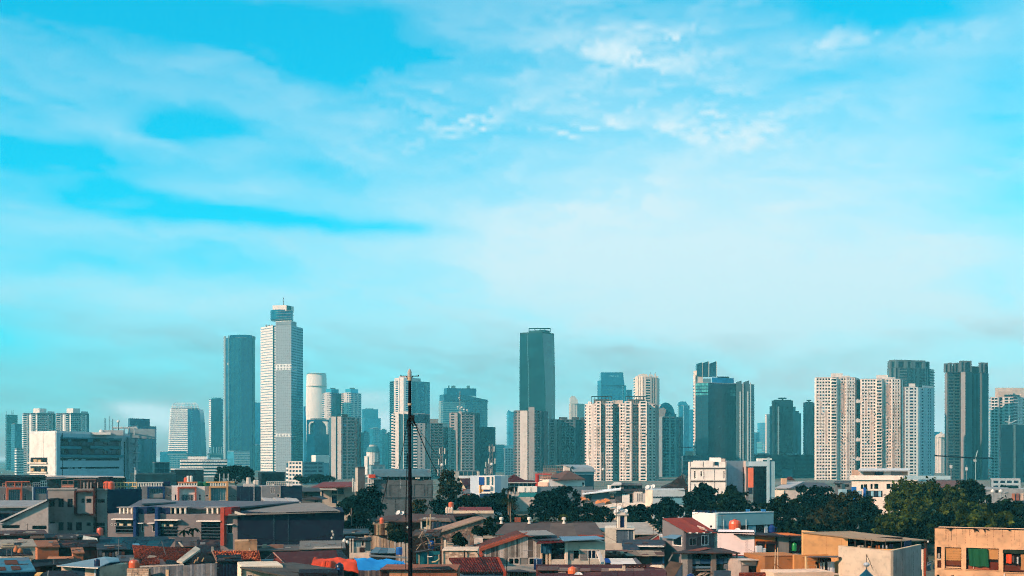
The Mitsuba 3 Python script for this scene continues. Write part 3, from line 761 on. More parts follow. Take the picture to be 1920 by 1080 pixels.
# the broad beige tower
Y = 1200
pts = [(1097,18),(1103,6),(1110,2),(1115,2),(1117,-2),(1127,-4),(1129,3),(1136,3),(1137,-5),(1149,-6),(1150,5),(1161,6),(1162,-1),(1171,-5),(1184,-6),(1186,2),(1198,3),(1199,-5),(1213,-6),(1214,2),(1228,3),(1229,26),(1235,28)]
t,f,z = tower('beige_tower','broad beige apartment tower with many stepped bays and small dark windows',pts,Y,757,30,(34,36,46))
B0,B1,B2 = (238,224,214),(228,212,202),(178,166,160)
m,s = t.part('wall',B0,.35),t.part('balcony',B0,.3,kind='stuff'); w = t.part('window',NAVY,.3,'m_glass',kind='stuff')
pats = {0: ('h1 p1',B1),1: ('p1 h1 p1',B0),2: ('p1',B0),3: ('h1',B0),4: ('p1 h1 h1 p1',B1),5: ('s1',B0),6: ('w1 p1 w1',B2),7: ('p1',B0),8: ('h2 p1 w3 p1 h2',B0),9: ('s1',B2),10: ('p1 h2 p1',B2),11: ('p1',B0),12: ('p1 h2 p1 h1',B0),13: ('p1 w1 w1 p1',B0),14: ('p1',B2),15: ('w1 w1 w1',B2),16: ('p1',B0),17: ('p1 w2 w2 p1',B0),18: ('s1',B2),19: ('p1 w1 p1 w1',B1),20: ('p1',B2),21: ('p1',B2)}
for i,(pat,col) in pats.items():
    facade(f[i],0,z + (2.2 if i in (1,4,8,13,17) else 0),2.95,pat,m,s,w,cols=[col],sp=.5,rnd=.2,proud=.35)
clutter(t,[f[i] for i in (1,4,8,12,13,15,17,19)],z,150)
for x0,x1 in ((1109,1147),(1173,1213)):
    for k,(a,b) in enumerate(((x0,x1),)):
        q = t.part('roof_frame',(70,84,88),.2)
        for d in (2,14): q.tube([P(a,743.5,Y + d),P(b,743.5,Y + d)],.45,4)
        for j in range(7):
            x = a + (b - a) * j / 6
            q.tube([P(x,757,Y + 2),P(x,743.5,Y + 2)],.3,4); q.tube([P(x,743.5,Y + 2),P(x,743.5,Y + 14)],.3,4)
    block(t,'roof_plant',[(x0 + 4,6),(x1 - 4,7)],Y,748,757,8,(150,140,132))
block(t,'roof_plant',[(1149,4),(1168,4)],Y,750,757,10,(214,198,184))

Y = 2600
t,f,z = tower('office_tower','blue green glass tower with a leaning side, above the broad beige tower',[(1120,24),(1127,0),(1168,10)],Y,722,44,(30,118,134))
gl = t.part('upper_storey',(30,118,134),.4,'m_glass')
gl.prism([P(1127,722,Y),P(1127,698,Y),P(1168,698,Y),P(1171,722,Y)],[0,44,0])
block(t,'shoulder',[(1168.2,12),(1174,8)],Y,722,900,30,(34,120,134),.4,'m_glass'); block(t,'shoulder',[(1174.2,14),(1185,16)],Y,730,900,26,(22,108,124),.4,'m_glass')
block(t,'shoulder',[(1120,22),(1127,-1)],Y,713,722,20,(60,140,152),.4,'m_glass')
k = t.part('sign',(150,200,206),.1)
for j in range(8): k.par(P(1143 + j * 2.3,705.6,Y - .8),[1.5,0,0],[0,.5,0],[0,0,1.2])
for j in range(4): f[1].box(t.part('band',(60,140,152),.1),0,f[1].W,ZZ(722 + j * 9,Y),ZZ(721.4 + j * 9,Y),0,.3)

Y = 1700
t,f,z = tower('cream_tower','cream ribbed tower with a curved crown, rising behind the broad beige tower',[(1188,24),(1191,8),(1194,6),(1205,0),(1211,1),(1219,3),(1232,8),(1236,26)],Y,708,30,(60,70,76))
m = t.part('wall',(232,218,204),.2)
for i,pat in ((0,'h1'),(1,'p1'),(2,'p3 s1 p3 s1 p3'),(3,'p1 s1 p3'),(4,'w1'),(5,'p2 s1 p1 s1 p2'),(6,'p1')): facade(f[i],0,z + (0 if i in (0,6) else 2),3.6,pat,m,cols=[(232,216,202) if i < 5 else (206,194,184)],sp=.4)
t.part('crown',(226,212,198),.2).prism([P(x,y,Y + 6) for x,y in ((1193,708.5),(1194,705),(1199,702),(1206,700.5),(1213,702),(1217,708.5))],[0,18,0])
for x,y in ((1217,701),(1221,702),(1227,700),(1231,704)): block(t,'crown_post',[(x,6),(x + 3,6)],Y,y,708,5,(214,202,190))
for x in (1220,1229): mast(t,x,697.5,702,Y + 8,.3,name='antenna')

Y = 1500
t,f,z = tower('office_tower','teal tower with a rounded glass dome beside the broad beige tower',[(1228,20),(1234,6),(1242,0),(1244,3),(1268,6),(1280,26)],Y,782,34,(14,74,92))
m,w = t.part('wall',(120,152,160),.2),t.part('window',TEAL,.2,'m_glass',kind='stuff')
facade(f[0],0,z + 2,3.6,'p1 s1',m,cols=[(40,96,112)]); facade(f[1],0,z,3.6,'s1 p4',m,cols=[(150,160,164)])
facade(f[3],0,z + 4,3.6,'g3 p1 g2 p1',m,None,w,cols=[(44,116,132)],rnd=.4); facade(f[4],0,z,3.6,'p1 s1 p1',m,cols=[(60,120,134)])
t.part('dome',(70,140,152),.4,'m_glass',smooth=30).prism([P(x,y,Y + 10) for x,y in ((1235,784),(1236,765),(1240,758),(1247,754.5),(1254,756),(1260,761),(1264,769),(1267,784))],[0,24,0])
t.part('penthouse',(150,148,148),.2).prism([P(x,y,Y + 4) for x,y in ((1234,781.5),(1234,767),(1244,764),(1249,768),(1246,781.5))],[0,5,0])
t,f,z = tower('slim_tower','slim pale teal tower with an angled top beside the domed teal tower',[(1271,16),(1281,0),(1293,12)],2800,760,30,(50,130,146))
facade(f[0],0,z,4,'p1 s3',t.part('wall',PALE_,.2),cols=[(120,170,180)]); facade(f[1],0,z,4,'p1 s9',t.parts[-1],cols=[(206,222,224)])
t.part('crown',(96,158,170),.3,'m_glass').prism([P(x,y,2806) for x,y in ((1271.5,760),(1273,754),(1277,752.5),(1286,753),(1290,760))],[0,16,0])
t,f,z = tower('slim_tower','hazy narrow tower squeezed beside the big grey glass tower',[(1291,10),(1294,0),(1302,10)],3200,768,30,(110,160,170))

# the big grey glass tower
Y = 1300
t,f,z = tower('glass_tower','broad grey green glass tower with curved roof blades and paired fins',[(1300,14),(1304,3),(1328,0),(1380,16),(1404,22),(1414,34)],Y,718,34,(40,84,94),wear=.35)
gf = t.part('glazing',(92,108,112),.25,'m_glass',label='paler grey glass face'); f[1].box(gf,.1,f[1].W,0,ZZ(742,Y),.02,.2)
m,s = t.part('wall',(222,214,206),.2),t.part('balcony',(220,214,208),.2,kind='stuff')
facade(f[0],0,ZZ(702,Y),3.3,'w2 p1',m,cols=[(226,214,204)],sp=.5)
up = t.part('window',(190,186,166),.4,'m_glass',kind='stuff')
for r in range(4):
    for c_ in range(6):
        f[1].box(up,f[1].W * (c_ + .06) / 6,f[1].W * (c_ + .94) / 6,ZZ(742,Y) + r * 3.4 + .5,ZZ(742,Y) + r * 3.4 + 3.0,.03,.25,[(200,196,172),(150,158,150),(176,176,160)][int(RNG.integers(3))])
for r in range(2):
    for c_ in range(3): f[2].box(up,f[2].W * (.80 + c_ * .06),f[2].W * (.85 + c_ * .06),ZZ(741,Y) + r * 3.8,ZZ(741,Y) + r * 3.8 + 3,.03,.2,(150,160,150))
mu = t.part('mullion',(96,130,136),.1,kind='stuff')
for k in range(int(z / 3.4)):
    for i in (1,2): f[i].box(mu,.1,f[i].W,k * 3.4,k * 3.4 + .22,.0,.26 if i == 1 else .08,(84,104,110) if i == 1 else (40,96,106))
for i,nn in ((1,6),(2,12)):
    for k in range(1,nn): f[i].box(mu,f[i].W * k / nn - .1,f[i].W * k / nn + .1,0,z,0,.28 if i == 1 else .1,(84,104,110) if i == 1 else (40,96,106))
facade(f[3],0,z,3.4,'w1 p1 s1 p1',m,cols=[(96,128,136)],sp=.4); facade(f[4],0,ZZ(733,Y),3.3,'B1',s,cols=[(110,146,154)],sp=.3)
block(t,'upper_storey',[(1404.2,24),(1414,36)],Y,733,890,14,(30,80,94),.4,'m_glass')
block(t,'penthouse',[(1335,6),(1376,18)],Y,707,718,22,(30,150,172),.3,'m_glass'); block(t,'penthouse',[(1311,6),(1333,6)],Y,709,718,20,(110,150,160),.2)
block(t,'roof_plant',[(1345,12),(1367,14)],Y,704.5,707,8,(50,70,78))
block(t,'shoulder',[(1300.4,12),(1306,5),(1318,6)],Y,694,718,18,(222,208,196),.2)
for xs,yt in (((1306.5,1316.5),(682,679.5)),((1318,1328.5),(680.5,677.5)),((1331,1343),(681.5,677.5))):
    q = t.part('roof_blade',(78,104,110),.3,'m_glass')
    q.prism([P(xs[0],706,Y + 5),P(xs[0],yt[0],Y + 5),P(xs[1] - 1,yt[1],Y + 5),P(xs[1],yt[1] + .6,Y + 5),P(xs[1],706,Y + 5)],[0,8,0])
    t.part('blade_edge',(190,186,182),.1).par(P(xs[1] + .1,706,Y + 4),[.5,0,0],[0,9,0],[0,0,(706 - yt[1]) * Y / F])
for x in (1381,1395):
    q = t.part('fin',(84,116,124),.2)
    pr = [P(x,890,Y + 14),P(x,720,Y + 14),P(x + 2.5,715.5,Y + 14),P(x + 9.5,713.5,Y + 14),P(x + 9.5,890,Y + 14)]
    for pp in pr: pp[2] = max(pp[2],0)
    q.prism(pr,[0,10,0])
    e = t.part('fin_edge',(176,190,194),.1); b0 = P(x + 6.5,HZ,Y + 12); b0[2] = 0; e.par(b0,[1.1,0,0],[0,1.9,0],[0,0,ZZ(733,Y)])
    e.par(b0 + [3,0,0],[.8,0,0],[0,1.9,0],[0,0,ZZ(716,Y)])
block(t,'podium',[(1285,6),(1300,-4),(1302,-2)],Y - 40,846,890,16,(206,194,180),.3)

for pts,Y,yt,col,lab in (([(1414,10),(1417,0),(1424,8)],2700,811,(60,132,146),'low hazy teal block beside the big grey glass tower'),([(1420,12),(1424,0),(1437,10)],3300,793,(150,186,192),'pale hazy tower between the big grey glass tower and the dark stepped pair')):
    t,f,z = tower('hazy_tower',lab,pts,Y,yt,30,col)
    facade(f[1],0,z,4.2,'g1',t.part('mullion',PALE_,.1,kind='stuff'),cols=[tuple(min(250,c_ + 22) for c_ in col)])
t,f,z = tower('slim_tower','slim white slab at the edge of the dark stepped pair',[(1435,10),(1437,0),(1443,6)],2000,777,26,(224,218,212),mat='m_paint')
facade(f[0],0,z,3.6,'w1',t.part('wall',WHT,.2)); facade(f[1],0,z,3.6,'p2 s1 p2',t.parts[-1],cols=[(230,222,214)])

for x,yt,steps,lab in ((1443,751,((1443,1449,761),(1487,1492,762),(1492,1498,770)),'dark teal stepped tower with a rooftop helipad, the broader of two'),(1502,755,((1496,1502,774),(1527,1534,760)),'dark teal tower with a small helipad, half hidden by the beige twin')):
    Y = 1700 if x < 1460 else 1650
    x1 = 1487 if x < 1460 else 1527
    t,f,z = tower('dark_tower',lab,[(x + 4,10),(x + 10,0),(x1,12)],Y,yt,34,(16,62,76),'dark stepped towers with helipads',roof=(30,54,62))
    for a,b,y in steps: block(t,'shoulder',[(a,12),(b,10)],Y,y,900,26,(30,80,94),.4,'m_glass')
    m = t.part('band',(28,76,90),.2,kind='stuff')
    facade(f[1],0,z,3.6,'g1',m,cols=[(18,74,90)])
    if x < 1460:
        fins(t,f[1],0,ZZ(762,Y),[f[1].W * .18],1.3,1.2,(150,176,180)); fins(t,f[0],0,z - 3,[f[0].W * .3,f[0].W * .8],1.0,.8,(70,96,104))
    h0 = P((x + x1) / 2 + 2,yt - 3,Y + 12)
    k = t.part('helipad',(60,90,98),.2); R = 8.5 * Y / F if x < 1460 else 4.5 * Y / F
    k.lathe(h0,[(R * .8,0),(R,.7),(R,1.5)],20); k.tube([h0 - [0,0,3],h0],1.0,6)
    block(t,'penthouse',[(x + 8,8),(x1 - 3,10)],Y,yt - 1.2,yt,18,(30,62,70),lift=.55)
t,f,z = tower('podium_building','wide dark teal podium with faint bands below the dark stepped towers',[(1404,24),(1410,4),(1528,0)],1400,853,40,(12,66,82),roof=(24,70,84))
facade(f[1],0,z,4.2,'B1',t.part('spandrel',DTEAL,.2,kind='stuff'),cols=[(18,80,94)],sp=.45)
for x,y,w in ((1420,849.5,22),(1476,850.5,18)): block(t,'roof_plant',[(x,8),(x + w,8)],1400,y,853,8,(190,205,206))
block(t,'panel',[(1466,-1.2),(1486,-1.2)],1400,880,894,1,(70,130,140))
t,f,z = tower('podium_building','dark teal podium with thin pale bands at the foot of the big grey glass tower',[(1278,14),(1280,2),(1312,0)],1150,855,30,(10,62,78),roof=(20,70,84))
facade(f[1],0,z,5,'B1',t.part('spandrel',DTEAL,.2,kind='stuff'),cols=[(24,92,106)],sp=.2)

# the beige twins joined by bridges
Y = 1255
for k,(x,yt,lab) in enumerate(((1528,708,'beige apartment slab of the bridged twins, beside the dark stepped towers'),(1613,711,'beige apartment slab of the bridged twins, beside the blue windowed white tower'))):
    t,f,z = tower('beige_slab',lab,[(x,10),(x + 1.5,0),(x + 30,-1),(x + 31,-4),(x + 40,-4),(x + 41,0),(x + 46.5,3),(x + 47.5,0),(x + 58,1),(x + 58.5,-2),(x + 75,0),(x + 83,22)],Y,yt,30,(40,38,44),'beige bridged twin slabs')
    m,s,w = t.part('wall',B0,.35),t.part('balcony',B0,.3,kind='stuff'),t.part('window',NAVY,.3,'m_glass',kind='stuff')
    C0,C1,C2 = (240,228,218),(206,186,174),(230,212,192)
    pats = ('p1','p1 h2 p1 h2 p1 h2 p1 h2 p1 w2 p1','p1','b4 b4','p1','p1','p1','p1 w2 p1 w2','p1','p1 w1 p1 h1 p1 h1 p1','p1 s1 p1')
    for i,pat in enumerate(pats): facade(f[i],0,z + (2 if i == 3 else 0),3.25,pat,m,s,w,cols=[C0 if i < 10 else (150,140,134)],sp=.42,rnd=.2,proud=.32)
    for (a,b,y0,y1) in ((2.5,5,740,752),(9,12.5,752,779),(19,23,770,833),(47.5,56,718 + 3 * k,778),(60,64.5,810,880)):
        q = t.part('stain',C1,.4); fa = f[1] if a < 40 else f[7] if a < 58 else f[9]
        fa.box(q,*fa.rect(x + a,x + b,y0,y1),.30,.345)
    clutter(t,[f[i] for i in (1,3,7,9)],z,130)
    block(t,'roof_plant',[(x + 30,2),(x + 52,3)],Y,yt - 7.5,yt,10,C0,lift=.5); block(t,'roof_plant',[(x + 52.2,3),(x + 66,4)],Y,yt - 3,yt,10,C0,lift=.5)
for n_,y in enumerate((750,786,822,858)):
    t = Thing('bridge',f'white link bridge joining the beige twin slabs, {("topmost", "second from the top", "third from the top", "lowest")[n_]} of four','bridge','bridges between the beige twins')
    q = t.part('deck',(226,214,206),.2); c = P(1603.6,y + 5.5,Y + .6); q.par(c,[9.6 * Y / F,0,0],[0,8,0],[0,0,6 * Y / F])
    q = t.part('post',(226,214,206),.2); q.par(c + [2.2,-.3,-.2],[.7,0,0],[0,8.6,0],[0,0,6 * Y / F + 1])
t,f,z = tower('link_block','narrow dark blue block filling the gap between the beige twin slabs',[(1599,4),(1618,4)],Y + 34,712,20,(26,46,74),roof=DGR)

# white tower with blue windows, dark crown tower, small domed block
Y = 1195
t,f,z = tower('white_tower','white apartment tower with a grid of blue windows beside the beige twins',[(1694,12),(1697,0),(1721,2),(1724,8),(1731,11),(1751,24)],Y,726,26,(36,62,92))
m,w = t.part('wall',(224,224,222),.25),t.part('window',(40,66,96),.3,'m_glass',kind='stuff')
facade(f[1],0,z,3.0,'p1 h2 p2 w1 h2 h1 p1 h2 p2',m,None,w,cols=[(230,228,222)],sp=.45,rnd=.2); facade(f[2],0,z,3,'p1',m,cols=[(220,220,218)]); facade(f[3],0,z,3,'p1 h1',m,cols=[(196,212,216)]); facade(f[4],0,z,3.0,'p4 h1 p1 h1 p3',m,cols=[(186,206,212)])
block(t,'roof_plant',[(1704,4),(1716,5)],Y,719.5,726,10,(232,226,218),lift=.5); block(t,'roof_plant',[(1729,14),(1750,24)],Y,722,726,10,(206,212,212),lift=.5)
Y = 1500
t,f,z = tower('dark_tower','dark tower with an open windowed crown, rising behind the beige and white towers',[(1664,20),(1667,4),(1680,0),(1700,2),(1711,6),(1735,12),(1743,20),(1751,34)],Y,690,34,(44,66,74),roof=DGR)
m,s = t.part('wall',(98,118,124),.2),t.part('balcony',(110,138,144),.2,kind='stuff')
for i,pat in enumerate(('p1 s1','p1 s1 p1','s1 p1 b4','p2 b3','p1 s1 p1 g3','p1 s1 p1','b1')): facade(f[i],0,z,3.4,pat,m,s,cols=[(110,124,128) if i < 3 else (70,110,120)])
cs = chain([(1664,20),(1667,4),(1680,0),(1700,2),(1711,6),(1735,12),(1743,20)],Y)
for i in range(6):
    fa = Face(cs[i],cs[i + 1]); z0 = z + .5; z1 = ZZ(674.5 + (1.5 if i in (0,5) else 0),Y)
    q = t.part('crown_frame',(112,128,132),.2)
    fa.box(q,0,fa.W * .22,z0,z1,-3,0); fa.box(q,fa.W * .78,fa.W,z0,z1,-3,0); fa.box(q,fa.W * .22,fa.W * .78,z1 - 2,z1,-3,0)
    k = t.part('crown_glass',(24,62,74),.2,'m_glass'); fa.box(k,fa.W * .22,fa.W * .78,z0,z1 - 2,-2.6,-1.6)
core(t.part('crown_core',(60,84,90),.2),chain([(1668,16),(1682,8),(1712,12),(1734,20)],Y),16,z + .5,ZZ(677,Y))
t,f,z = tower('domed_block','small cream block with a domed cap in the gap before the dark pylon tower',[(1753,12),(1757,2),(1764,0),(1774,6)],2000,820,20,(214,200,188),mat='m_paint',roof=CRM)
t.part('dome',(216,202,190),.2).lathe(P(1765,820,2006),[(9.5,0),(8.5,3.4),(5,5.5),(1.6,6.6),(1.2,8.6),(.3,9)],14)
facade(f[1],0,z,3.6,'p1 s1 p1',t.part('wall',CRM,.2),cols=[CRM]); facade(f[2],0,z,3.6,'p1 h1 p1 h1 p1',t.parts[-1],cols=[(224,210,198)])
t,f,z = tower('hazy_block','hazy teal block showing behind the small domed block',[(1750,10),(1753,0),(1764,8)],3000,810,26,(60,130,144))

# dark tower with crown pylons
Y = 1300
t,f,z = tower('pylon_tower','dark grey tower with balconies, tall fins and square pylons on its crown',[(1772,20),(1776,2),(1801,6),(1802,-2),(1810,-4),(1822,8),(1826,14),(1838,12),(1841,8),(1853,22)],Y,698,34,(34,70,80),roof=DGR)
m,s = t.part('wall',(112,116,118),.25),t.part('balcony',(84,110,116),.2,kind='stuff')
pats = ('p1','p1 b4 p1 b4 p1','p1','p1','p1','p1','s1 p1 s1','p1','p1'); cl = ((150,146,144),(92,112,116),(100,100,102),(168,164,162),(70,106,114),(24,70,82),(24,64,76),(120,124,124),(58,104,114))
for i,pat in enumerate(pats): facade(f[i],0,z - (2 if i in (1,6) else 0),3.3,pat,m,s,cols=[cl[i]])
for x0,x1,d,yt in ((1772.5,1778.5,8,680),(1780,1786,4,679.5),(1790,1798.5,5,679.5),(1801.5,1809.5,-2,676.5),(1810,1822,4,676),(1838,1846,10,678),(1846.5,1852.5,18,677.5)):
    q = t.part('crown_pylon',(112,122,126),.2); c = chain([(x0,d),(x1,d)],Y); fa = Face(*c); z0,z1 = z + .5,ZZ(yt,Y)
    a = fa.W
    fa.box(q,0,a * .22,z0,z1,-5,0); fa.box(q,a * .78,a,z0,z1,-5,0); fa.box(q,a * .22,a * .78,z1 - 1.2,z1,-5,0)
    k = t.part('crown_glass',(30,66,78),.2,'m_glass'); fa.box(k,a * .22,a * .78,z0,z1 - 1.2,-4,-1.2)
core(t.part('crown_core',(56,84,92),.2),chain([(1778,16),(1801,10),(1838,24)],Y),14,z + .5,ZZ(684,Y))

Y = 1400
t,f,z = tower('banded_tower','pale banded tower with curved glass corners at the far end of the skyline',[(1855,16),(1858,4),(1872,0),(1874,3),(1880,0),(1884,-3),(1900,-6),(1908,-2),(1912,6),(1935,30)],Y,745,36,(34,58,76))
m,s = t.part('wall',(206,206,202),.2),t.part('spandrel',(214,214,212),.2,kind='stuff')
for i,pat in enumerate(('B1','p1 w4 p1 w4 p1','p1','w1','p1','w2 p1 w2','B1','B1','p1 h1 p2 h1')): facade(f[i],0,z - (4 if i == 3 else 0),3.4,pat,m,s,cols=[(214,210,206)],sp=.4)
block(t,'penthouse',[(1868,8),(1871,4),(1899,4)],Y,734,745,14,(206,190,178),lift=.5); block(t,'penthouse',[(1866,20),(1899.4,20),(1930,22)],Y,726,745,14,(214,200,188),lift=.5)
block(t,'crown',[(1883,-1),(1900,-4),(1912,6)],Y,741,745,14,(40,60,72),.2,'m_glass',lift=.5)
t,f,z = tower('office_block','flat grey green office block with one pale rib, before the banded tower',[(1874,8),(1876,0),(1905,1),(1940,4)],1100,797,30,(50,88,94),roof=DGR,wear=.2)
fins(t,f[1],0,z,[f[1].W * .9],1.5,.8,(110,138,140),'rib')
k = t.part('joint',(42,80,86),.1,kind='stuff')
for j in range(24): f[1].box(k,0,f[1].W * .86,j * 3.2,j * 3.2 + .25,0,.1); f[2].box(k,0,f[2].W,j * 3.2,j * 3.2 + .25,0,.1)
q = t.part('roof_crane',(196,206,206),.1); q.tube([P(1892,797,1104),P(1893,779,1104)],.5,5); q.tube([P(1884,790,1104),P(1896,793,1104),P(1906,788,1104)],.5,5)
t,f,z = tower('office_block','low white gridded office block at the foot of the grey green office block',[(1857,8),(1859,0),(1913,2)],850,899,22,(40,70,84))
facade(f[1],0,z,3.2,'p1 w3 p1 w3 p1 w3 p1 w3 p1',t.part('wall',WHT,.2),cols=[(196,204,206)],sp=.5)

t = Thing('tower_crane','white luffing crane standing before the dark pylon tower','crane'); Y = 1200
t.part('mast',(180,182,180),.1).tube([P(1829,905,Y),P(1829,862,Y)],.4,4); t.part('jib',(214,214,210),.1).tube([P(1828,864,Y),P(1833,845,Y)],.3,4)
t.part('cab',(200,200,196),.1).par(P(1827.5,866,Y),[1.6,0,0],[0,1.6,0],[0,0,2]); t.part('counterweight',(170,174,174),.1).par(P(1825.5,865,Y),[1,0,0],[0,1.2,0],[0,0,2])
for px,y0,lab in ((1783,868,'red and white telecom lattice mast before the dark pylon tower'),(1812,872,'thin white telecom mast between the lattice mast and the crane')):
    t = Thing('telecom_mast',lab,'telecom mast')
    m = t.part('pole',(150,140,138),.2); Y = 900
    for dx in (-.8,.8): m.tube([P(px + dx,912,Y),P(px,y0,Y)],.1,4)
    for k in range(8): m.tube([P(px - .8,912 - k * 5,Y),P(px + .8,907 - k * 5,Y)],.09,4)
    for k in range(4): t.part('antenna',(226,222,218),.1).par(P(px - 2 + k * 1.2,y0 + 10,Y - .5),[.35,0,0],[0,.3,0],[0,0,2.4])

# far low city between the towers
R2 = np.random.default_rng(5)
WHERE = ('at the very edge of the city','under the teal plain block','below the first white twin','behind the white office building','near the stepped office block','under the pale horizon cloud','beside the curved tower','under the slim teal tower','at the foot of the ribbed slab','behind the tallest tower','under the round cream tower',
         'below the stepped white pair','behind the slender grey block','under the hazy stepped tower','by the tower behind the pole','behind the cream apartment tower','under the wide teal office','behind the telecom masts','under the pointed hazy tower','below the dark bulging tower','behind the blue glass grid','behind the broad beige tower',
         'under the cream ribbed tower','below the domed teal tower','beside the big grey glass tower','under the helipad towers','behind the dark podium','by the first beige twin','by the second beige twin','below the white blue windowed tower','by the domed cream block','under the pylon tower','below the banded tower')
for k,wh in enumerate(WHERE):
    px = 6 + k * 58.5 + R2.uniform(-14,14); Y = R2.uniform(1900,3600); w = R2.uniform(20,52); yt = R2.uniform(846,862) if k % 4 else R2.uniform(828,848)
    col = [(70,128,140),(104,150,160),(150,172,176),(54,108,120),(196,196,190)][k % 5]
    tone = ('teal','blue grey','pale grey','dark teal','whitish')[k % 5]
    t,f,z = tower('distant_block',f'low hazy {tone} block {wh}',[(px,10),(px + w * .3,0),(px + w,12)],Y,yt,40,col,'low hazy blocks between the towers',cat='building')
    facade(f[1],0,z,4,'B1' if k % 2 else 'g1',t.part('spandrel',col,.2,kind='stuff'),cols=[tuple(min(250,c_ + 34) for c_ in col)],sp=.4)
# ------------------------------------------------------------------ the middle ground
ORG,BLUE_P,SKYB = (206,118,86),(20,74,118),(120,170,186)
TAN,BRN,MAR = (206,164,118),(112,78,62),(96,38,40)

# white office building with the open corner
Y = 600
t = Thing('white_office_building','large white office building with a blank lit side and a recessed glass front','building')
c = chain([(57,16),(105,0),(256,66)],Y); zt = ZZ(812,Y)
fl,fr = faces(c)
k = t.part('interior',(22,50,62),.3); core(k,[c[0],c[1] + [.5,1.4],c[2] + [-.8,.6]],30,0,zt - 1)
w = t.part('wall',(232,228,222),.25)
wall_open(w,fl,0,zt,[fl.rect(57,90,858,868),fl.rect(57,90,874,886),fl.rect(57,70,862,868)],.3)
fl.box(w,fl.W * .55,fl.W * .56,zt - 12,zt,.3,.4,(196,190,184))
for y in (869,887): fl.pbox(t.part('balcony',(226,214,198),.3),56,91,y - 2.5,y + .5,.3,1.4)
for x,y in ((66,861),(74,862),(60,878),(80,879)): fl.pbox(t.part('plant',(200,176,140),.5),x,x + 6,y,y + 5,.1,.9)
op = [fr.rect(112,226,821.5,832),fr.rect(112,226,832,852),fr.rect(112,226,852,856),fr.rect(112,223,859,863.5),fr.rect(112,223,875.5,879)]
wall_open(w,fr,0,zt,op + [fr.rect(231,234,828,895)],.35,col=(166,204,214))
for x0,x1,y0,y1,d in ((112,226,821,823.5,.2),(112,150,836.5,841.5,.5),(168,226,836.5,841.5,.3),(112,228,853,857.5,1.2),(126,132,824,828,.1),(163,172,823,829,.3),(186,203,822,828,.3),(194,203,838,845,.3),(203,211,821,826,.2),(218,227,822,826,.2)):
    q = t.part('panel',(80,150,164),.3); fr.pbox(q,x0,x1,y0,y1,.36,.45 + d)
gl = t.part('window',(30,70,84),.4,'m_glass',kind='stuff')
for j in range(14):
    for y0,y1 in ((828,835.5),(843,852)):
        x = 112.5 + j * 8.1; fr.pbox(gl,x,x + 7.2,y0,y1,.02,.1 + (.04 * (j % 3)),[(30,74,90),(18,48,62),(50,92,104)][j * 7 % 3])
for y in (859,875):
    for x,w_ in ((127,9),(152,8),(140,6)): fr.pbox(t.part('blind',(150,190,196),.1),x,x + w_,y + 1.5,y + 4,.04,.2)
fr.box(t.part('downpipe',(40,80,92),.2),fr.U(115.6),fr.U(116.4),0,zt,.36,.5); fr.box(t.parts[-1],fr.U(114),fr.U(115),fr.Z(820,3),fr.Z(816,3),.36,.9)
sk = t.part('stair_tower',(150,178,184),.5)
for x0,x1 in ((236,238),(249,253)): fr.pbox(sk,x0,x1,820,900,.36,1.8)
for y in (822,836,852,869,885): fr.pbox(sk,238,249,y,y + 9,.36,1.5); fr.pbox(t.part('landing',(170,190,194),.4),234,256,y + 12,y + 13.4,1.52,2.4)
p = t.part('parapet',(222,226,226),.3)
for fa in (fl,fr): fa.box(p,0,fa.W,zt,zt + 1.1,-.3,.3 if fa is fl else .35)
t.part('roof',(170,172,172),.4); core(t.parts[-1],[c[0],c[1] + [.2,1],c[2]],30,zt - .5,zt + .2)
fmk = t.part('roof_frame',(196,206,206),.2)
for x in (212,222,233,242,252): fmk.tube([P(x,816,Y + 40),P(x,801.5,Y + 40)],.28,4)
fmk.tube([P(212,801.5,Y + 40),P(256,801.5,Y + 40)],.34,4); fmk.tube([P(214,803,Y + 52),P(258,803,Y + 52)],.3,4)
t.part('penthouse',(150,172,178),.3).par(P(244,822,Y + 44),[12,3,0],[-2,9,0],[0,0,5]); t.part('roof_plant',(176,184,186),.3).par(P(192,816,Y + 30),[10,2,0],[-2,8,0],[0,0,2.6]); t.part('roof_plant',(226,224,218),.3).par(P(172,815,Y + 26),[9,2,0],[-2,6,0],[0,0,1.2])
for x,y0,r in ((197,784,.22),(205.5,781,.12),(210.5,786,.16),(222,789,.2)): t.part('antenna',(70,84,90),.1).tube([P(x,816,Y + 34),P(x,y0,Y + 34)],r,4)
k = t.part('dish',(222,222,218),.1); k.lathe(P(222,790,Y + 34),[(.2,-.8),(.8,-.3),(.8,.3),(.2,.8)],8); k = t.part('dish',(222,222,218),.1); k.lathe(P(190,809,Y + 30),[(.3,-1),(1.2,-.4),(1.2,.4),(.4,1)],8)

# low blocks right of it, behind the shop rows
def lowblock(name,lab,x0,x1,yt,Y,depth,col,pat=None,fcol=None,roof=(120,126,130),dy=6,fh=3.4,cat='building',proud=.25,sp=.45,lit=None):
    t,f,z = tower(name,lab,[(x0,dy + 4),(x0 + (x1 - x0) * .12,0),(x1,dy)],Y,yt,depth,col,mat='m_paint',wear=.5,roof=roof,part='wall',cat=cat)
    if pat:
        m,w = t.part('facade_frame',fcol or col,.4),t.part('window',(30,48,60),.3,'m_glass',kind='stuff')
        facade(f[1],0,z,fh,pat,m,m,w,cols=[fcol or col],sp=sp,rnd=.4,proud=proud)
    return t,f,z
lowblock('teal_block','teal low block with a gridded front beside the stepped office block',286,318,868,760,30,(34,92,106),'g1',(60,120,132))
lowblock('dark_hall','dark blue hall with a pale roof edge before the long striped office block',320,382,881,620,20,(18,52,66),roof=(206,210,208))
lowblock('dark_hall','wide dark teal hall behind the shop row with the orange frames',244,330,890,560,26,(30,78,90),roof=(60,90,96))
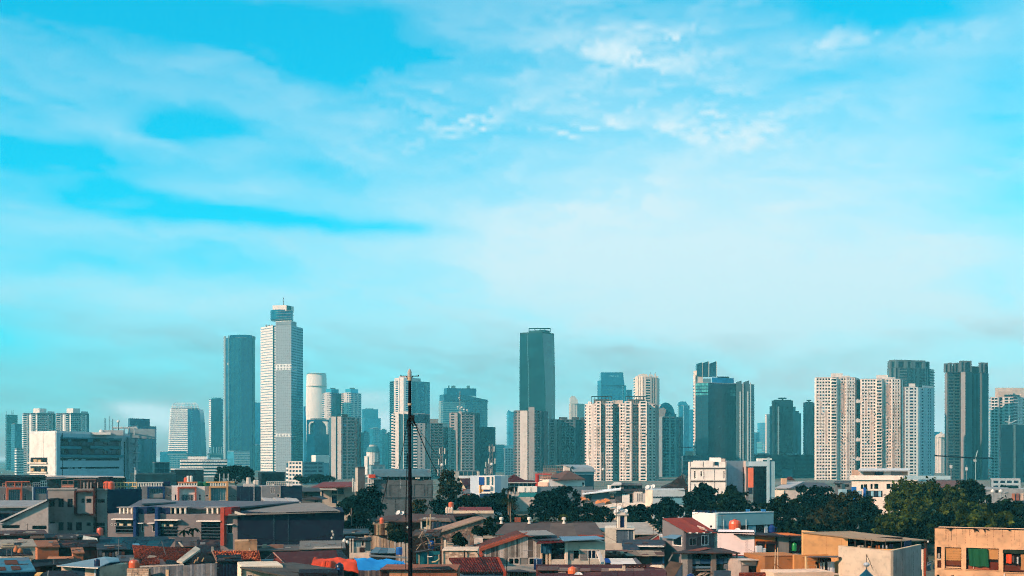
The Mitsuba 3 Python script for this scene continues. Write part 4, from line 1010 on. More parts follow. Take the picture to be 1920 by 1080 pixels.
lowblock('dark_hall','dark grey hall with a leaning roof side, next to the round dark tree',484,534,888,520,20,(28,50,62),roof=(50,70,80))
t = Thing('white_office_block','low white office block with rows of windows under the teal trimmed office tower','building'); Y = 1000
t2 = t; c = chain([(537,10),(541,4),(567,0),(607,22)],Y); zt = ZZ(867,Y)
core(t.part('glazing',(60,90,104),.4,'m_glass'),c,22,0,zt)
m = t.part('wall',(226,220,212),.3)
f = faces(c); facade(f[0],0,ZZ(873,Y),3.4,'B1',m,cols=[WHT]); facade(f[1],0,zt + 1,3.4,'p1 w2 p1 w2 p1 w2 p1 w2 p1',m,cols=[(232,224,214)],sp=.5); facade(f[2],0,zt + .6,3.4,'p1 w9 p1 w3 p1',m,cols=[(130,164,172)],sp=.5)
core(t.part('roof',(200,196,190),.3),c,22,zt,zt + .3)
block(t,'penthouse',[(584,20),(592,8),(617,16)],1060,853,895,16,(232,226,218)); block(t,'annexe',[(607.5,22),(617,26)],Y,868,895,12,(130,180,190))
lowblock('low_house','low grey block with a long flat roof behind the concrete building with the curved roof',700,712,868,900,20,(160,170,172))
lowblock('low_house','pale low block before the cream apartment tower, by the curved metal roof',692,722,873,840,16,(140,168,174),'p1 w2 p1 w2 p1',(160,184,188))
lowblock('podium_building','cream podium with square columns at the foot of the grey tower with dishes',846,898,884,1000,20,(40,84,100),'P2 g9 P1',(206,194,180),fh=6)
for x0,x1,Y,lab in ((520,560,1400,'grey plinth hall at the foot of the tallest tower'),(1000,1060,1050,'brown brick podium under the grey pier tower'),(1600,1700,1000,'pale podium at the foot of the bridged beige twins')):
    lowblock('podium_building',lab,x0,x1,886,Y,24,(130,130,128),'g1',(140,136,132))

# telecom poles in front of the towers
def telecom(px,y0,y1,Y,label,n=3,dishy=True):
    t = Thing('telecom_mast',label,'telecom mast')
    m = t.part('pole',(150,150,150),.2)
    for dx in (-.5,.5): m.tube([P(px,y1,Y) + [dx,0,0],P(px,y0,Y) + [dx,0,0]],.11,4)
    h = (y1 - y0)
    for k in range(9): m.tube([P(px,y1 - h * k / 9,Y) + [-.5,0,0],P(px,y1 - h * (k + 1) / 9,Y) + [.5,0,0]],.07,4)
    for k in range(n):
        for s in (-1,1):
            q = t.part('antenna',(214,206,198),.2); q.par(P(px,y0 + h * (.12 + .3 * k),Y) + [s * (1.0 + .35 * k),-.2,-1.1],[.38,0,0],[0,.25,0],[0,0,2.3])
            m.tube([P(px,y0 + h * (.12 + .3 * k),Y),P(px,y0 + h * (.12 + .3 * k),Y) + [s * (1.0 + .35 * k),0,0]],.06,4)
    if dishy:
        q = t.part('dish',(220,218,212),.1); q.lathe(P(px + 1,y0 + h * .5,Y - .5),[(.2,-.6),(.65,-.2),(.65,.2),(.2,.6)],9)
    return t
telecom(828,838,905,480,'telecom mast with vertical panels rising from the trees beside the black pole',3)
telecom(921,833,908,520,'telecom mast with orange tipped panels before the dark teal plain block',2)
telecom(914,866,908,560,'short telecom mast with white panels beside the taller orange tipped one',2,False)
telecom(1130,848,912,520,'dark lattice mast in front of the broad beige tower',2)
t = Thing('flag_pole','lone pale pole standing before the teal low block','pole'); t.part('shaft',(190,200,200),.2).tube([P(253,925,420),P(253,876,420)],.16,5); t.part('bracket',(190,200,200),.2).par(P(252,890,419.8),[.6,0,0],[0,.3,0],[0,0,1.5])

# shop rows with coloured frames
def frame(t,f,x0,x1,y0,y1,w,col,d=.9,name='portal_frame',bottom=False):
    m = t.part(name,col,.25)
    f.pbox(m,x0,x0 + w,y0,y1,.23,.23 + d); f.pbox(m,x1 - w,x1,y0,y1,.23,.23 + d); f.pbox(m,x0 + w,x1 - w,y0,y0 + w,.23,.23 + d)
    if bottom: f.pbox(m,x0 + w,x1 - w,y1 - w,y1,.23,.23 + d)
    return m
def rail(t,f,x0,x1,y0,y1,n,col,name='roof_rail',d=-.2):
    m = t.part(name,col,.2)
    a,b,za,zb = f.rect(x0,x1,y0,y1)
    for z in (zb,(za + zb) / 2): m.tube([f.pt(a,z,d),f.pt(b,z,d)],.09,4)
    for k in range(n + 1): m.tube([f.pt(a + (b - a) * k / n,za,d),f.pt(a + (b - a) * k / n,zb,d)],.09,4)
def cols_(t,f,x0,x1,y0,y1,n,col,w=2.0,d0=-.6,d1=-.1,name='column'):
    for k in range(n):
        x = x0 + (x1 - x0 - w) * k / max(1,n - 1)
        f.pbox(t.part(name,col,.2),x,x + w,y0,y1,d0,d1)

Y = 330
t = Thing('shop_house','grey shop house with an orange portal frame at the edge of the row','shop house','shop houses with coloured frames')
f = house(t,-40,62,914,Y,14,0,(146,142,140),.5,[(16,37,917,939),(7,10,926,938),(45,49,926,938)])
frame(t,f,12,41,914,944,3.4,ORG); window(t,f,16,37,917,939,col=(150,150,148),bars=6); window(t,f,7,10,926,938); window(t,f,45,49,926,938)
rail(t,f,5,58,906,914,9,(190,150,130)); m = t.part('roof_frame',ORG,.2)
for x in (12,28,41): m.tube([f.pt(f.U(x),f.Z(914,0)),f.pt(f.U(x),f.Z(903.5,0))],.2,4)
m.tube([f.pt(f.U(12),f.Z(904,0)),f.pt(f.U(56),f.Z(904,0))],.2,4); t.part('stair_head',(16,40,58),.3).par(f.pt(f.U(0),f.z1,-9),f.u * 8,-f.n * 5,UP * 2.6)
t = Thing('shop_house','shop house with a blue portal frame beside the tall grey house','shop house','shop houses with coloured frames')
f = house(t,62,91,914,Y,14,0,(120,140,150),.5,[(69,87,915,925)])
frame(t,f,63,90,913,944,3,BLUE_P); window(t,f,69,87,915,925,col=(130,150,156),bars=5); f.pbox(t.part('balcony',(140,140,140),.4),66,87,926,938,.23,.9); rail(t,f,76,88,902,913,3,(140,180,186)); rail(t,f,62,76,905,913,4,(150,160,160))
f.pbox(t.part('stair_head',(18,58,84),.3),64,76,905,914,-6,-4)

t = Thing('row_roof','long dark flat roofed hall behind the tall grey house','building')
f = house(t,-40,88,893,440,18,0,(26,36,44),.4); slab4(t.part('roof',(24,28,32),.4,'m_sheet'),[(-40,893,440),(86,893,440),(84,890.5,470),(-40,890.5,470)],.3)
t = Thing('row_roof','hall with a bright metal eave strip before the white office building','building')
f = house(t,86,236,895,430,18,0,(44,56,66),.4,[(126,130,898,903)]); slab4(t.part('roof',(196,194,190),.4,'m_sheet'),[(128,894.5,428),(234,894.5,428),(230,892.5,446),(86,891.5,446)],.25)
f.pbox(t.part('eave',(236,230,222),.1),129,232,893.5,896.5,.3,1.6); slab4(t.part('roof',(120,122,124),.4,'m_sheet'),[(86,898,427),(128.5,896,427),(126,893.5,432),(86,894,432)],.2)

# tall grey house with the brown frame
Y = 260
t = Thing('grey_house','tall grey house with two rows of windows and a brown portal frame','house')
wins = [(94,103,934,950),(110,120,934.5,950.5),(127,137,935,950.5),(154,159,934.5,942.5),(163,172,935,942.5),(94,103,978,994),(110,119.5,979,994.5),(126.5,136,979,994.5),(143,154,979,994.5),(163,171,979.5,986)]
f = house(t,90,201,917,Y,13,1.5,(158,152,148),.45,wins + [(183,197,936,942.5),(182,197,980,986),(183,197,987,1003)])
for w_ in wins: window(t,f,*w_,col=(24,40,56),frame=(96,96,98),bars=2,fw=.06)
for w_ in ((183,197,936,942.5),(182,197,980,986),(183,197,987,1003)): window(t,f,*w_,col=(40,44,50),frame=(70,60,60),bars=3)
frame(t,f,142,180,919.5,966,3.0,(92,48,44),1.3,bottom=True); f.pbox(t.part('panel',(170,164,160),.4),146,176,923,962.6,.23,.5)
for w_ in ((154,159,934.5,942.5),(163,172,935,942.5)): f.pbox(t.part('window',(30,44,58),.3,'m_glass'),*w_,.5,.56)
f.pbox(t.part('pilaster',(62,30,34),.3),178,182,905,1004,.24,1.5)
f.pbox(t.part('coping',(176,172,168),.4),89,141,915,918,.0,.5); f.pbox(t.part('coping',(150,146,144),.4),182,202,916,919,-.2,.5)
m = t.part('roof_room',(40,44,54),.3); m.par(f.pt(f.U(137),f.z1 - .3,-4),f.u * 4.6,-f.n * 5,UP * 2.4); m.par(f.pt(f.U(179),f.z1 - .3,-3),f.u * 2.1,-f.n * 5,UP * 2.8)
q = t.part('roof_frame',(120,96,88),.3)
for x in (137,150,164,177): q.tube([f.pt(f.U(x),f.z1,-1),f.pt(f.U(x),f.z1 + 1.9,-1)],.13,4)
q.tube([f.pt(f.U(136),f.z1 + 1.9,-1),f.pt(f.U(178),f.z1 + 1.9,-1)],.16,4); cols_(t,f,150,178,905,917,5,(176,170,164),2.0,-3.6,-3.2)
rail(t,f,114,137,901,916,2,(150,130,120),d=-1.0); f.box(t.part('roof_beam',(196,140,120),.3),f.U(114),f.U(137),f.z1 + .35,f.z1 + .75,-1.2,-.9)
sd = Face(XY(201,Y + 1.5),XY(266,Y + 8)); sd_m = t.part('side_wall',(12,62,92),.25); sd.box(sd_m,.05,sd.W,0,ZZ(918,Y + 1.5),-10,0)
for i,px in enumerate((200.5,208)):
    tank(px,917.5,Y + 4,.78,1.75,(222,112,74),f'orange ribbed tank on the grey house roof, {("beside the brown pilaster", "the one farther from the pilaster")[i]}','orange roof tanks in a pair')
t = Thing('roof_frame','cream pergola rails on the roof behind the pair of orange tanks','pergola'); m = t.part('rail',(220,196,150),.2); Yp = Y + 9
for y in (905,912.5): m.tube([P(212,y,Yp),P(257,y,Yp)],.14,4)
for x in (213,219,226,233,241,249,256): t.part('post',(220,196,150),.2).tube([P(x,919,Yp),P(x,903.5,Yp)],.13,4)

# gabled white warehouse at the edge
t = Thing('gabled_warehouse','pale warehouse with a slanting roof edge and two long slit windows','warehouse'); Y = 252
f = Face(XY(-30,Y),XY(91,Y + 1)); t.f = f
w = t.part('wall',(178,172,168),.5)
zb = f.Z(1003,0); r1,r2 = f.rect(4.5,37.5,984.5,990),f.rect(61,88,985.5,992)
wall_open(w,f,0,f.Z(983,5),[r1,r2],.2)
def z_at(py,px): return f.Z(py,f.U(px))
w.prism([f.pt(0,z_at(983,4)),f.pt(f.W,z_at(983,4)),f.pt(f.W,z_at(940,91)),f.pt(f.U(60),z_at(953,60)),f.pt(f.U(3),z_at(983,4))],f.n * .2)
w.par(f.pt(0,0,-.2),f.u * f.W,-f.n * 14,UP * (z_at(985,4)))
for r in (r1,r2):
    k = t.part('window',(26,30,36),.2,'m_glass'); f.box(k,r[0],r[1],r[2],r[3],-.1,.04)
rs = t.part('roof',(120,118,118),.4,'m_sheet')
slab4(rs,[f.pt(f.U(-2),z_at(979,-2) ,.9),f.pt(f.U(91),z_at(935,91),.9),f.pt(f.U(91),z_at(935,91),-14),f.pt(f.U(-2),z_at(979,-2),-14)],.3)
f2 = t.part('barge_board',(196,196,194),.3); a,b = f.pt(f.U(-2),z_at(982,-2),.95),f.pt(f.U(91),z_at(938.5,91),.95)
f2.prism([a,b,b + [0,0,.35],a + [0,0,.35]],f.n * .12)
t = Thing('flat_roof_shed','long shed with a pale grey flat roof behind the slanting warehouse','shed')
f = house(t,-40,92,951,285,12,0,(160,160,160),.5); slab4(t.part('roof',(176,176,176),.5,'m_sheet'),[(-40,951,284),(76,949,284),(91,938,312),(-40,938,312)],.3)
t = Thing('blue_shed','dark blue shed tucked under the slanting roof edge','shed'); f = house(t,-20,45,961,262,6,0,(14,60,90),.3); f.box(t.part('panel',(110,160,176),.3),f.U(18),f.U(32),f.Z(972,3),f.Z(963,3),.23,.4)
slab4(t.part('roof',(70,80,88),.4,'m_sheet'),[(-20,961,261.5),(45,961,261.5),(45,958.5,268),(-20,958.5,268)],.2)

# shop row behind the long warehouse
Y = 330
t = Thing('shop_house','blue framed shop house behind the long warehouse roof, next to the dark blue wall','shop house','shop houses with coloured frames')
f = house(t,266,322,912,Y,12,0,(142,142,144),.45,[(281,304,916,925),(312,321,928,931)])
frame(t,f,276,309,912,936,4,BLUE_P,1.0); window(t,f,281,304,916,925,col=(140,140,140),bars=7); window(t,f,312,321,928,931); f.pbox(t.part('balcony',(150,150,150),.4),280,305,926,933,.23,.8)
f.pbox(t.part('stair_head',(14,60,96),.3),306,320,902.5,912,-4,-1); cols_(t,f,258,304,906,912.5,10,(226,220,208),2.6); f.pbox(t.part('roof_beam',(206,204,196),.2),258,306,903.8,906,-.7,0)
t = Thing('shop_house','white shop house with a red portal frame in the row behind the warehouse','shop house','shop houses with coloured frames')
f = house(t,322,384,912,Y,12,0,(226,220,214),.35,[(340,363,927,939),(327.5,331,927,938),(373,376.5,927,938)])
frame(t,f,333,368,912.5,942,3,(190,106,84),1.0); window(t,f,340,363,927,939,col=(128,126,130),bars=8); window(t,f,327.5,331,927,938,col=(30,66,90)); window(t,f,373,376.5,927,938,col=(30,66,90))
f.pbox(t.part('roof_beam',(214,150,110),.2),333,370,903.5,906,-.7,0); cols_(t,f,334,370,906,912.5,8,(230,222,210),2.4)
for px in (353,359): t.part('chimney',(220,216,208),.3).lathe(P(px,906,Y + 5),[(.35,0),(.4,1.6),(.4,2.0)],10)
tank(350,903.5,Y + 6,.75,1.3,(216,112,78),'small orange tank behind the red framed shop house')
t = Thing('shop_house','grey shop house with a tan portal frame and a curtained window','shop house','shop houses with coloured frames')
f = house(t,384,444,912,Y,12,0,(150,148,148),.45,[(396,423,916,939),(384.5,391,927,932),(429,441,928,932)])
frame(t,f,392,427.5,911.5,942,3,TAN,1.0); window(t,f,396,423,916,939,col=(176,172,168),bars=6); window(t,f,384.5,391,927,932); window(t,f,429,441,928,932)
f.pbox(t.part('roof_beam',(220,176,120),.2),386,428,903,905.5,-.7,0); cols_(t,f,394,424,905.5,912,7,(226,216,200),2.2)
f.pbox(t.part('frame_post',TAN,.2),424.5,428,902.5,912,-.2,.6); f.pbox(t.part('roof_beam',(220,176,120),.2),428,440,903,905,-.7,0)
for px in (374,387): tank(px,912.5,Y + 4,.95,1.4,(24,120,74),f'green roof tank {"beside the red framed" if px < 380 else "before the tan framed"} shop house','green roof tanks')
t = Thing('blue_hall','dark blue hall front with panel joints in the shop row','building')
f = house(t,444,490,913,Y,12,0,(10,54,82),.25)
for x in (451,467,475): f.pbox(t.part('joint',(60,100,120),.2),x,x + .7,914,940,.23,.3)
f.pbox(t.part('downpipe',(170,172,172),.1),475.5,477,912,940,.3,.5)
f.pbox(t.part('roof_room',(206,200,194),.3),456,478,907.5,912.5,-4,-1)
for px,r in ((466,.62),(478.5,.5),(483,.4)): t.part('roof_pipe',(214,206,196),.3).lathe(P(px,907 if px < 470 else 912,Y + 3),[(r,0),(r,1.4),(r * .8,1.7)],10)
for px in (412,420,428): t.part('roof_pipe',(180,186,186),.3).tube([P(px,904,Y + 8),P(px,888,Y + 8)],.14,5)
t = Thing('shop_house','grey shop house with a dark blue side, last of the row behind the warehouse','shop house','shop houses with coloured frames')
f = house(t,490,566,911,Y,12,3,(150,150,152),.45,[(519,524,926,932),(507,510,913,925),(512,515,913,925)])
f.pbox(t.part('blue_panel',(12,56,84),.25),527,566,911,941,.23,.4); f.pbox(t.part('downpipe',(160,160,160),.1),524.5,526,908,932,.3,.6)
for w_ in ((519,524,926,932),(507,510,913,925),(512,515,913,925)): window(t,f,*w_)
rail(t,f,500,546,903.5,911,12,(206,204,196)); f.pbox(t.part('roof_beam',(190,190,184),.2),500,548,902.5,905,-.8,-.3)
for px in (502,508,537,543): t.part('ac_unit',(222,220,214),.2).par(P(px,911.5,Y + 1),[.7,0,0],[0,.5,0],[0,0,.7])

# the long warehouse
Y = 232
t = Thing('long_warehouse','long warehouse with a pale metal roof, grey shop fronts and a big blank blue wall','warehouse')
wo = [(209,213,981.5,985),(215,219.5,981.5,985),(218,256,974.5,999),(266,271,980.5,997),(287,292,981,997),(298,334,976,1006),(378,419,978,1013),(426,438,985,1000)]
f = house(t,203,446,963,Y,20,-4,(140,134,134),.35,wo)
for w_ in wo[:2] + wo[3:5] + wo[7:]: window(t,f,*w_,col=(22,30,38),frame=(206,200,194))
for x0,x1,y0,y1,rows in ((218,256,974.5,999,4),(298,334,976,1006,5),(378,419,978,1013,6)):
    nc = 5
    for r in range(rows):
        ya,yb = y0 + (y1 - y0) * r / rows,y0 + (y1 - y0) * (r + 1) / rows
        f.pbox(t.part('transom',(96,116,126),.2),x0,x1,yb - 1.0,yb,.1,.5)
        for k in range(nc):
            xa,xb = x0 + (x1 - x0) * k / nc,x0 + (x1 - x0) * (k + 1) / nc
            lit = r == 1 and k in (1,3)
            if x0 == 378 and r == 1: lit = False
            f.pbox(t.part('pane',(222,206,178) if lit else [(14,34,50),(20,50,68),(10,26,40)][(k * 3 + r) % 3],.2,'m_paint' if lit else 'm_glass'),xa + .3,xb - .3,ya + .3,yb - 1.2,.04,.5 if lit else .12)
for x0,x1,y in ((217,257,973.5),(297,341,975),(375,420,977)): f.pbox(t.part('awning',(232,222,210),.2),x0,x1,y - 1.6,y + .6,.23,1.8)
for x0,x1,y in ((262,272,981),(281,294,981),(425,440,983)): f.pbox(t.part('hood',(230,224,216),.2),x0,x1,y - 1,y + .4,.23,1.1)
for x0,x1,y0 in ((256,261,950),(296.5,302,950)): f.pbox(t.part('pier',(10,74,122),.25),x0,x1,y0,1013,.24,1.4)
f.pbox(t.part('pier',(180,92,76),.3),419,426,951,1022,.24,1.5); f.pbox(t.part('beam',(150,52,46),.3),426,439,951,966,-3,1.4); f.pbox(t.part('beam',(10,60,100),.3),302,320,951,963,-4,.3); f.pbox(t.part('beam',(10,60,100),.3),261,277,951,963,-4,.3)
for x0,x1,n in ((224,256,5),(309,349,5),(388,419,4)): cols_(t,f,x0,x1,952.5,963,n,(236,226,210),2.6,-.3,.2); f.pbox(t.part('cornice',(150,150,150),.2),x0 - 4,x1 + 3,950.5,952.5,-2,.3)
f.pbox(t.part('back_wall',(190,184,176),.4),224,418,953,963,-4.4,-4.1)
bl = Face(XY(446,Y - 4),XY(645,Y - 1)); z2 = bl.Z(962,0)
q = t.part('blue_wall',(0,44,72),.18); bl.box(q,0,bl.W,0,z2 + .1,-24,.25)
for x in (513.3,540): bl.pbox(t.part('downpipe',(84,110,124),.2),x,x + .9,961,1021,.26,.42)
for x0 in range(450,645,24): bl.pbox(t.part('sheet_joint',(4,46,68),.1),x0,x0 + .5,962,1030,.255,.29)
rf = t.part('roof',(158,152,146),.3,'m_sheet')
slab4(rf,[(428,964,Y - 5.5),(638,957.5,Y - 3),(600,942,Y + 26),(420,949.5,Y + 26)],.3)
rf2 = t.part('roof',(126,130,138),.35,'m_sheet')
slab4(rf2,[(238,951.5,Y + 2),(430,952,Y - 1),(566,940,Y + 30),(262,938,Y + 30)],.3)
slab4(t.part('roof',(140,142,146),.4,'m_sheet'),[(266,944,Y + 6),(330,941,Y + 18),(305,935.5,Y + 34),(266,935,Y + 34)],.3)
t.part('gable',(226,214,198),.3).prism([P(440,958,Y - 5.3),P(462,965.5,Y - 5.3),P(440,965.5,Y - 5.3)],[0,.3,0])
t.part('eave',(60,66,72),.2).prism([P(462,962.4,Y - 5),P(632,957.6,Y - 3.2),P(632,959.2,Y - 3.2),P(462,964.3,Y - 5)],[0,.2,0])
for k in range(3): slab4(t.part('roof_vent',(196,192,188),.3,'m_sheet'),[(498 + k * 22,940.5,Y + 30),(520 + k * 22,941.5,Y + 28),(512 + k * 22,934.5,Y + 42),(490 + k * 22,932.5,Y + 44)],.3)
t.part('lamp',(220,214,206),.1).lathe(P(650.5,1019,226),[(.1,-.1),(.22,0),(.16,.25)],8)
t = Thing('wall_lamp','lamp and meter boxes fixed to the big blue wall','lamp'); k = t.part('bracket',(120,124,126),.2); k.tube([P(623,998,Y - 3),P(627,1012,Y - 3)],.05,4)
for x,y in ((623,997),(625,1003),(622,1009),(628,1016)): t.part('lamp_head',(214,208,198),.1).lathe(P(x,y,Y - 3.3),[(.1,-.2),(.2,0),(.14,.25)],8)
wire([P(452,1000,Y - 5.5),P(622,1001,Y - 3.4)],'black cable sagging along the big blue wall',1.4,.05)

t = Thing('teal_shed','shed with a teal sheet roof below the warehouse shop fronts','shed'); f = house(t,186,318,1014,214,10,0,(18,70,86),.4)
strip(t,'roof_sheet',(P(178,1027,196),P(312,1034,194)),(P(186,1006,222),P(330,1010,222)),6,.03,cols=((10,88,104),(14,100,114),(8,76,92)),wear=.25)

# red roofed house and neighbours
Y = 400
t = Thing('red_roof_house','house with a wide dull red roof next to the concrete tower','house')
f = house(t,598,664,914,Y,14,0,(196,188,176),.5,[(603,607,920,936),(622,645,916,926),(622,632,928,944)],inner=(20,50,70))
slab4(t.part('roof',(146,84,84),.3,'m_sheet'),[(583,913.5,Y - 4),(660,911.5,Y - 4),(660,903,Y + 12),(606,903.5,Y + 12)],.3)
slab4(t.part('canopy',(206,198,186),.4,'m_sheet'),[(588,917,Y - 6),(632,918,Y - 6),(628,914,Y - 1),(592,913.5,Y - 1)],.2); f.pbox(t.part('balcony',(170,164,156),.4),620,646,926,928.5,.23,1.5); cols_(t,f,620,646,916,945,3,(180,172,162),1.5,1.2,1.5)
for w_ in ((603,607,920,936),(622,632,928,944)): window(t,f,*w_,col=(20,60,90))
t = Thing('low_house','low house with a dark arched roof before the red roofed house','house'); f = house(t,566,604,936,330,10,0,(120,118,116),.5,[(590,596,938,946)])
a = t.part('roof',(88,90,96),.4,'m_sheet'); a.prism([P(565,937,329.5)] + [P(565 + 40 * k / 8,937 - 5.5 * math.sin(math.pi * k / 8),329.5) for k in range(1,8)] + [P(605,937,329.5)],[0,10,0])
for px,lab in ((575,'dark low house hidden among greenery beside the long warehouse'),):
    t = Thing('low_house',lab,'house'); f = house(t,566,600,920,370,10,0,(60,66,68),.5,[(570,576,924,930)]); slab4(t.part('roof',(96,100,104),.4,'m_sheet'),[(562,921,367),(602,921,367),(598,914,380),(566,914,380)],.2)

# grey concrete building with the curved metal roof
Y = 380
t = Thing('concrete_building','grey concrete building with a curved metal roof and a square side tower','building')
f = house(t,696,812,900,Y,22,3,(112,118,120),.75)
pn = [(705,724,908.5,930),(730,772,909,930),(776,796,908,930),(801,810,908,930)]
for x0,x1,y0,y1 in pn:
    m = t.part('panel_frame',(84,92,96),.6)
    f.pbox(m,x0,x0 + .8,y0,y1,.23,.36); f.pbox(m,x1 - .8,x1,y0,y1,.23,.36); f.pbox(m,x0 + .8,x1 - .8,y0,y0 + .9,.23,.36)
for x0,x1,y in ((700,812,932),(724,776,934)): f.pbox(t.part('ledge',(96,104,108),.6),x0,x1,y,y + .9,.23,.5)
f.pbox(t.part('joint',(60,70,76),.3),741,741.8,935,975,.23,.3)
f.pbox(t.part('attic',(20,26,32),.2),716,808,892,900,-3,-.3); cols_(t,f,716,806,892,900,9,(150,158,160),1.6,-.5,.1)
r = t.part('roof',(116,150,160),.4,'m_sheet')
prof = [(0,0),(1.4,1.0),(3.2,1.75),(6,2.1),(9,2.2)]
za = f.Z(893,0)
for (a0,h0),(a1,h1) in zip(prof,prof[1:]): slab4(r,[f.pt(f.U(701),za + h0,1.2 - a0),f.pt(f.U(807),za + h0,1.2 - a0),f.pt(f.U(807),za + h1,1.2 - a1),f.pt(f.U(701),za + h1,1.2 - a1)],.2)
f.box(t.part('gutter',(50,80,92),.2),f.U(700),f.U(806),f.Z(885.5,0),f.Z(884,0),-5.5,-5.0); f.box(t.part('ridge_cap',(150,186,194),.2),f.U(701),f.U(806),f.Z(883.5,0),f.Z(880.8,0),-9,-8)
t.part('stain',(176,178,176),.2); f.pbox(t.parts[-1],751,751.8,898,917,.225,.25)
st = t.part('stair_tower',(178,172,162),.4); cb = chain([(666,6),(671,0),(684,1)],Y); core(st,cb,8,0,ZZ(877,Y))
for i,fa in enumerate(faces(cb)):
    if i: fa.box(t.part('tower_face',(122,122,122),.5),0.02,fa.W,0,ZZ(877,Y),.0,.12)
core(t.part('tower_cap',(90,104,108),.3),[q + [0,0] for q in chain([(665.5,6),(671,-.3),(684.6,.7)],Y)],8.4,ZZ(877,Y),ZZ(875.3,Y))
for x,y0,y1,w_ in ((660,896,922,2),(664,903,922,3),(689,894,920,3),(694,895,932,2),(698,895,932,2)): f.pbox(t.part('white_post',(224,216,206),.2),x,x + w_,y0,y1,1.0,1.6)
f.pbox(t.part('cross_beam',(224,216,206),.2),685,700,905,907,1.61,2.0); f.pbox(t.part('orange_hood',(214,92,62),.3),691,703,889.5,896,.3,2.2)
for x in (704,778,783): f.pbox(t.part('vent',(222,206,186),.2),x,x + 4,893,898,.25,.9)
t.part('roof_box',(222,206,188),.3).par(P(797,890,Y + 6),[1.7,0,0],[0,2,0],[0,0,1.5])
for a,b,lab in (((728,893),(716,943),'slack black cable slanting across the concrete building'),((764,850),(760,970),'black guy cable hanging beside the pole across the concrete building')):
    wire([P(*a,120),P(*b,150)],lab,.2,.045)

# purple roof, white modern building, pavilion, villa
Y = 450
t = Thing('purple_roof_house','house with a steep purple roof and a cream gable beside the white modern building','house')
f = house(t,868,900,916,Y,10,0,(176,108,92),.4)
slab4(t.part('roof',(92,54,66),.2,'m_sheet'),[(873,917,Y - 2),(900,917,Y - 2),(900,895,Y + 8),(861,896,Y + 8)],.3)
t.part('gable',(206,190,164),.3).prism([P(862,897,Y - 1),P(874,918,Y - 2),P(862,914,Y - 1)],[0,.3,0]); slab4(t.part('ridge_cap',(206,206,202),.2),[(862,896,Y + 7.5),(900,896,Y + 7.5),(900,892,Y + 9),(860,892,Y + 9)],.4)
slab4(t.part('canopy',(130,140,146),.3,'m_sheet'),[(862,925,Y - 9),(890,926,Y - 9),(884,917,Y - 3),(876,917,Y - 3)],.2)
t = Thing('white_modern_building','white modern building with blue and yellow panels beside the dark red pavilion','building')
f = house(t,898,928,892,Y - 10,14,-2,(228,224,218),.2,[(912,919,894,910),(922,926,894,910)])
for w_ in ((912,919,894,910),(922,926,894,910)): window(t,f,*w_,col=(150,150,150),frame=(228,224,220))
for x0,x1,y0,y1,c_ in ((899,908.5,894.5,909,(10,96,160)),(899.5,901.5,910,924,(226,180,90)),(901.6,904,908,924,(20,34,60)),(904.2,906.5,910,924,(226,170,70)),(900,921,925.5,936,(10,70,110)),(908,919,918.6,921.4,(26,74,140))): f.pbox(t.part('panel',c_,.15),x0,x1,y0,y1,.23,.5)
f.pbox(t.part('balcony',(236,228,218),.2),905.5,922,911,917.6,.51,1.4); f.pbox(t.part('balcony',(236,228,218),.2),905.5,922,922,925,.51,1.4)
b = Face(XY(928,Y - 12),XY(939,Y - 8)); b.box(t.part('side_wall',(196,210,220),.2),0,b.W,0,b.Z(892,0),-10,.1)
t = Thing('pavilion','pavilion with a dark red hipped roof over glazed sides','pavilion'); Y = 470
f = house(t,939,1008,905,Y,12,0,(190,190,186),.3,[(939.5,953,906,911.5),(954,972,906,911.5),(975,1007,906,911.5),(940,970,913,922)],inner=(18,40,56))
rp = t.part('roof',(104,36,40),.2,'m_sheet'); zr = ZZ(902,Y)
ap = P(963,889.5,Y + 6)
e = [P(936,903,Y - 2),P(1003,903,Y - 2),P(1003,901,Y + 14),P(936,901,Y + 14)]
mid = [(p + ap) / 2 - [0,0,.9] for p in e]
for i in range(4):
    j = (i + 1) % 4
    slab4(rp,[e[i],e[j],mid[j],mid[i]],.15); slab4(rp,[mid[i],mid[j],ap + (mid[j] - mid[i]) * .02,ap],.15)
slab4(t.part('eave',(200,200,196),.2),[(936,904.5,Y - 3),(1013,904.5,Y - 3),(1013,902.8,Y + 10),(936,902.8,Y + 10)],.25)
cols_(t,f,939,1006,905,925,9,(214,214,210),1.4,.24,.7); gl = t.part('pane',(40,84,104),.4,'m_glass')
for k in range(12): f.pbox(gl,940 + k * 5.6,944.6 + k * 5.6,906.5,911.3,.03,.1,[(40,90,110),(20,44,60)][k % 2])
t = Thing('white_billboard','blank white board over a teal awning below the pavilion','board'); Y = 440
f = Face(XY(971,Y),XY(1007,Y)); f.pbox(t.part('board',(236,232,224),.2),971,1007,911.5,922.5,0,.5)
for x in (984,995): f.pbox(t.part('post',(60,80,84),.2),x,x + .7,914,935,.51,.7)
slab4(t.part('awning',(14,128,128),.2),[(971,931,Y - 5),(1008,931,Y - 5),(1008,923.5,Y - .5),(976,923.5,Y - .5)],.15)
t = Thing('villa','white villa with a brown hipped roof behind the long grey wall','house'); Y = 460
f = house(t,1029,1096,899,Y,14,3,(228,226,222),.2,[(1091,1095,904,911)])
sf = Face(XY(1014,Y + 6),XY(1029,Y)); sf.box(t.part('side_wall',(236,222,206),.2),0,sf.W,0,sf.Z(899,0),-6,.2)
rr = t.part('roof',(134,104,94),.3,'m_sheet')
A,B,C_,D_,E_ = P(1010,900.5,Y + 6),P(1049,899.5,Y - 3),P(1098,898.5,Y + 2),P(1066,882.5,Y + 7),P(1060,882.3,Y + 9)
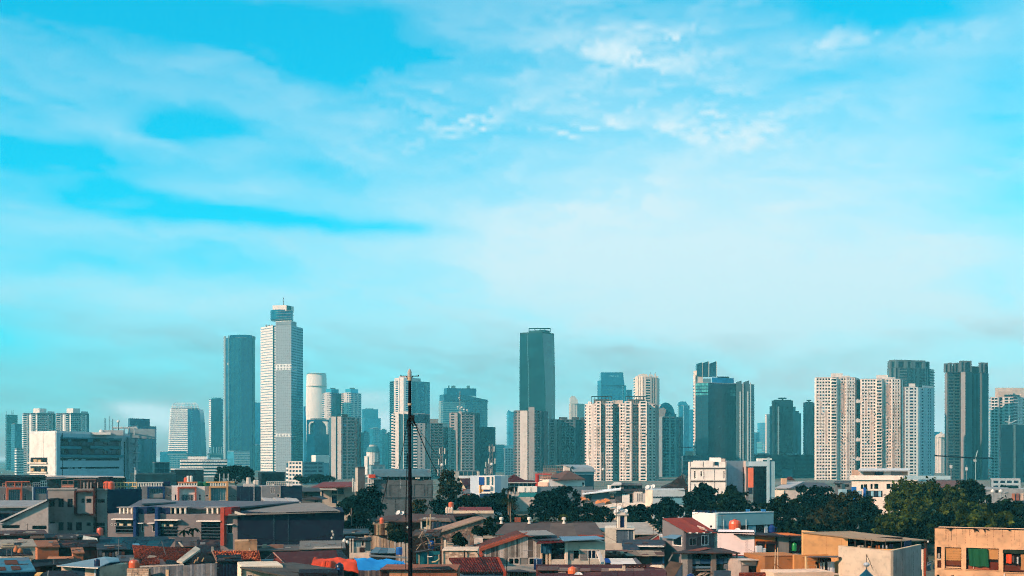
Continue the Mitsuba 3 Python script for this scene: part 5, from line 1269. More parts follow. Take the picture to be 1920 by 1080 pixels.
slab4(rr,[A,B,D_,E_],.2); slab4(rr,[B,C_,D_ + [.3,0,0],D_],.2); slab4(rr,[C_,C_ + [-2,14,0],E_,D_],.2); slab4(rr,[C_ + [-2,14,0],A + [2,10,0],E_,D_],.2)
window(t,f,1091,1095,904,911)
t.part('red_portal',(176,58,52),.2); sf.pbox(t.parts[-1],1008,1012,888,914,.3,1.0); sf.pbox(t.part('red_portal',(176,58,52),.2),1012,1036,888,890,.3,1.0)
sf.pbox(t.part('balcony_panel',(232,196,176),.2),1012,1030,904,912,.3,.8); rail(t,sf,1012,1032,893,899,6,(190,150,130))
t = Thing('grey_boundary_wall','long blank grey wall running below the villa','wall'); f = Face(XY(1004,440),XY(1112,446)); w = t.part('face',(122,140,148),.3); f.box(w,0,f.W,0,f.Z(913,0),-.4,0); t.part('coping',(90,106,112),.2); f.box(t.parts[-1],-.1,f.W,f.Z(913,0),f.Z(912.2,0),-.5,.1)
t = Thing('teal_metal_building','teal building with a domed pale metal roof beside the villa','building'); Y = 520
f = house(t,1076,1113,884,Y,16,4,(16,92,110),.3); f.pbox(t.part('band',(130,170,178),.2),1076,1113,884,890,.23,.5)
rc = t.part('roof',(176,188,192),.3,'m_sheet'); za = f.Z(884,0)
for (a0,h0),(a1,h1) in zip([(0,0),(2,1.6),(5,2.4),(10,2.8)],[(2,1.6),(5,2.4),(10,2.8),(16,2.6)]): slab4(rc,[f.pt(-1,za + h0,1 - a0),f.pt(f.W + .5,za + h0,1 - a0),f.pt(f.W + .5,za + h1,1 - a1),f.pt(-1,za + h1,1 - a1)],.2)
t.part('roof_room',(220,216,210),.2).par(P(1057,884,Y + 6),[3,0,0],[0,4,0],[0,0,2.4]); t.part('gable',(40,84,96),.2).prism([P(1070,886,Y),P(1070,876,Y),P(1074,874,Y),P(1078,884,Y),P(1078,886,Y)],[0,8,0])
t = Thing('brick_block','low brown brick block with a rooftop cage behind the villa','building'); Y = 560
f = house(t,1018,1058,885,Y,10,0,(150,134,124),.6); rail(t,f,1019,1056,873.5,885,10,(150,140,132)); rail(t,f,1019,1056,879,885,14,(170,150,136),d=-4)

# houses on the brow behind the trees
Y = 430
t = Thing('flat_roof_house','cream house with a long sloping white canopy and dark openings behind the trees','house')
f = house(t,1094,1212,920,Y,12,0,(150,148,150),.4,[(1096,1108,923,938),(1143,1153,924,936),(1166,1172,928,940),(1168,1186,925,942)],inner=(26,28,32))
slab4(t.part('canopy',(216,222,224),.2),[(1092,926,Y - 3),(1164,917.5,Y - 3),(1164,914.5,Y + 4),(1094,922,Y + 4)],.35)
cols_(t,f,1097,1109,923,940,3,(90,88,86),1.6,.3,.7); f.pbox(t.part('grey_wall',(104,124,134),.3),1110,1141,923,940,.24,.5); f.pbox(t.part('dark_wall',(92,90,94),.4),1154,1167,921,943,.24,.6)
for x0,x1,y0,y1,c_ in ((1142,1155,921,925,(226,222,216)),(1144,1151,927,932,(190,150,126)),(1166,1180,927,943,(236,232,224)),(1188,1204,922,943,(232,222,210)),(1204,1212,925,943,(214,204,196))): f.pbox(t.part('panel',c_,.2),x0,x1,y0,y1,.24,.8)
for x in (1194,1198,1202): f.pbox(t.part('shutter',(150,150,150),.3),x,x + 2,925,940,.81,.95)
up = Face(XY(1142,Y + 6),XY(1206,Y + 6)); up.box(t.part('upper_wall',(122,122,124),.4),up.U(1166),up.U(1204),up.Z(920,0),up.Z(908,0),-6,0); up.pbox(t.part('upper_wall',(226,220,212),.3),1142,1165,910,918,-6,0)
for x0,x1 in ((1170,1178),(1186,1190),(1146,1152),(1154,1162)): up.pbox(t.part('window',(36,52,64),.3,'m_glass'),x0,x1,911,917,.02,.12)
slab4(t.part('roof',(90,92,98),.3,'m_sheet'),[(1164,908.5,Y + 4),(1204,910,Y + 4),(1204,907,Y + 14),(1166,905.5,Y + 14)],.25); slab4(t.part('roof',(226,220,212),.3,'m_sheet'),[(1146,909,Y + 5),(1166,908,Y + 5),(1164,904,Y + 12),(1152,904,Y + 12)],.3)
slab4(t.part('roof',(88,86,90),.3,'m_sheet'),[(1160,921,Y - 1),(1210,919,Y - 1),(1208,915.5,Y + 6),(1164,917,Y + 6)],.25)
t = Thing('cream_terrace','cream terrace roof with orange cloths heaped at one end behind the trees','terrace'); Y = 405
f = house(t,1128,1218,950,Y,10,0,(214,196,176),.4); slab4(t.part('deck',(226,208,188),.3),[(1126,954,Y - 6),(1214,949,Y - 3),(1218,943,Y + 8),(1138,943,Y + 8)],.3)
for k,(x,y) in enumerate(((1116,945),(1124,944),(1130,942),(1134,947),(1086,939),(1092,941))):
    q = t.part('cloth',(222,150,96),.3); a = P(x,y,Y - 8 + k); q.add([a,a + [2.4,0,.5],a + [2.2,2,1.0],a + [.2,2,.7],a + [.9,1,1.3]],[[0,1,4],[1,2,4],[2,3,4],[3,0,4],[0,3,2],[0,2,1]])
t = Thing('flat_roof_house','pale flat roofed house with a blue grey parapet, edge of the dark trees','house'); Y = 400
f = house(t,1224,1284,918,Y,12,1,(196,206,208),.25); s_ = Face(XY(1211,Y + 6),XY(1224,Y)); s_.box(t.part('side_wall',(226,212,194),.3),0,s_.W,0,s_.Z(918,0),-6,.2); f.pbox(t.part('shade_strip',(40,60,70),.2),1224,1284,931,933,.23,.5); f.pbox(t.part('lower_wall',(120,170,180),.3),1252,1284,934,945,.23,.6)
slab4(t.part('roof',(170,176,178),.3),[(1211,917.8,Y + 4),(1284,917.8,Y - .3),(1282,915.5,Y + 12),(1216,915.5,Y + 12)],.2)
for x,y in ((1214,913),(1219,914),(1224,912)): dish(x,y,Y + 6,.8,f'white dish on the pale flat roofed house, {({1214: "by its cream side", 1219: "middle of three", 1224: "by the hip roof"})[x]}')
t = Thing('hip_roof_house','house under a steep black hipped roof beside the white panelled office','house'); Y = 470
f = house(t,1245,1290,912,Y,12,0,(90,90,92),.4); r = t.part('roof',(66,56,54),.3,'m_sheet'); ap = P(1279,889.5,Y + 6); e = [P(1238,917,Y - 3),P(1292,917,Y - 3),P(1292,912,Y + 14),P(1240,912,Y + 14)]
for i in range(4):
    m_ = [(e[i] + ap) / 2 - [0,0,.6],(e[(i + 1) % 4] + ap) / 2 - [0,0,.6]]
    slab4(r,[e[i],e[(i + 1) % 4],m_[1],m_[0]],.15); slab4(r,[m_[0],m_[1],ap + [.05,0,0],ap],.15)
t.part('scaffold',(120,112,104),.2)
for k in range(5): t.parts[-1].tube([P(1278 + k * 3,905,Y + 4),P(1279 + k * 2.4,888 + k,Y + 4)],.12,4)

# white panelled office with the orange strip
Y = 450
t = Thing('white_panelled_office','white panelled office block with an orange strip beside dark glass','building')
f = house(t,1290,1362,866,Y,20,0,(236,230,222),.15,[(1301.5,1304,883,897),(1313.5,1316,883.5,893),(1356.5,1358.5,883,897),(1302,1304,908,914)],inner=(40,40,44))
for x in (1294,1319,1339,1360): f.pbox(t.part('rib',(160,158,158),.2),x,x + 1.4,866,945,.23,.34)
for y in (876.5,900.5): f.pbox(t.part('ledge',(226,220,212),.2),1294,1360,y - 1.4,y + .6,.345,.9); f.pbox(t.part('shade_band',(120,116,116),.2),1295,1360,y + .6,y + 3.0,.345,.5)
for x0,x1,y0 in ((1301,1318,864.5),(1320,1337,864.5),(1339,1346,865)): f.pbox(t.part('parapet_panel',(236,230,222),.2),x0,x1,y0,875,.345,.6)
f.pbox(t.part('roof_room',(238,234,228),.15),1330,1352,858,866,-7,-2); f.pbox(t.part('roof_room',(190,176,168),.2),1352,1360,860,866,-7,-2); f.pbox(t.part('window',(60,84,96),.2,'m_glass'),1339,1346,866,873,.61,.7)
for k in range(7): t.part('roof_dome',(206,206,204),.2).lathe(P(1302 + k * 4.6,866,Y + 3),[(.5,0),(.5,.3),(.2,.55)],8)
g = Face(XY(1362,Y),XY(1399,Y + 5)); w = t.part('side_wall',(176,184,190),.25); g.box(w,0,g.W,0,g.Z(864,0),-14,.1)
for x0,x1,y0,y1 in ((1364,1392,877,903),(1364,1392,905,945)):
    m = t.part('panel',(166,178,188),.25); g.pbox(m,x0,x1,y0,y1,.12,.3)
g.pbox(t.part('rib',(196,184,178),.2),1393.5,1398.5,864,945,.12,1.4); g.pbox(t.part('pipe',(120,70,60),.2),1391.8,1392.8,876,925,.31,.5)
k = Face(XY(1399,Y + 2),XY(1453,Y + 1)); b = t.part('end_wall',(150,182,192),.2)
k.box(b,0,k.W,k.Z(875,0),k.Z(865,0),-14,.1); k.pbox(b,1437,1453,875,950,-14,.1); k.pbox(t.part('band',(186,206,214),.2),1404,1440,865.5,874,.12,.5); k.pbox(t.part('rib',(170,196,204),.2),1438,1443,858,950,.12,.7)
k.pbox(t.part('orange_strip',(226,132,100),.2),1403,1412.5,877,914,-1,.3); k.pbox(t.part('orange_strip_foot',(40,70,90),.2),1403.5,1411,914.5,926,-1,.2)
k.pbox(t.part('glazing',(10,34,46),.3,'m_glass'),1412.5,1437,875,950,-1.2,-.1)
for y in (882,891,900,909,918): k.pbox(t.part('transom',(30,56,66),.1),1412.5,1437,y,y + .6,-.09,.05)
k.pbox(t.part('roof_frame',(222,220,214),.2),1422,1452,859.5,862,-8,-7.6); k.pbox(t.part('roof_frame',(222,220,214),.2),1422,1432,859.5,866,-7.5,-3)

# low roofs and the long cream modern building
t = Thing('grey_roof_house','pale house with a grey hipped roof and a white ridge before the dark podium','house'); Y = 400
f = house(t,1455,1562,915,Y,14,0,(190,184,178),.4,[(1532,1540,917,924)])
slab4(t.part('roof',(108,114,122),.3,'m_sheet'),[(1476,915.5,Y - 2),(1560,913.5,Y - 2),(1545,905,Y + 12),(1496,904,Y + 12)],.25); slab4(t.part('roof',(196,198,200),.3,'m_sheet'),[(1453,914.5,Y - 1),(1482,914.5,Y - 2),(1508,902.5,Y + 12),(1476,904,Y + 12)],.3)
f.pbox(t.part('plinth',(226,214,196),.3),1453,1470,919,932,.23,.8); t.part('chimney',(214,180,150),.3).par(P(1466,908,Y + 6),[1.6,0,0],[0,1.6,0],[0,0,2.0]); t.part('roof',(100,56,62),.3,'m_sheet').prism([P(1476,901,Y + 13),P(1484,894,Y + 13),P(1491,901,Y + 13)],[0,5,0])
t = Thing('cream_modern_building','long cream modern building with a flat upper storey behind the weeping tree','building'); Y = 420
f = house(t,1597,1720,900,Y,16,0,(232,220,206),.25,[(1614,1619,908,917),(1620,1626,908,917),(1632,1636.5,907,917),(1639,1647,907,917),(1662,1670,907,917),(1671,1678,907,917),(1624,1655,920,932)],inner=(40,36,36))
for w_ in ((1614,1619,908,917),(1632,1636.5,907,917),(1639,1647,907,917),(1662,1670,907,917),(1671,1678,907,917)): window(t,f,*w_,col=(40,34,36),frame=(200,190,180))
f.pbox(t.part('cornice',(238,226,214),.2),1594,1694,891.5,900,-.5,1.2); f.pbox(t.part('cornice',(166,192,200),.2),1694,1782,892,899,-.5,.9)
up = Face(XY(1612,Y + 3),XY(1702,Y + 3)); up.box(t.part('upper_wall',(190,160,140),.3),0,up.W,up.Z(892,0),up.Z(881.5,0),-10,0); up.pbox(t.part('window',(50,56,70),.2,'m_glass'),1640,1656,882,891,.02,.12); up.pbox(t.part('panel',(232,224,216),.2),1656.5,1669.5,880,891.5,.02,.6); up.pbox(t.part('panel',(158,156,160),.3),1670,1690,883,891.5,.02,.2); up.pbox(t.part('panel',(222,214,206),.2),1612,1618,882,891.5,.02,.5)
slab4(t.part('roof',(190,196,198),.3),[(1609,881.5,Y),(1706,881.5,Y),(1706,878,Y + 14),(1612,878,Y + 14)],.4)
bl = Face(XY(1577,Y - 6),XY(1604,Y - 6)); bl.box(t.part('annexe',(150,186,196),.3),bl.U(1579),bl.U(1592),0,bl.Z(918,0),-5,0); bl.pbox(t.part('blue_pier',(20,120,190),.15),1598,1605,913,940,-1,.6); bl.pbox(t.part('window',(30,60,74),.2,'m_glass'),1588,1596,918,938,.02,.12)
f.pbox(t.part('blue_pier',(20,110,180),.15),1619,1623.5,914,935,.24,1.2)
for x in (1607,1610,1613): f.pbox(t.part('curtain',(170,206,220),.2),x,x + 2,920,934,.24,.5)
for k_ in range(4): f.pbox(t.part('door',[(40,70,92),(150,196,210)][k_ % 2],.2),1626 + k_ * 7,1631 + k_ * 7,921,931,-.02,.1)
t = Thing('low_house','small block of rooftop sheds between the grey hipped roof and the cream building','shed'); Y = 430
f = house(t,1566,1598,905,Y,8,0,(120,128,132),.5,[(1570,1576,908,914),(1584,1592,908,913)]); f.pbox(t.part('panel',(60,100,112),.3),1578,1584,907,916,.23,.5); slab4(t.part('roof',(90,96,100),.4,'m_sheet'),[(1562,906,Y - 1),(1600,905,Y - 1),(1598,902,Y + 8),(1566,902,Y + 8)],.2)
t = Thing('brown_roof_house','house with a long brown tiled roof behind the weeping tree','house'); Y = 450
f = house(t,1742,1806,914,Y,12,0,(200,176,150),.4); slab4(t.part('roof',(140,108,102),.4,'m_sheet'),[(1738,913,Y - 3),(1792,913,Y - 3),(1808,900.5,Y + 12),(1738,900.5,Y + 12)],.3); t.part('gable',(214,190,160),.3).prism([P(1793,912,Y - 2.6),P(1802,903,Y - 2.6),P(1806,912,Y - 2.6)],[0,.4,0])
t = Thing('low_house','row of low grey roofs and walls below the white gridded block','house'); Y = 520
f = house(t,1840,1925,916,Y,10,0,(150,156,158),.5,[(1866,1872,919,924)])
slab4(t.part('roof',(170,178,180),.4,'m_sheet'),[(1838,918,Y - 2),(1898,921,Y - 2),(1890,914,Y + 8),(1842,912,Y + 8)],.2); slab4(t.part('roof',(196,206,208),.4,'m_sheet'),[(1882,923,Y - 5),(1930,920,Y - 5),(1930,914,Y + 2),(1890,917,Y + 2)],.2)
for x,c_ in ((1898,(176,120,96)),(1906,(150,100,86)),(1914,(196,176,160))): f.pbox(t.part('panel',c_,.5),x,x + 6,925,938,1,3)
for px,lab in ((1861,'white ball finial beside the low grey roofs'),(1876,'second white ball finial beside the low grey roofs')):
    t = Thing('roof_ball',lab,'finial'); c = P(px,922,505); t.part('ball',(230,228,222),.1).lathe(c,[(.1,-.6),(.7,-.1),(.7,.5),(.2,1.0)],10); t.part('post',(160,170,172),.2).tube([c - [0,0,3],c - [0,0,.5]],.3,6)
# ------------------------------------------------------------------ the near quarter
CONC,CREAM2,ZINC,WOOD,RUST = (150,148,146),(214,200,182),(128,134,140),(140,118,96),(120,62,44)

def shed(name,label,x0,x1,yt,Y,depth,col=(120,110,100),roof=None,rt=None,th=.15,cat='shed',opens=(),wear=.6,mat='m_sheet',dy=0.0,slope=1.0,over=2,n=0,wmat='m_paint',group=None):
    """A hut: walls, openings with frames and panes, and a sheet roof rising to the back."""
    t = Thing(name,label,cat,group)
    f = house(t,x0,x1,yt,Y,depth,dy,col,wear,opens,mat=wmat)
    for o in opens: window(t,f,*o[:4],col=(24,30,38),frame=tuple(min(240,c + 30) for c in col))
    if roof:
        z,s = f.z1,over * Y / F
        a,b = f.pt(-s,z + .02,.5),f.pt(f.W + s,z + .02,.5)
        c,d = f.pt(f.W + s,z + slope,-depth - .3),f.pt(-s,z + slope,-depth - .3)
        if n: strip(t,'roof_sheet',(a,b),(d,c),n,.02,mat,roof if isinstance(roof[0],tuple) else (roof,),.6,.05)
        else: slab4(t.part('roof',roof,.6,mat),[a,b,c,d],th)
        for k in range(int(RNG.integers(2,5))):       # patches of other sheets laid over it
            u,v,du,dv = RNG.uniform(0,.7),RNG.uniform(.02,.6),RNG.uniform(.12,.3),RNG.uniform(.15,.38)
            g = lambda x,y: (a * (1 - x) + b * x) * (1 - y) + (d * (1 - x) + c * x) * y + [0,0,.05 + .02 * k]
            slab4(t.part('roof_patch',[(150,150,148),(96,84,78),(124,82,62),(70,76,84),(176,164,148)][int(RNG.integers(5))],.7,mat),[g(u,v),g(u + du,v + .02),g(u + du,v + dv),g(u + .01,v + dv)],.03)
        for k in range(int(RNG.integers(0,3))):
            p = (a * .5 + b * .5) * .6 + (d + c) * .2 + f.u * RNG.uniform(-.35,.35) * f.W + [0,0,.1]
            t.part('roof_batten',(96,84,74),.6).tube([p,p + f.u * RNG.uniform(.6,1.6) + f.n * RNG.uniform(-.6,.6) + [0,0,.06]],.05,4)
    return t,f

def post(label,px,y0,y1,Y,r=.05,col=(150,150,150),name='post',cat='post',dx=0):
    t = Thing(name,label,cat); t.own(col,.3).tube([P(px,y1,Y),P(px + dx,y0,Y)],r,6); return t

def sheet(name,label,pts,col,th=.08,mat='m_sheet',wear=.6,cat='sheet',group=None):
    t = Thing(name,label,cat,group); slab4(t.own(col,wear,mat),pts,th); return t

def tile_roof(t,c,nu,nv,cols,sub=None,jumble=.03,name='tile',kind=None,th=.06,gap=.06,wear=.5):
    """Tiles lying on the quad c = (near left, near right, far right, far left); each its own part unless kind is stuff."""
    a,b,d,e = (np.asarray(P(*q) if len(q) == 3 and q[2] > 40 else q,float) for q in c)
    n = np.cross(b - a,e - a); n /= np.linalg.norm(n); n = n if n[2] > 0 else -n
    bed = t.part('roof_bed',tuple(x * .5 for x in cols[0]),.3); slab4(bed,[a,b,d,e],.12)
    m = None
    def at(u,v): return (a * (1 - u) + b * u) * (1 - v) + (e * (1 - u) + d * u) * v
    for j in range(nv):
        for i in range(nu):
            if kind is None or m is None: m = t.part(name,cols[0],wear,kind=kind)
            u0,u1,v0,v1 = (i + gap) / nu,(i + 1 - gap) / nu,j / nv,min(1,(j + 1.18) / nv)
            q = RNG.uniform(-jumble,jumble,4); r = RNG.uniform(-jumble,jumble)
            mid0,mid1 = at((u0 + u1) / 2 + r / nu,v0),at((u0 + u1) / 2 + r / nu,v1)
            p = [at(u0,v0) + n * (.03 + q[0] * .4),mid0 + n * (.03 + th * 1.5 + q[1]),at(u1,v0) + n * (.03 + q[2] * .4),at(u1,v1) + n * .012,mid1 + n * (.012 + th),at(u0,v1) + n * .012]
            m.add(p + [x - n * .02 for x in p],[[0,1,4],[0,4,5],[1,2,3],[1,3,4],[0,6,7],[0,7,1],[1,7,8],[1,8,2],[6,10,7],[6,11,10],[7,9,8],[7,10,9],[0,5,11],[0,11,6],[2,8,9],[2,9,3]],cols[int(RNG.integers(len(cols)))],wear)
    return bed

def planks(t,f,x0,x1,ytop,ybot,n,cols,name='plank',d=.05,top=None,wear=.6,jit=.25):
    """Upright boards nailed on a face, each its own part; top(px) gives the upper row."""
    for k in range(n):
        xa,xb = x0 + (x1 - x0) * k / n,x0 + (x1 - x0) * (k + 1) / n
        yt = (top((xa + xb) / 2) if top else ytop) + RNG.uniform(0,jit * 3)
        m = t.part(name,cols[int(RNG.integers(len(cols)))],wear)
        f.pbox(m,xa + .12,xb - .12,yt,ybot,.0,d * (1 + RNG.random()))

# --- beige house at the far edge
Y = 130
t = Thing('peach_house','flat peach house with a row of open bays, blinds and a green tarp','house')
ops = [(1757,1765.5,1025,1048.5),(1758,1765.5,1050,1064.5),(1772,1803,1026,1066),(1812,1873,1027.5,1068),(1881.5,1935,1030.5,1073),(1757,1762,1077,1110),(1784,1789,1078,1110)]
f = house(t,1753.5,1990,990,Y,3.4,-5.4,(222,180,142),.5,ops,thick=.3,inner=(30,20,18))
f.box(t.part('coping',(60,40,34),.3),-.06,f.W + .06,f.z1,f.z1 + .07,-.3,.36)
for x in (1779,1794,1810,1821,1832,1852,1863,1896,1911): f.pbox(t.part('joint',(170,116,78),.2),x,x + .35,991,1024,.301,.312)
bl = t.part('blind',(198,150,98),.3)
for x0,x1,y in ((1771,1804,1066),(1811,1874,1068),(1880.5,1936,1073)): f.pbox(t.part('sill',(206,164,128),.5),x0,x1,y,y + 1.4,.3,.42); f.pbox(t.part('frame',(92,62,48),.4),x0 + 1,x0 + 1.8,1031,y,.06,.28); f.pbox(t.part('frame',(92,62,48),.4),x1 - 1.8,x1 - 1,1031,y,.06,.28)
for k in range(9): x = 1770 + k * 16 + RNG.uniform(-5,5); f.pbox(t.part('stain',(176,138,108),.7),x,x + RNG.uniform(.6,1.6),991.5,991.5 + RNG.uniform(5,22),.3005,.305)
f.pbox(bl,1773,1802.5,1028,1050.5,.05,.12)
for y in (1033,1038,1043,1047): f.pbox(t.part('blind_fold',(168,122,76),.3),1773,1802.5,y,y + .5,.121,.14)
f.pbox(t.part('wood_panel',(124,72,42),.4),1774.5,1803,1051.5,1060,.03,.1); f.pbox(t.part('wood_rail',(90,50,30),.3),1774,1803,1060.5,1062,.05,.18); f.pbox(t.part('ledge',(222,180,142),.3),1774,1803,1062.5,1064.5,.05,.22)
f.pbox(t.part('blind',(192,146,96),.3),1852.5,1872.5,1030,1048.5,.04,.11)
f.pbox(t.part('wood_panel',(118,58,38),.4),1855,1872.5,1054,1067.5,.03,.1); f.pbox(t.part('wood_panel',(170,104,78),.4),1816,1855,1061,1067.5,.03,.09); f.pbox(t.part('ledge',(150,84,52),.3),1815,1870,1067.3,1068.6,.05,.4); f.pbox(t.part('lamp_post',(220,200,180),.2),1825,1826.5,1062,1066,.1,.2)
f.pbox(t.part('wood_panel',(96,54,38),.4),1758.5,1765,1051,1064,.02,.1); f.pbox(t.part('bench',(200,190,176),.3),1757,1765,1047,1048.5,.02,.3)
f.pbox(t.part('wood_rail',(110,60,44),.4),1883,1935,1060,1071,.03,.12); f.pbox(t.part('beam',(20,16,16),.2),1882,1912,1055.5,1060,.02,.1); f.pbox(t.part('pipe',(220,210,200),.2),1882.5,1885,1075,1090,.31,.4)
f.pbox(t.part('blind',(186,140,96),.3),1914,1935,1039,1069,.05,.13)
for k,(x0,x1,y0,y1,c_) in enumerate(((1759,1763,1037,1046,(170,160,150)),(1767,1770,1090,1096,(40,30,30)))): f.pbox(t.part('clutter',c_,.4),x0,x1,y0,y1,.05,.3)
def cloth(label,f,x0,x1,y0,y1,col,d=.4,wav=.06,n=10,sk=0.0,name='cloth',cat='cloth',group=None,cols=None):
    """A hanging cloth with folds."""
    t = Thing(name,label,cat,group); m = t.own(col,.15)
    a,b,za,zb = f.rect(x0,x1,y0,y1)
    for r in range(3):
        v = []
        for i in range(n + 1):
            s = i / n
            for zz,kz in ((zb + (za - zb) * r / 3,r / 3),(zb + (za - zb) * (r + 1) / 3,(r + 1) / 3)):
                v.append(f.pt(a + (b - a) * s + sk * kz,zz + .03 * math.sin(i * 1.3) * kz,d + wav * math.sin(i * 1.9 + kz) + .06 * kz))
        m.add(v + [q - f.n * .02 for q in v],[[2 * i,2 * i + 1,2 * i + 3,2 * i + 2] for i in range(n)] + [[2 * i + 2 + 2 * n + 2,2 * i + 3 + 2 * n + 2,2 * i + 1 + 2 * n + 2,2 * i + 2 * n + 2] for i in range(n)])
    return t
cloth('green tarp hanging over the open bay of the peach house',f,1816,1852,1028.5,1061.5,(0,104,72),.34,.05,8,.15)
cloth('dark green awning cloth rolled above the washing line',f,1881,1935,1031,1037.5,(38,62,48),.34,.05,8)
for k,(x0,x1,y0,y1,c_,lab) in enumerate(((1887,1897.5,1039,1056,(222,92,44),'orange cloth on the washing line of the peach house'),(1898,1902,1042,1054,(110,96,90),'grey brown garment beside the orange cloth'),(1903,1906.5,1042.5,1060,(24,22,28),'black garment hanging beside the grey brown one'),
                                        (1907,1910,1044,1057,(206,204,200),'white shirt hanging between two dark garments'),(1911,1914,1044,1061,(36,34,40),'dark garment at the end of the washing line'))):
    cloth(lab,f,x0,x1,y0,y1,c_,.2,.04,5,group='washing on the line of the peach house')
for x,n_ in ((1783,4),(1829,5),(1848,3),(1891,2)):
    t = Thing('wall_plant',f'dark weed rooted in the top of the peach wall, {({1783: "above the tan blind", 1829: "above the green tarp", 1848: "the sparse one beside the tarp", 1891: "the single upright twig"})[x]}','plant','weeds on the peach wall')
    m = t.part('leaf',(30,24,22),.2,kind='stuff')
    for k in range(n_ * 2):
        a = f.pt(f.U(x) + RNG.uniform(-.1,.1),f.z1 + .05,.38); q = a + f.u * RNG.uniform(-.45,.45) + UP * RNG.uniform(-.45,.1) + f.n * .08
        w_ = np.cross(q - a,f.n); w_ *= .07 / (np.linalg.norm(w_) + 1e-9)
        mid = (a + q) / 2; m.add([a,mid + w_,q,mid - w_,a - f.n * .02,mid - f.n * .03],[[0,1,2],[0,2,3],[0,4,1],[0,3,4]])
    t.part('stem',(40,32,26),.2).tube([f.pt(f.U(x),f.z1 - .05,.37),f.pt(f.U(x),f.z1 + .1,.4)],.03,4)

# sheets and poles between the two beige houses
f = Face(XY(1726,142),XY(1740,141))
t = Thing('leaning_boards','upright cream and brown boards leaning in the gap between the two beige houses','boards')
for x0,x1,c_,y0,d in ((1728,1731,(190,186,190),1030,0),(1731.5,1734.5,(230,210,190),1030,.2),(1735,1737.5,(160,86,56),1028,.1)): f.pbox(t.part('board',c_,.4),x0,x1,y0,1110,d,d + .08)
f.pbox(t.part('frame',(70,26,26),.4),1725.5,1731,1058,1110,-.4,-.1)
t = Thing('wall_light','small white lamp on the eave corner of the tan roofed house','lamp'); t.part('bulb',(226,222,214),.1).lathe(P(1740,1016,141),[(.04,-.1),(.1,0),(.06,.12)],8); t.part('bracket',(60,60,62),.1).tube([P(1733,1013,141.2),P(1740,1015,141)],.03,4)
for k in range(5): sheet('scrap_board',('pale blue scrap panel down in the dark alley by the peach house','grey scrap panel lying low in the alley by the peach house','small grey board standing in the alley','narrow plank slanting across the alley by the peach house','light rail crossing the alley higher up')[k],[[(1738,1062,150),(1746,1060,150),(1746,1052,152),(1739,1054,152)],[(1739,1070,148),(1746,1069,148),(1744,1062,150),(1738,1063,150)],[(1749,1066,147),(1754,1067,147),(1754,1059,148),(1749,1058,148)],[(1737,1045,152),(1755,1035,150),(1755,1034,150),(1737,1043.5,152)],[(1740,1057,149),(1753,1051,147),(1753,1049.5,147),(1740,1055.5,149)]][k],[(140,156,166),(110,116,122),(120,124,130),(90,100,106),(150,158,162)][k],.05)

# --- tan roofed orange house with the loggia and the two beige walls in front
Y = 152
t = Thing('orange_house','orange house under a wide tan sheet roof with a dark open loggia','house')
f = Face(XY(1505,Y),XY(1700,Y - 2.5)); w = t.part('wall',(224,176,122),.3); uL = f.U(1590)
zs = f.Z(1030.5,uL); zt0,zt1 = f.Z(998,0),f.Z(1007.5,uL)
w.prism([f.pt(0,0),f.pt(uL,0),f.pt(uL,zt1),f.pt(0,zt0)],-f.n * 5)
f.box(w,uL,f.W,0,zs,-5,0); f.box(t.part('sill',(232,176,116),.3),uL,f.W,zs,zs + .12,-.3,.12)
f.box(t.part('back_wall',(46,38,40),.3),uL,f.W,zs,zs + 1.3,-4.9,-4.5)
for x in (1549,1578): f.pbox(t.part('joint',(190,130,74),.2),x,x + .4,1002,1043,0,.02)
e = Face(XY(1700,Y - 2.5),XY(1738,Y + 6)); e.box(t.part('side_wall',(30,40,56),.3),0,e.W,0,e.Z(1034,0),-4,-.2)
e.pbox(t.part('blue_panel',(24,62,100),.3),1700,1712,1014,1034,-.3,-.19)
for x in (1603,1622,1634,1660,1690): f.pbox(t.part('loggia_post',(120,104,92),.3),x,x + 1.0,1008 + (x - 1600) * .06,1030,-.2,-.08)
for x0,x1,y0,y1,c_ in ((1592,1601,1021,1030,(34,34,44)),(1609,1613,1024,1030,(206,196,182)),(1612,1620,1023.5,1026,(196,188,176)),(1629,1634,1025,1030,(196,150,110)),(1644,1651,1024,1030,(176,118,76)),(1656,1658,1023,1030,(160,170,180)),(1663,1665,1024,1030,(180,186,190)),(1635,1639,1017,1022,(120,100,84)),(1670,1676,1022,1030,(40,60,90))): f.pbox(t.part('clutter',c_,.4),x0,x1,y0,y1,-1.6,-1.0)
slab4(t.part('roof',(196,168,138),.3,'m_sheet'),[f.pt(-.1,zt0 + .02,.2),f.pt(uL,zt1 + .02,.2),P(1600,999,Y + 9),P(1596,995.4,Y + 10)],.1)
slab4(t.part('roof',(192,166,138),.35,'m_sheet'),[(1578,1007,Y - 1.6),(1658,1014.2,Y - 1.6),(1742,1012.8,Y + 4),(1597,996,Y + 10)],.12)
Y2 = 138
t = Thing('beige_block','beige plastered block with a grey shaded side, in front of the orange house','building')
c = chain([(1572,9),(1670,0),(1727,11)],Y2); fl,fr = faces(c)
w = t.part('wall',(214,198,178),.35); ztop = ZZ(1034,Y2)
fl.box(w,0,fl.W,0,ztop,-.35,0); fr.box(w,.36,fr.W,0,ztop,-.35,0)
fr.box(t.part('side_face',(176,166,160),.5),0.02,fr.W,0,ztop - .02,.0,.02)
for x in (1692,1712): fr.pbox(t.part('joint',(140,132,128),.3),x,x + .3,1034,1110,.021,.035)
q = t.part('coping',(200,180,156),.3); fl.box(q,0,fl.W,ztop,ztop + .07,-.36,.03); fr.box(q,.37,fr.W,ztop,ztop + .07,-.36,.03)
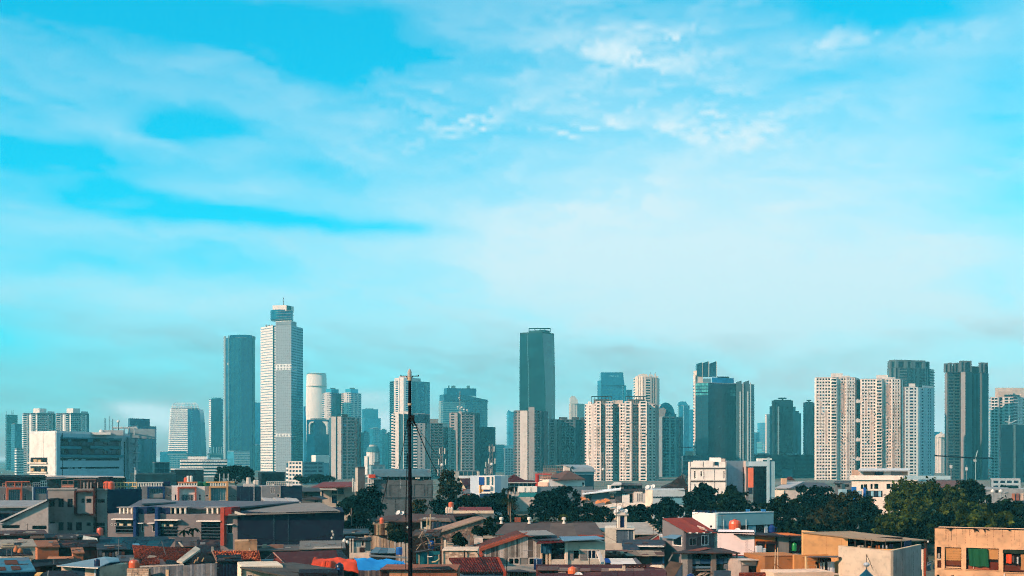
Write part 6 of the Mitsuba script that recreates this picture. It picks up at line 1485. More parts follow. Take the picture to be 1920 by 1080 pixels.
# terrace of the orange house
Y = 146
t = Thing('laundry_terrace','small terrace with a pale post, railings and shelves below the orange wall','terrace')
f = Face(XY(1512,Y),XY(1573,Y + 1))
f.pbox(t.part('back_wall',(222,158,100),.35),1508,1573,1043,1110,-3,-2.6); f.pbox(t.part('floor',(200,190,180),.4),1512,1573,1076,1079,-2.6,.1)
f.pbox(t.part('post',(224,190,146),.2),1510.5,1513,1043,1078,-.2,.1)
slab4(t.part('roof',(120,118,122),.4,'m_sheet'),[(1512,1044.2,Y - .5),(1574,1044.6,Y),(1606,1041.5,Y + 4),(1520,1042.6,Y + 4)],.07)
q = t.part('rail',(206,170,120),.3)
for y in (1051,1060,1068): q.tube([f.pt(f.U(1514),f.Z(y,0),0),f.pt(f.U(1532),f.Z(y,0),0)],.03,4)
for x in (1541.5,1561): f.pbox(t.part('hanger',(60,46,42),.2),x,x + .8,1044,1052,-1,-.9)
f.pbox(t.part('cupboard',(84,44,44),.3),1556,1573,1049,1078,-2.5,-1.9)
m = t.part('chair',(200,172,130),.3); m.tube([f.pt(f.U(1515),f.Z(1076,0),.0),f.pt(f.U(1516),f.Z(1060,0),.0),f.pt(f.U(1530),f.Z(1060,0),0),f.pt(f.U(1533),f.Z(1076,0),0)],.05,5)
f.pbox(t.part('table',(196,180,150),.3),1514,1531,1069,1071,-.6,-.1)
for k,(x0,x1,y0,c_,lab) in enumerate(((1534,1541,1054,(56,52,40),'dark olive coat hung on the laundry terrace'),(1543,1547,1056,(190,190,190),'grey striped towel on the laundry terrace'),(1548,1552,1055,(222,210,196),'cream towel next to the grey striped one'),(1557,1570,1054,(206,208,214),'pair of white sheets hung before the maroon cupboard'))):
    cloth(lab,f,x0,x1,y0,1075,c_,-.7,.06,6,group='washing on the laundry terrace')
# mosque finial
t = Thing('dome_finial','teal pointed dome with a silver ball and a thin spike before the beige block','dome'); Y = 112
c = P(1624.5,1092,Y)
t.part('dome',(20,92,112),.2,'m_gloss',smooth=30).lathe(c,[(1.35,-1.5),(1.2,-.6),(.95,.15),(.6,.62),(.34,.86),(.16,1.05),(.05,1.2)],20)
t.part('ball',(190,196,200),.1,'m_gloss',smooth=40).lathe(c + [0,0,1.62],[(.03,-.24),(.2,-.16),(.3,0),(.2,.14),(.05,.2)],16)
q = t.part('spike',(20,36,46),.1); q.tube([c + [0,0,1.1],c + [0,0,1.45]],.035,6); q.tube([c + [0,0,1.8],c + [0,0,2.55]],.03,6); q.tube([c + [0.02,0,2.52],c + [.16,0,2.2],c + [.3,0,1.9],c + [.42,0,1.55],c + [.62,0,1.1]],[.02,.03,.035,.03,.012],5)

# --- grey cabin with the red roof
Y = 196
t = Thing('grey_cabin','tall grey cabin with a sloping red metal roof and white framed windows','house')
fl = Face(XY(1244,Y + 5.2),XY(1283.5,Y)); fr = Face(XY(1283.5,Y),XY(1344,Y + 5.5))
w = t.part('wall',(136,134,136),.25)
zl0,zl1 = fl.Z(974,0),fl.Z(996,fl.W)
r = fl.rect(1263.5,1281,1005,1023.5)
wall_open(w,fl,0,zl1 - .05,[r],.2)
w.prism([fl.pt(0,zl1 - .05),fl.pt(fl.W,zl1 - .05),fl.pt(fl.W,zl1),fl.pt(0,zl0)],fl.n * .2)
wins = [(1290,1304,1008,1023),(1313,1326.5,1003,1022.5)]
wall_open(w,fr,0,zl1 - .25,[fr.rect(*o) for o in wins],.2,col=(112,106,112))
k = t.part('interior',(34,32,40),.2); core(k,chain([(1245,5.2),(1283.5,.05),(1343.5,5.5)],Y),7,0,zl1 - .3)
window(t,fl,1263.5,1281,1005,1023.5,col=(70,66,72),frame=(232,230,226),fw=.14)
for o in wins: window(t,fr,*o,col=(24,40,60) if o[0] > 1300 else (46,42,46),frame=(226,222,220) if o[0] > 1300 else (150,144,146),fw=.12,bars=2)
fr.pbox(t.part('door',(96,88,90),.3),1304.5,1312,1007,1022,.2,.26)
slab4(t.part('awning',(120,160,182),.2,'m_sheet'),[fl.pt(fl.U(1252),fl.Z(1006,0) ,1.3),fl.pt(fl.U(1279),fl.Z(1008,2.5),1.3),fl.pt(fl.U(1281),fl.Z(1001.5,2.5),.25),fl.pt(fl.U(1262),fl.Z(1001.5,2),.25)],.06)
A,B,C_,D_ = P(1243,971.5,Y + 5),P(1289,998,Y - .8),P(1344.5,999,Y + 4.5),P(1298,970.2,Y + 12)
strip(t,'roof_sheet',(A,D_),(B,C_),5,.01,'m_sheet',((190,88,66),(200,96,72),(180,80,60)),.35,.08)
for x in (1290.5,1303,1316,1329): t.part('rafter',(228,220,210),.2).par(P(x,1000.3,Y + (x - 1290) * .1 - .6),[.5,.06,0],[0,.3,0],[0,0,.22])
t.part('fascia',(224,216,208),.2).prism([P(1289,999.4,Y - .7),P(1344,1000.4,Y + 4.6),P(1344,999.2,Y + 4.6),P(1289,998.3,Y - .7)],[0,.1,0])
for x in (1338,1341.5): t.part('corner_post',(226,214,202),.2).par(P(x,1030,Y + 5 - .2),[.2,0,0],[0,.2,0],[0,0,2.6])
for a,b in (((1308,988.5),(1322,993)),((1312,992),(1326,996))): slab4(t.part('roof_patch',(232,196,176),.3),[P(a[0],a[1],Y + 3) + [0,0,.1],P(b[0],b[1],Y + 2.2) + [0,0,.1],P(b[0] - 1,b[1] - 2,Y + 3) + [0,0,.12],P(a[0] - 1,a[1] - 2.4,Y + 4) + [0,0,.12]],.05)
# white and blue house
Y = 214
t = Thing('white_blue_house','flat roofed house with a white lit side and a pale blue band above dark windows','house')
fl,fr = Face(XY(1300,Y + 7),XY(1343.5,Y)),Face(XY(1343.5,Y),XY(1448,Y + 6))
z1 = fr.Z(963,0)
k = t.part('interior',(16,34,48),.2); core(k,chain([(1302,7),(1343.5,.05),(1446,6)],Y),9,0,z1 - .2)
fl.box(t.part('white_wall',(238,234,230),.12),0,fl.W,0,z1,-.2,.25)
fr.box(t.part('blue_band',(132,178,188),.15),0,fr.W,fr.Z(985.5,3),z1,-1,.35)
for x0,x1 in ((1344,1386),(1402,1416),(1432,1438)): fr.pbox(t.part('wall',(126,172,184) if x0 < 1430 else (206,214,216),.2),x0,x1,985.5,1040,-.3,.2)
for x0,x1 in ((1386,1394),(1394.5,1402),(1416,1424),(1424.5,1432)): fr.pbox(t.part('window',(10,40,58),.3,'m_glass'),x0,x1,986,999,-.1,.08)
fr.box(t.part('coping',(190,206,208),.2),0,fr.W,z1,z1 + .12,-1,.45)
for x in (1354,1396): fr.pbox(t.part('downpipe',(206,220,222),.2),x,x + .7,974,998,.36,.45)
for x,y0,s,lab in ((1400,955,6.5,'blue box on the roof edge of the pale blue house, nearer its white side'),(1428.5,955,7.5,'blue box on the roof edge of the pale blue house, near the corner'),):
    t = Thing('roof_box',lab,'tank','square blue roof tanks'); q = t.part('body',(40,130,180),.2); q.par(P(x,962.5,Y + 5),[s * Y / F,0,0],[0,.8,0],[0,0,.7]); t.part('lid',(60,150,200),.2).par(P(x - .3,956,Y + 5 - .03),[(s + .6) * Y / F,0,0],[0,.86,0],[0,0,.08])
NTH = ('first','second','third','fourth','fifth','sixth','seventh','eighth')
for k_ in range(8):
    x = 1310 + k_ * 4.6
    t = Thing('potted_plant',f'small plant pot on the roof of the pale blue house, {NTH[k_]} from its white side','plant pot','plant pots on the pale blue house'); t.part('pot',[(20,60,110),(30,100,130),(60,70,80)][k_ % 3],.3).lathe(P(x,961.5,Y + 5),[(.14,0),(.2,.4),(.17,.4)],8)
    q = t.part('leaf',(24,50,40),.2,kind='stuff')
    for j in range(6):
        a = P(x,961.5,Y + 5) + [0,0,.4]; b = a + np.array([RNG.uniform(-.3,.3),RNG.uniform(-.2,.2),RNG.uniform(.1,.4)]); q.add([a,b,a + [.08,.05,.1],a - [0,.03,0]],[[0,1,2],[0,3,1],[3,2,1]])
tank(1378,999,203,1.0,2.2,(224,112,70),'large orange tank standing before the pale blue house',ribs=False)
dish(1382.5,994.5,201.5,.5,'round white dish in front of the large orange tank',az=-.3,group=None)
dish(1333,987,212,.24,'small black dish on the white side of the pale blue house',(24,24,26),-.7,None)
t = Thing('blue_drum','blue drum with a handle at the corner of the pale blue house','drum'); c = P(1447,999,208)
t.part('body',(12,74,140),.2,'m_gloss').lathe(c,[(.4,0),(.52,.15),(.55,.9),(.42,1.15),(.3,1.2),(.3,1.3)],14); t.part('lid',(10,60,120),.2,'m_gloss').lathe(c + [0,0,1.3],[(.16,0),(.16,.2)],10); t.part('handle',(12,74,140),.2,'m_gloss').tube([c + [.5,0,.95],c + [.85,0,.8],c + [.8,0,.35],c + [.52,0,.2]],.07,6)
# pink wall and the orange room
Y = 186
t = Thing('pink_house','flat house with a blank pinkish white wall beside the grey cabin','house')
f = house(t,1345,1414.5,999,Y,9,0,(236,218,214),.15)
for x in (1398.5,1400.5): f.pbox(t.part('conduit',(150,120,116),.2),x,x + .35,1001,1043,.23,.26)
f.pbox(t.part('ledge',(70,56,54),.3),1345,1414,997.6,999,-.3,.35)
t = Thing('orange_room','open fronted orange room under a dark flat roof with a white cupboard','house')
f = house(t,1415,1505,1004,Y - 1,6,1,(200,120,52),.3,[(1417,1434,1015,1042),(1435.5,1453,1015,1042),(1480.5,1503,1006,1042)],inner=(40,24,34))
for x0,x1 in ((1416,1434),(1435.5,1453)): f.pbox(t.part('orange_panel',(206,122,46),.25),x0,x1,1005,1014.5,.23,.3); f.pbox(t.part('shutter',(70,32,38),.3),x0,x1,1015.5,1019.5,.1,.3)
f.pbox(t.part('grey_sheet',(164,160,156),.5,'m_sheet'),1456,1478,1005.5,1040,.23,.32); f.pbox(t.part('post',(40,28,36),.3),1452.5,1456,1003,1042,.23,.45); f.pbox(t.part('post',(30,28,34),.3),1478,1480.5,1003,1042,.23,.45)
f.pbox(t.part('cupboard',(206,210,214),.2),1415,1425.5,1023,1044,.24,.9); f.pbox(t.part('louvre_box',(224,224,224),.2),1426,1432.5,1027,1043,.24,.8)
for k_ in range(5): f.pbox(t.part('louvre',(170,174,178),.2),1426.5,1432,1029 + k_ * 2.8,1029.8 + k_ * 2.8,.81,.84)
f.pbox(t.part('vent_panel',(130,140,146),.3),1480.5,1501,1006,1013,.1,.25); f.pbox(t.part('ledge',(190,184,178),.4),1480,1504,1038,1042,-.2,.4)
slab4(t.part('roof',(74,66,70),.4,'m_sheet'),[(1376,1001.5,Y - 2),(1503,1005.5,Y - 2),(1507,1001.5,Y + 5),(1384,997,Y + 5)],.16)
tank(1489.5,1033,Y - 1.4,.38,1.25,(20,150,84),'green tank standing in the dark niche of the orange room',ribs=False)
# carport with blue panels
Y = 160
t = Thing('carport','flat roofed carport with blue panelled walls and leaning posts before the grey cabin','shelter')
f = Face(XY(1262,Y),XY(1390,Y + 1))
slab4(t.part('roof',(84,72,70),.5,'m_sheet'),[(1258,1036.5,Y - 1),(1388,1036.5,Y),(1352,1027,Y + 14),(1284,1031,Y + 14)],.14)
slab4(t.part('roof_patch',(140,88,72),.5),[P(1290,1033,Y + 4) + [0,0,.1],P(1312,1034,Y + 3.5) + [0,0,.1],P(1334,1031,Y + 9) + [0,0,.25],P(1322,1029.5,Y + 10) + [0,0,.25]],.05)
for x0,x1,c_ in ((1289,1298,(104,108,112)),(1334,1343,(140,132,126)),(1279,1290,(176,170,164)),(1381.5,1383.5,(150,140,134))): f.pbox(t.part('pillar',c_,.5),x0,x1,1038,1120,-.4,0)
for x0,x1,y0,y1,c_ in ((1298,1314,1049,1058,(100,124,140)),(1315,1333.5,1049,1057.5,(52,104,136)),(1344,1358,1048,1058,(40,90,122)),(1359,1381,1047,1056,(70,104,126)),(1359,1381,1058,1067,(128,134,140)),(1298,1334,1062,1066,(110,140,156)),(1306,1338,1068.5,1070.5,(150,146,142))): f.pbox(t.part('panel',c_,.4),x0,x1,y0,y1,-.5,-.35)
f.pbox(t.part('back_wall',(20,24,34),.3),1290,1384,1038,1120,-3,-2.6)
for k_ in range(9): x = 1300 + k_ * 8.6 + RNG.uniform(-2,2); f.pbox(t.part('clutter',[(20,20,26),(200,200,196),(60,70,80),(150,120,100)][k_ % 4],.4),x,x + RNG.uniform(2,5),1042 + RNG.uniform(0,3) + (18 if k_ % 2 else 0),1047 + (18 if k_ % 2 else 0),-1.2,-.8)
f.pbox(t.part('blue_base',(78,100,118),.3),1338,1390,1069.5,1120,-.2,.4); f.pbox(t.part('blue_base',(90,112,130),.3),1262,1278,1058,1120,-.3,.1)
t.part('strut',(150,144,138),.4).tube([P(1262,1038,Y),P(1254,1052,Y - 1)],.1,5)
sheet('leaning_board','rust stained sheet leaning beside the carport',[(1236,1082,148),(1262,1084,148),(1280,1055.5,153),(1256,1052,153)],(140,112,90),.08,cat='metal sheet')
sheet('red_lean_to','low red lean-to roof between the carport and the pink wall',[(1350,1047,168),(1404,1047,170),(1412,1042.5,178),(1358,1038,178)],(180,84,62),.1,cat='roof')
t = Thing('cream_hut','small cream hut with a dark opening beside the tan wall','hut'); Y = 158
f = house(t,1388,1432,1050,Y,6,1,(190,178,170),.4,[(1402,1419,1061,1073)]); f.pbox(t.part('panel',(206,196,186),.3),1390,1415,1051,1058.5,.23,.35); slab4(t.part('roof',(206,198,188),.4),[(1386,1049.8,Y - 1),(1434,1049.4,Y),(1432,1046.5,Y + 6),(1388,1047,Y + 6)],.12); f.pbox(t.part('shade_wall',(110,96,92),.4),1419,1425,1059,1075,.23,.3)
t = Thing('tan_wall_house','house with a blank tan orange wall below the orange room','house'); f = house(t,1433,1509,1043.5,156,7,1,(176,128,84),.25); f.box(t.part('coping',(150,100,56),.3),0,f.W,f.z1,f.z1 + .08,-.2,.3)
t = Thing('brick_parapet','reddish brick parapet low at the bottom beside the cream terrace','wall'); f = Face(XY(1388,136),XY(1450,136.4)); f.box(t.part('core',(120,62,46),.4),0,f.W,0,f.Z(1074,0),-.5,-.05)
for j in range(6):
    for i in range(12):
        a = f.W * (i + (.5 if j % 2 else 0)) / 12.5; z = f.Z(1074,0) - .14 * (j + 1)
        f.box(t.part('brick',[(150,74,50),(130,64,46),(164,90,64)][int(RNG.integers(3))],.5),a + .015,a + f.W / 12.5 - .015,z + .012,z + .135,-.05,RNG.uniform(0,.03))
t = Thing('cream_terrace','long cream terrace wall along the bottom before the laundry terrace','wall'); f = house(t,1450,1562,1073.5,134,4,1,(222,194,170),.35)
for x,y0,dx,lab in ((1452,1030,2,'pale wooden pole with crossed ropes before the tan wall'),(1459,1027,-1,'thinner pale pole beside the crossed ropes')): post(lab,x,y0,1084,150,.07,(206,180,150),'pole','pole',dx)
wire([P(1453,1057,150),P(1443,1082,148)],'dark rope running down to the brick parapet',.05,.025); wire([P(1453,1057,150),P(1481,1074,148)],'dark rope sloping to the cream terrace',.1,.025)

# --- centre: gabled timber house with the balcony
Y = 166
t = Thing('timber_house','timber house with upright weathered boards, a red verge and a low gable','house')
f = Face(XY(905,Y),XY(1013,Y + 1)); ap_u,ap_z = f.U(985),f.Z(1005,f.U(985))
bd = t.part('gable_wall',(150,146,140),.6)
zl = f.Z(1030,0); zr = f.Z(1014,f.W)
bd.prism([f.pt(0,0),f.pt(f.W,0),f.pt(f.W,zr),f.pt(ap_u,ap_z),f.pt(0,zl)],-f.n * 9)
def gtop(px):
    return 1031 - (px - 905) * 26 / 80 if px < 985 else 1006 + (px - 985) * 9 / 28
planks(t,f,905,1012,0,1046,34,((190,182,172),(168,162,154),(206,198,190),(150,142,134),(120,110,104)),top=gtop)
for o in ((953,974,1047,1057),(991,1012,1047,1057.5)):
    m = t.part('window',(214,208,200),.3); a,b,za,zb = f.rect(*o)
    for q in ((a,b,za - .12,za),(a,b,zb,zb + .1),(a,a + .1,za,zb),(b - .1,b,za,zb),((a + b) / 2 - .05,(a + b) / 2 + .05,za,zb)): f.box(m,*q,.0,.12)
    f.box(t.sub(m,'pane',col=(22,24,36),wear=.2,mat='m_glass'),a + .1,b - .1,za,zb,0,.04)
f.pbox(t.part('base_wall',(176,170,162),.5),905,1013,1058.5,1110,.0,.14)
vr = t.part('verge',(164,96,74),.4)
vr.prism([f.pt(f.U(899),f.Z(1033.5,0),.1),f.pt(ap_u,ap_z + .02,.1),f.pt(f.U(1000),f.Z(1006.5,7),.1),f.pt(f.U(985),f.Z(1002.5,6),.1),f.pt(f.U(975),f.Z(1003.2,5),.1),f.pt(f.U(899),f.Z(1027.5,0),.1)],f.n * .5)
for k_ in range(14):
    x = 903 + k_ * 6.2; t.part('ridge_tile',(164,92,68),.4).par(f.pt(f.U(x),f.Z(1026.2 - (x - 903) * .303,0),.12),f.u * .36 + UP * .12,-f.n * .4,UP * .12)
slab4(t.part('roof',(120,76,62),.5,'m_sheet'),[f.pt(f.U(899),f.Z(1029,0),.1),f.pt(ap_u,ap_z + .25,.1),f.pt(ap_u,ap_z + .25,-9.2),f.pt(f.U(899),f.Z(1029,0),-9.2)],.15)
slab4(t.part('roof',(170,168,164),.4,'m_sheet'),[f.pt(f.U(988),f.Z(1004,5),.3),f.pt(f.U(1046),f.Z(1004.5,8),-2),f.pt(f.U(1040),f.Z(1000,8),-8),f.pt(f.U(988),f.Z(1001.5,5),-8)],.12)
en = Face(XY(889,Y + 1.5),XY(905,Y)); en.box(t.part('brick_end',(150,78,60),.5),0,en.W,0,en.Z(1030,en.W),-3,.05)
# balcony part and cream house
t = Thing('cream_house','cream house with an open balcony, grey shutters and a pale blue lean-to roof','house')
f = house(t,1012.5,1134,1016.5,Y + 1,8,1,(206,198,184),.45,[(1034,1058,1017.5,1048.5),(1015,1033,1030,1060),(1074,1086,1031.5,1048.5),(1101,1125,1030.5,1047.5)],inner=(34,30,40))
f.pbox(t.part('column',(226,214,198),.3),1058.5,1063.5,1015,1061,.23,.55); f.pbox(t.part('parapet',(214,204,190),.4),1033,1058,1049,1061,.23,.4); f.pbox(t.part('shelf',(190,184,176),.3),1049,1058,1028,1029.5,.05,.3); f.pbox(t.part('cabinet',(26,40,54),.3),1049,1058,1030,1047,.02,.15)
for x0,x1 in ((1064.5,1074),(1087,1100)):
    f.pbox(t.part('shutter',(150,148,146),.4),x0,x1,1032,1050,.23,.32)
    for k_ in range(6): f.pbox(t.part('shutter_slat',(128,126,124),.3),x0 + .5,x1 - .5,1033 + k_ * 2.8,1034 + k_ * 2.8,.321,.35)
window(t,f,1074,1086,1031.5,1048.5,col=(56,46,46),frame=(206,198,188),bars=1); window(t,f,1101,1125,1030.5,1047.5,col=(24,60,96),frame=(222,218,212),bars=3,fw=.1)
for x0,c_ in ((1012.5,(226,200,170)),(1028.5,(226,206,180)),(1022.5,(206,190,170))): f.pbox(t.part('baluster',c_,.3),x0,x0 + 3.5,1034,1060,.23,.4)
slab4(t.part('awning',(116,44,42),.3,'m_sheet'),[(1006,1018.5,Y - 1),(1056,1016,Y - 1),(1062,1012.5,Y + 1.5),(1010,1012,Y + 1.5)],.1)
slab4(t.part('roof',(96,100,110),.4,'m_sheet'),[(1000,1012.5,Y + .5),(1046,1012,Y + .5),(1044,1004,Y + 8),(996,1004,Y + 8)],.1)
slab4(t.part('roof',(124,164,186),.25,'m_sheet'),[(1056,1013.5,Y - .2),(1134,1009.8,Y - .2),(1118,1004.5,Y + 7),(1048,1006,Y + 7)],.12)
f.pbox(t.part('floor_slab',(170,130,118),.5),1008,1100,1061,1064,-.2,1.2)
cloth('teal curtain hung in the balcony corner of the cream house',f,1012.5,1033.5,1019.5,1037,(0,98,122),.5,.06,8,name='curtain',cat='curtain')
t = Thing('leaning_board','white panel leaning against the window of the cream house','panel'); slab4(t.own((222,214,206),.3),[(1126,1054,Y - 1),(1133,1053,Y - .6),(1125,1033,Y + .6),(1118.5,1033.5,Y + .4)],.3)
t = Thing('square_tank','square blue tank with a white pipe before the timber house','tank'); c = P(1001,1071.5,150)
t.part('body',(6,54,104),.25,'m_gloss').par(c,[.95,-.1,0],[.1,.9,0],[0,0,1.42]); t.part('lid',(10,64,118),.2,'m_gloss').par(c + [-.03,-.03,1.42],[1.0,-.1,0],[.1,.96,0],[0,0,.07]); t.part('pipe',(206,212,216),.1).tube([c + [.34,-.12,1.5],c + [.38,-.12,0]],.045,6)
t = Thing('lattice_hut','low hut with a wooden lattice front and a dark sheet roof under the timber house','hut'); Y = 148
f = house(t,946,1006,1071,Y,7,0,(150,142,132),.6,[(957,990,1071.5,1105)])
for k_ in range(8): f.pbox(t.part('lattice_bar',(206,170,126),.4),958.5 + k_ * 4,960.2 + k_ * 4,1071,1105,.1,.25)
f.pbox(t.part('post',(196,184,166),.4),948,956,1070,1110,.23,.4)
slab4(t.part('roof',(96,98,102),.6,'m_sheet'),[(944,1071,Y - 1),(1004,1072.5,Y - 1),(1000,1063,Y + 7),(950,1066.5,Y + 7)],.1)
post('thin black pipe standing before the timber house windows',950,1048,1090,144,.05,(26,26,30),'pipe','pipe')
wire([P(893,1034,130),P(932,1084,120)],'black cable slanting down across the dark red tiles',.1,.05)

# dark red tiled roof
Y = 140
t = Thing('red_tiled_house','house under a dark red roof of large ribbed tiles with a brick verge','house')
f = house(t,858,944,1073.5,Y,6,0,(96,128,150),.35)
NL,NR,FR_,FL = P(862,1073,Y - .6),P(944,1073.5,Y - .6),P(931,1046.5,Y + 4.5),P(842,1048,Y + 4.5)
tile_roof(t,(NL,NR,FR_,FL),18,6,((96,40,36),(108,46,40),(86,34,32),(120,58,48)),jumble=.02,wear=.5)
v = t.part('verge',(166,80,56),.4); v.prism([NR + [0,0,.1],NR + [.32,0,.1],FR_ + [.3,0,.14],FR_ + [0,0,.14]],[0,0,-.5])
rd = t.part('ridge',(110,48,40),.4); rd.tube([FL,(FL + FR_) / 2,FR_],.14,7)
# tan board hut at the foot of the pole
t = Thing('board_hut','hut of tan plywood boards with a dark eave around the foot of the pole','hut'); Y = 128
f = house(t,714,858,1067,Y,6,0,(150,104,82),.5)
for x0,x1,c_ in ((715,729,(70,52,50)),(730.5,752,(196,148,116)),(753,768,(186,140,110)),(769,806,(150,100,78)),(807,857,(156,106,84))): f.pbox(t.part('board',c_,.4),x0,x1,1068,1110,.23,.27 + RNG.uniform(0,.04))
slab4(t.part('eave',(26,20,24),.3),[(712,1068.5,Y - .6),(852,1068,Y - .6),(842,1061.5,Y + 3),(720,1065,Y + 3)],.16)
t = Thing('dark_fence','dark vertical plank fence between the tarps and the board hut','fence'); f = Face(XY(672,134),XY(716,134)); f.box(t.part('backing',(60,56,62),.4),0,f.W,0,f.Z(1070,0),-.2,-.02); planks(t,f,672,716,1069,1110,15,((96,92,96),(120,114,112),(84,80,86),(150,140,130)))

# the tarps
def tarp(label,pts,col,n=(16,7),fold=.25,seed=1):
    t = Thing('tarp',label,'tarp',None); m = t.own(col,.1,'m_paint',smooth=50)
    a,b,d,e = (P(*q) for q in pts)
    g_ = []
    for j in range(n[1] + 1):
        for i in range(n[0] + 1):
            u,v = i / n[0],j / n[1]
            p = (a * (1 - u) + b * u) * (1 - v) + (e * (1 - u) + d * u) * v
            q = meshkit.fbm(np.array([u * 5,v * 3,seed]),3,seed) - .5
            drop = -.22 * (1 - v / .35) ** 2 if v < .35 else 0
            g_.append(p + np.array([0,-.2 * (v < .35),q * fold * 2 + drop + .28 * math.sin(v * math.pi)]))
    W_ = n[0] + 1; v = np.array(g_)
    f1 = [[j * W_ + i,j * W_ + i + 1,(j + 1) * W_ + i + 1,(j + 1) * W_ + i] for j in range(n[1]) for i in range(n[0])]
    m.add(np.vstack([v,v - [0,0,.04]]),f1 + [[q + len(v) for q in k[::-1]] for k in f1])
    return t
t = tarp('orange tarp spread over a stall, beside the blue tarp',[(583,1064,138),(675,1068,137),(664,1048,143),(590,1047,143)],(222,92,50),(20,8),.3,3)
m = t.parts[0]
for x,w_ in ((606,.3),(612,.22),(617,.26)): m.tube([P(x,1066,137.5),P(x + 1.5,1056,138.2),P(x + 2,1050,140)],[w_,w_ * .8,.06],6)
t = tarp('bright blue tarp pulled over a roof beside the orange tarp',[(672,1069,137),(768,1066,137),(742,1049,144),(664,1046.5,143.5)],(0,150,208),(22,8),.3,7)
for x in (733,738,745): t.parts[0].tube([P(x,1067,137),P(x + 5,1059,138.5),P(x + 12,1052,141)],[.2,.16,.05],6)
sheet('tarp_rail','pale rail holding down the edge of the blue tarp',[(713,1066,136),(730,1065,136),(730,1063.5,136.2),(713,1064,136.2)],(60,140,190),.1,cat='rail')
t = Thing('stall_frame','dark wooden stall under the orange tarp','stall'); f = house(t,590,676,1065,140,4,0,(70,70,78),.5)
t = Thing('blue_tarp_hut','hut of dark boards under the blue tarp','hut'); f = house(t,676,764,1064,140,4,0,(84,80,84),.5)
t = Thing('dark_blue_tank','dark blue domed tank in front of the orange tarp','water tank'); c = P(636.5,1092,124)
t.part('body',(4,40,74),.2,'m_gloss',smooth=35).lathe(c,[(.43,0),(.43,1.5),(.4,1.7),(.3,1.86),(.14,1.93)],20); t.part('band',(0,110,170),.1,'m_gloss').par(c + [-.15,-.46,1.3],[.22,0,0],[0,.06,0],[0,0,.16]); t.part('lid',(6,50,90),.2,'m_gloss').lathe(c + [0,0,1.92],[(.14,0),(.12,.07)],10)
t = Thing('cream_flat_house','cream house with a bowed grey flat roof at the bottom of the picture','house'); Y = 128
c = chain([(452,6),(453,0),(528,-3)],Y);
f = house(t,453,530,1062,Y,6,1.2,(214,200,180),.55,[(463,474,1077,1110)])
window(t,f,463,474,1077,1110,col=(40,34,30)); f.pbox(t.part('corner_pipe',(40,38,40),.3),452,453.5,1062,1110,.25,.4); f.pbox(t.part('joint',(70,60,54),.3),505,505.6,1072,1110,.23,.26)
slab4(t.part('roof',(112,106,98),.6,'m_sheet'),[(450,1063,Y - .4),(560,1084,Y - 7),(632,1066.5,Y + 2),(548,1054,Y + 12)],.14)
for k_ in range(6): x = 520 + k_ * 14; slab4(t.part('roof_streak',(120,112,104),.5,'m_sheet'),[P(x,1073 + k_ * .6,Y - 3) + [0,0,.05],P(x + 30,1072 - k_ * .3,Y - 2) + [0,0,.05],P(x + 31,1070.6 - k_ * .3,Y - 1.5) + [0,0,.05],P(x + 2,1071.4 + k_ * .6,Y - 2.5) + [0,0,.05]],.03)
t = Thing('dark_hut','dark shaded hut in the gap below the bowed roof edge','hut'); f = house(t,560,634,1074,120,4,0,(40,44,54),.4,[(604,612,1078,1100)])

# maroon roof, orange tile roofs and the zinc fence
Y = 162
t = Thing('maroon_roof_house','house with a plain maroon ridge roof and a dark open gable','house')
f = house(t,512,640,1048,Y,10,0,(120,66,56),.4)
slab4(t.part('roof',(104,54,48),.25,'m_sheet'),[(536,1063,Y - 5),(640,1063,Y - 5),(630,1031.5,Y + 5),(511,1035.5,Y + 5)],.15); slab4(t.part('roof',(104,84,84),.35,'m_sheet'),[(640,1063,Y - 5),(656,1050,Y + 3),(640,1031,Y + 10),(630,1031.5,Y + 5)],.12)
t.part('gable',(146,82,66),.4).prism([P(512,1056,Y - 4.6),P(531,1056,Y - 4.6),P(519,1044,Y - 3)],[0,.15,0]); t.part('gable_void',(14,12,16),.1).prism([P(498,1048,Y),P(513,1048,Y),P(511,1036.5,Y + 4)],[0,.3,0])
t.part('verge',(196,150,130),.3).prism([P(511,1036,Y + 4.6),P(531,1055,Y - 4.4),P(532.5,1055,Y - 4.4),P(513,1035.4,Y + 4.6)],[0,.12,0]); t.part('verge',(150,140,140),.3).prism([P(511,1036,Y + 4.6),P(497,1048,Y),P(498.2,1048.6,Y),P(512,1036.6,Y + 4.6)],[0,.12,0])
slab4(t.part('gutter',(150,150,150),.4),[(488,1051,Y - 4),(512,1050.5,Y - 4),(513,1048,Y - 2),(490,1048.5,Y - 2)],.1)
t,f = shed('low_house','low house with pale ridge sheets behind the maroon roof',563,646,1029,184,6,(110,108,104),(150,148,142),dy=0,slope=.8)
slab4(t.part('roof_cap',(196,190,180),.5,'m_sheet'),[(586,1028,182),(644,1026.5,182),(642,1024.5,186),(592,1025,186)],.1)
t = Thing('orange_tiled_house','house with a rough orange clay tile roof and a cream verge board','house'); Y = 158
f = house(t,262,405,1056,Y,8,-1,(60,56,60),.4)
P1,P2,P3,P4 = P(252,1045.5,Y + .5),P(330,1054,Y - 1),P(366,1029,Y + 6),P(248,1022,Y + 8)
tile_roof(t,(P1,P2,P3,P4),52,18,((150,74,44),(168,84,50),(132,62,38),(178,98,62)),jumble=.05,kind='stuff',wear=.5)
t.part('verge_board',(206,196,178),.4).prism([P(331,1055,Y - 1.2),P(342,1057.5,Y - 1.6),P(375.5,1033,Y + 5.4),P(366,1027.5,Y + 6)],[0,.1,.25])
t.part('gable_void',(16,14,18),.2).prism([P(344,1057,Y - .5),P(404,1053,Y - .5),P(394,1042,Y + 2),P(378,1034,Y + 4)],[0,.2,0])
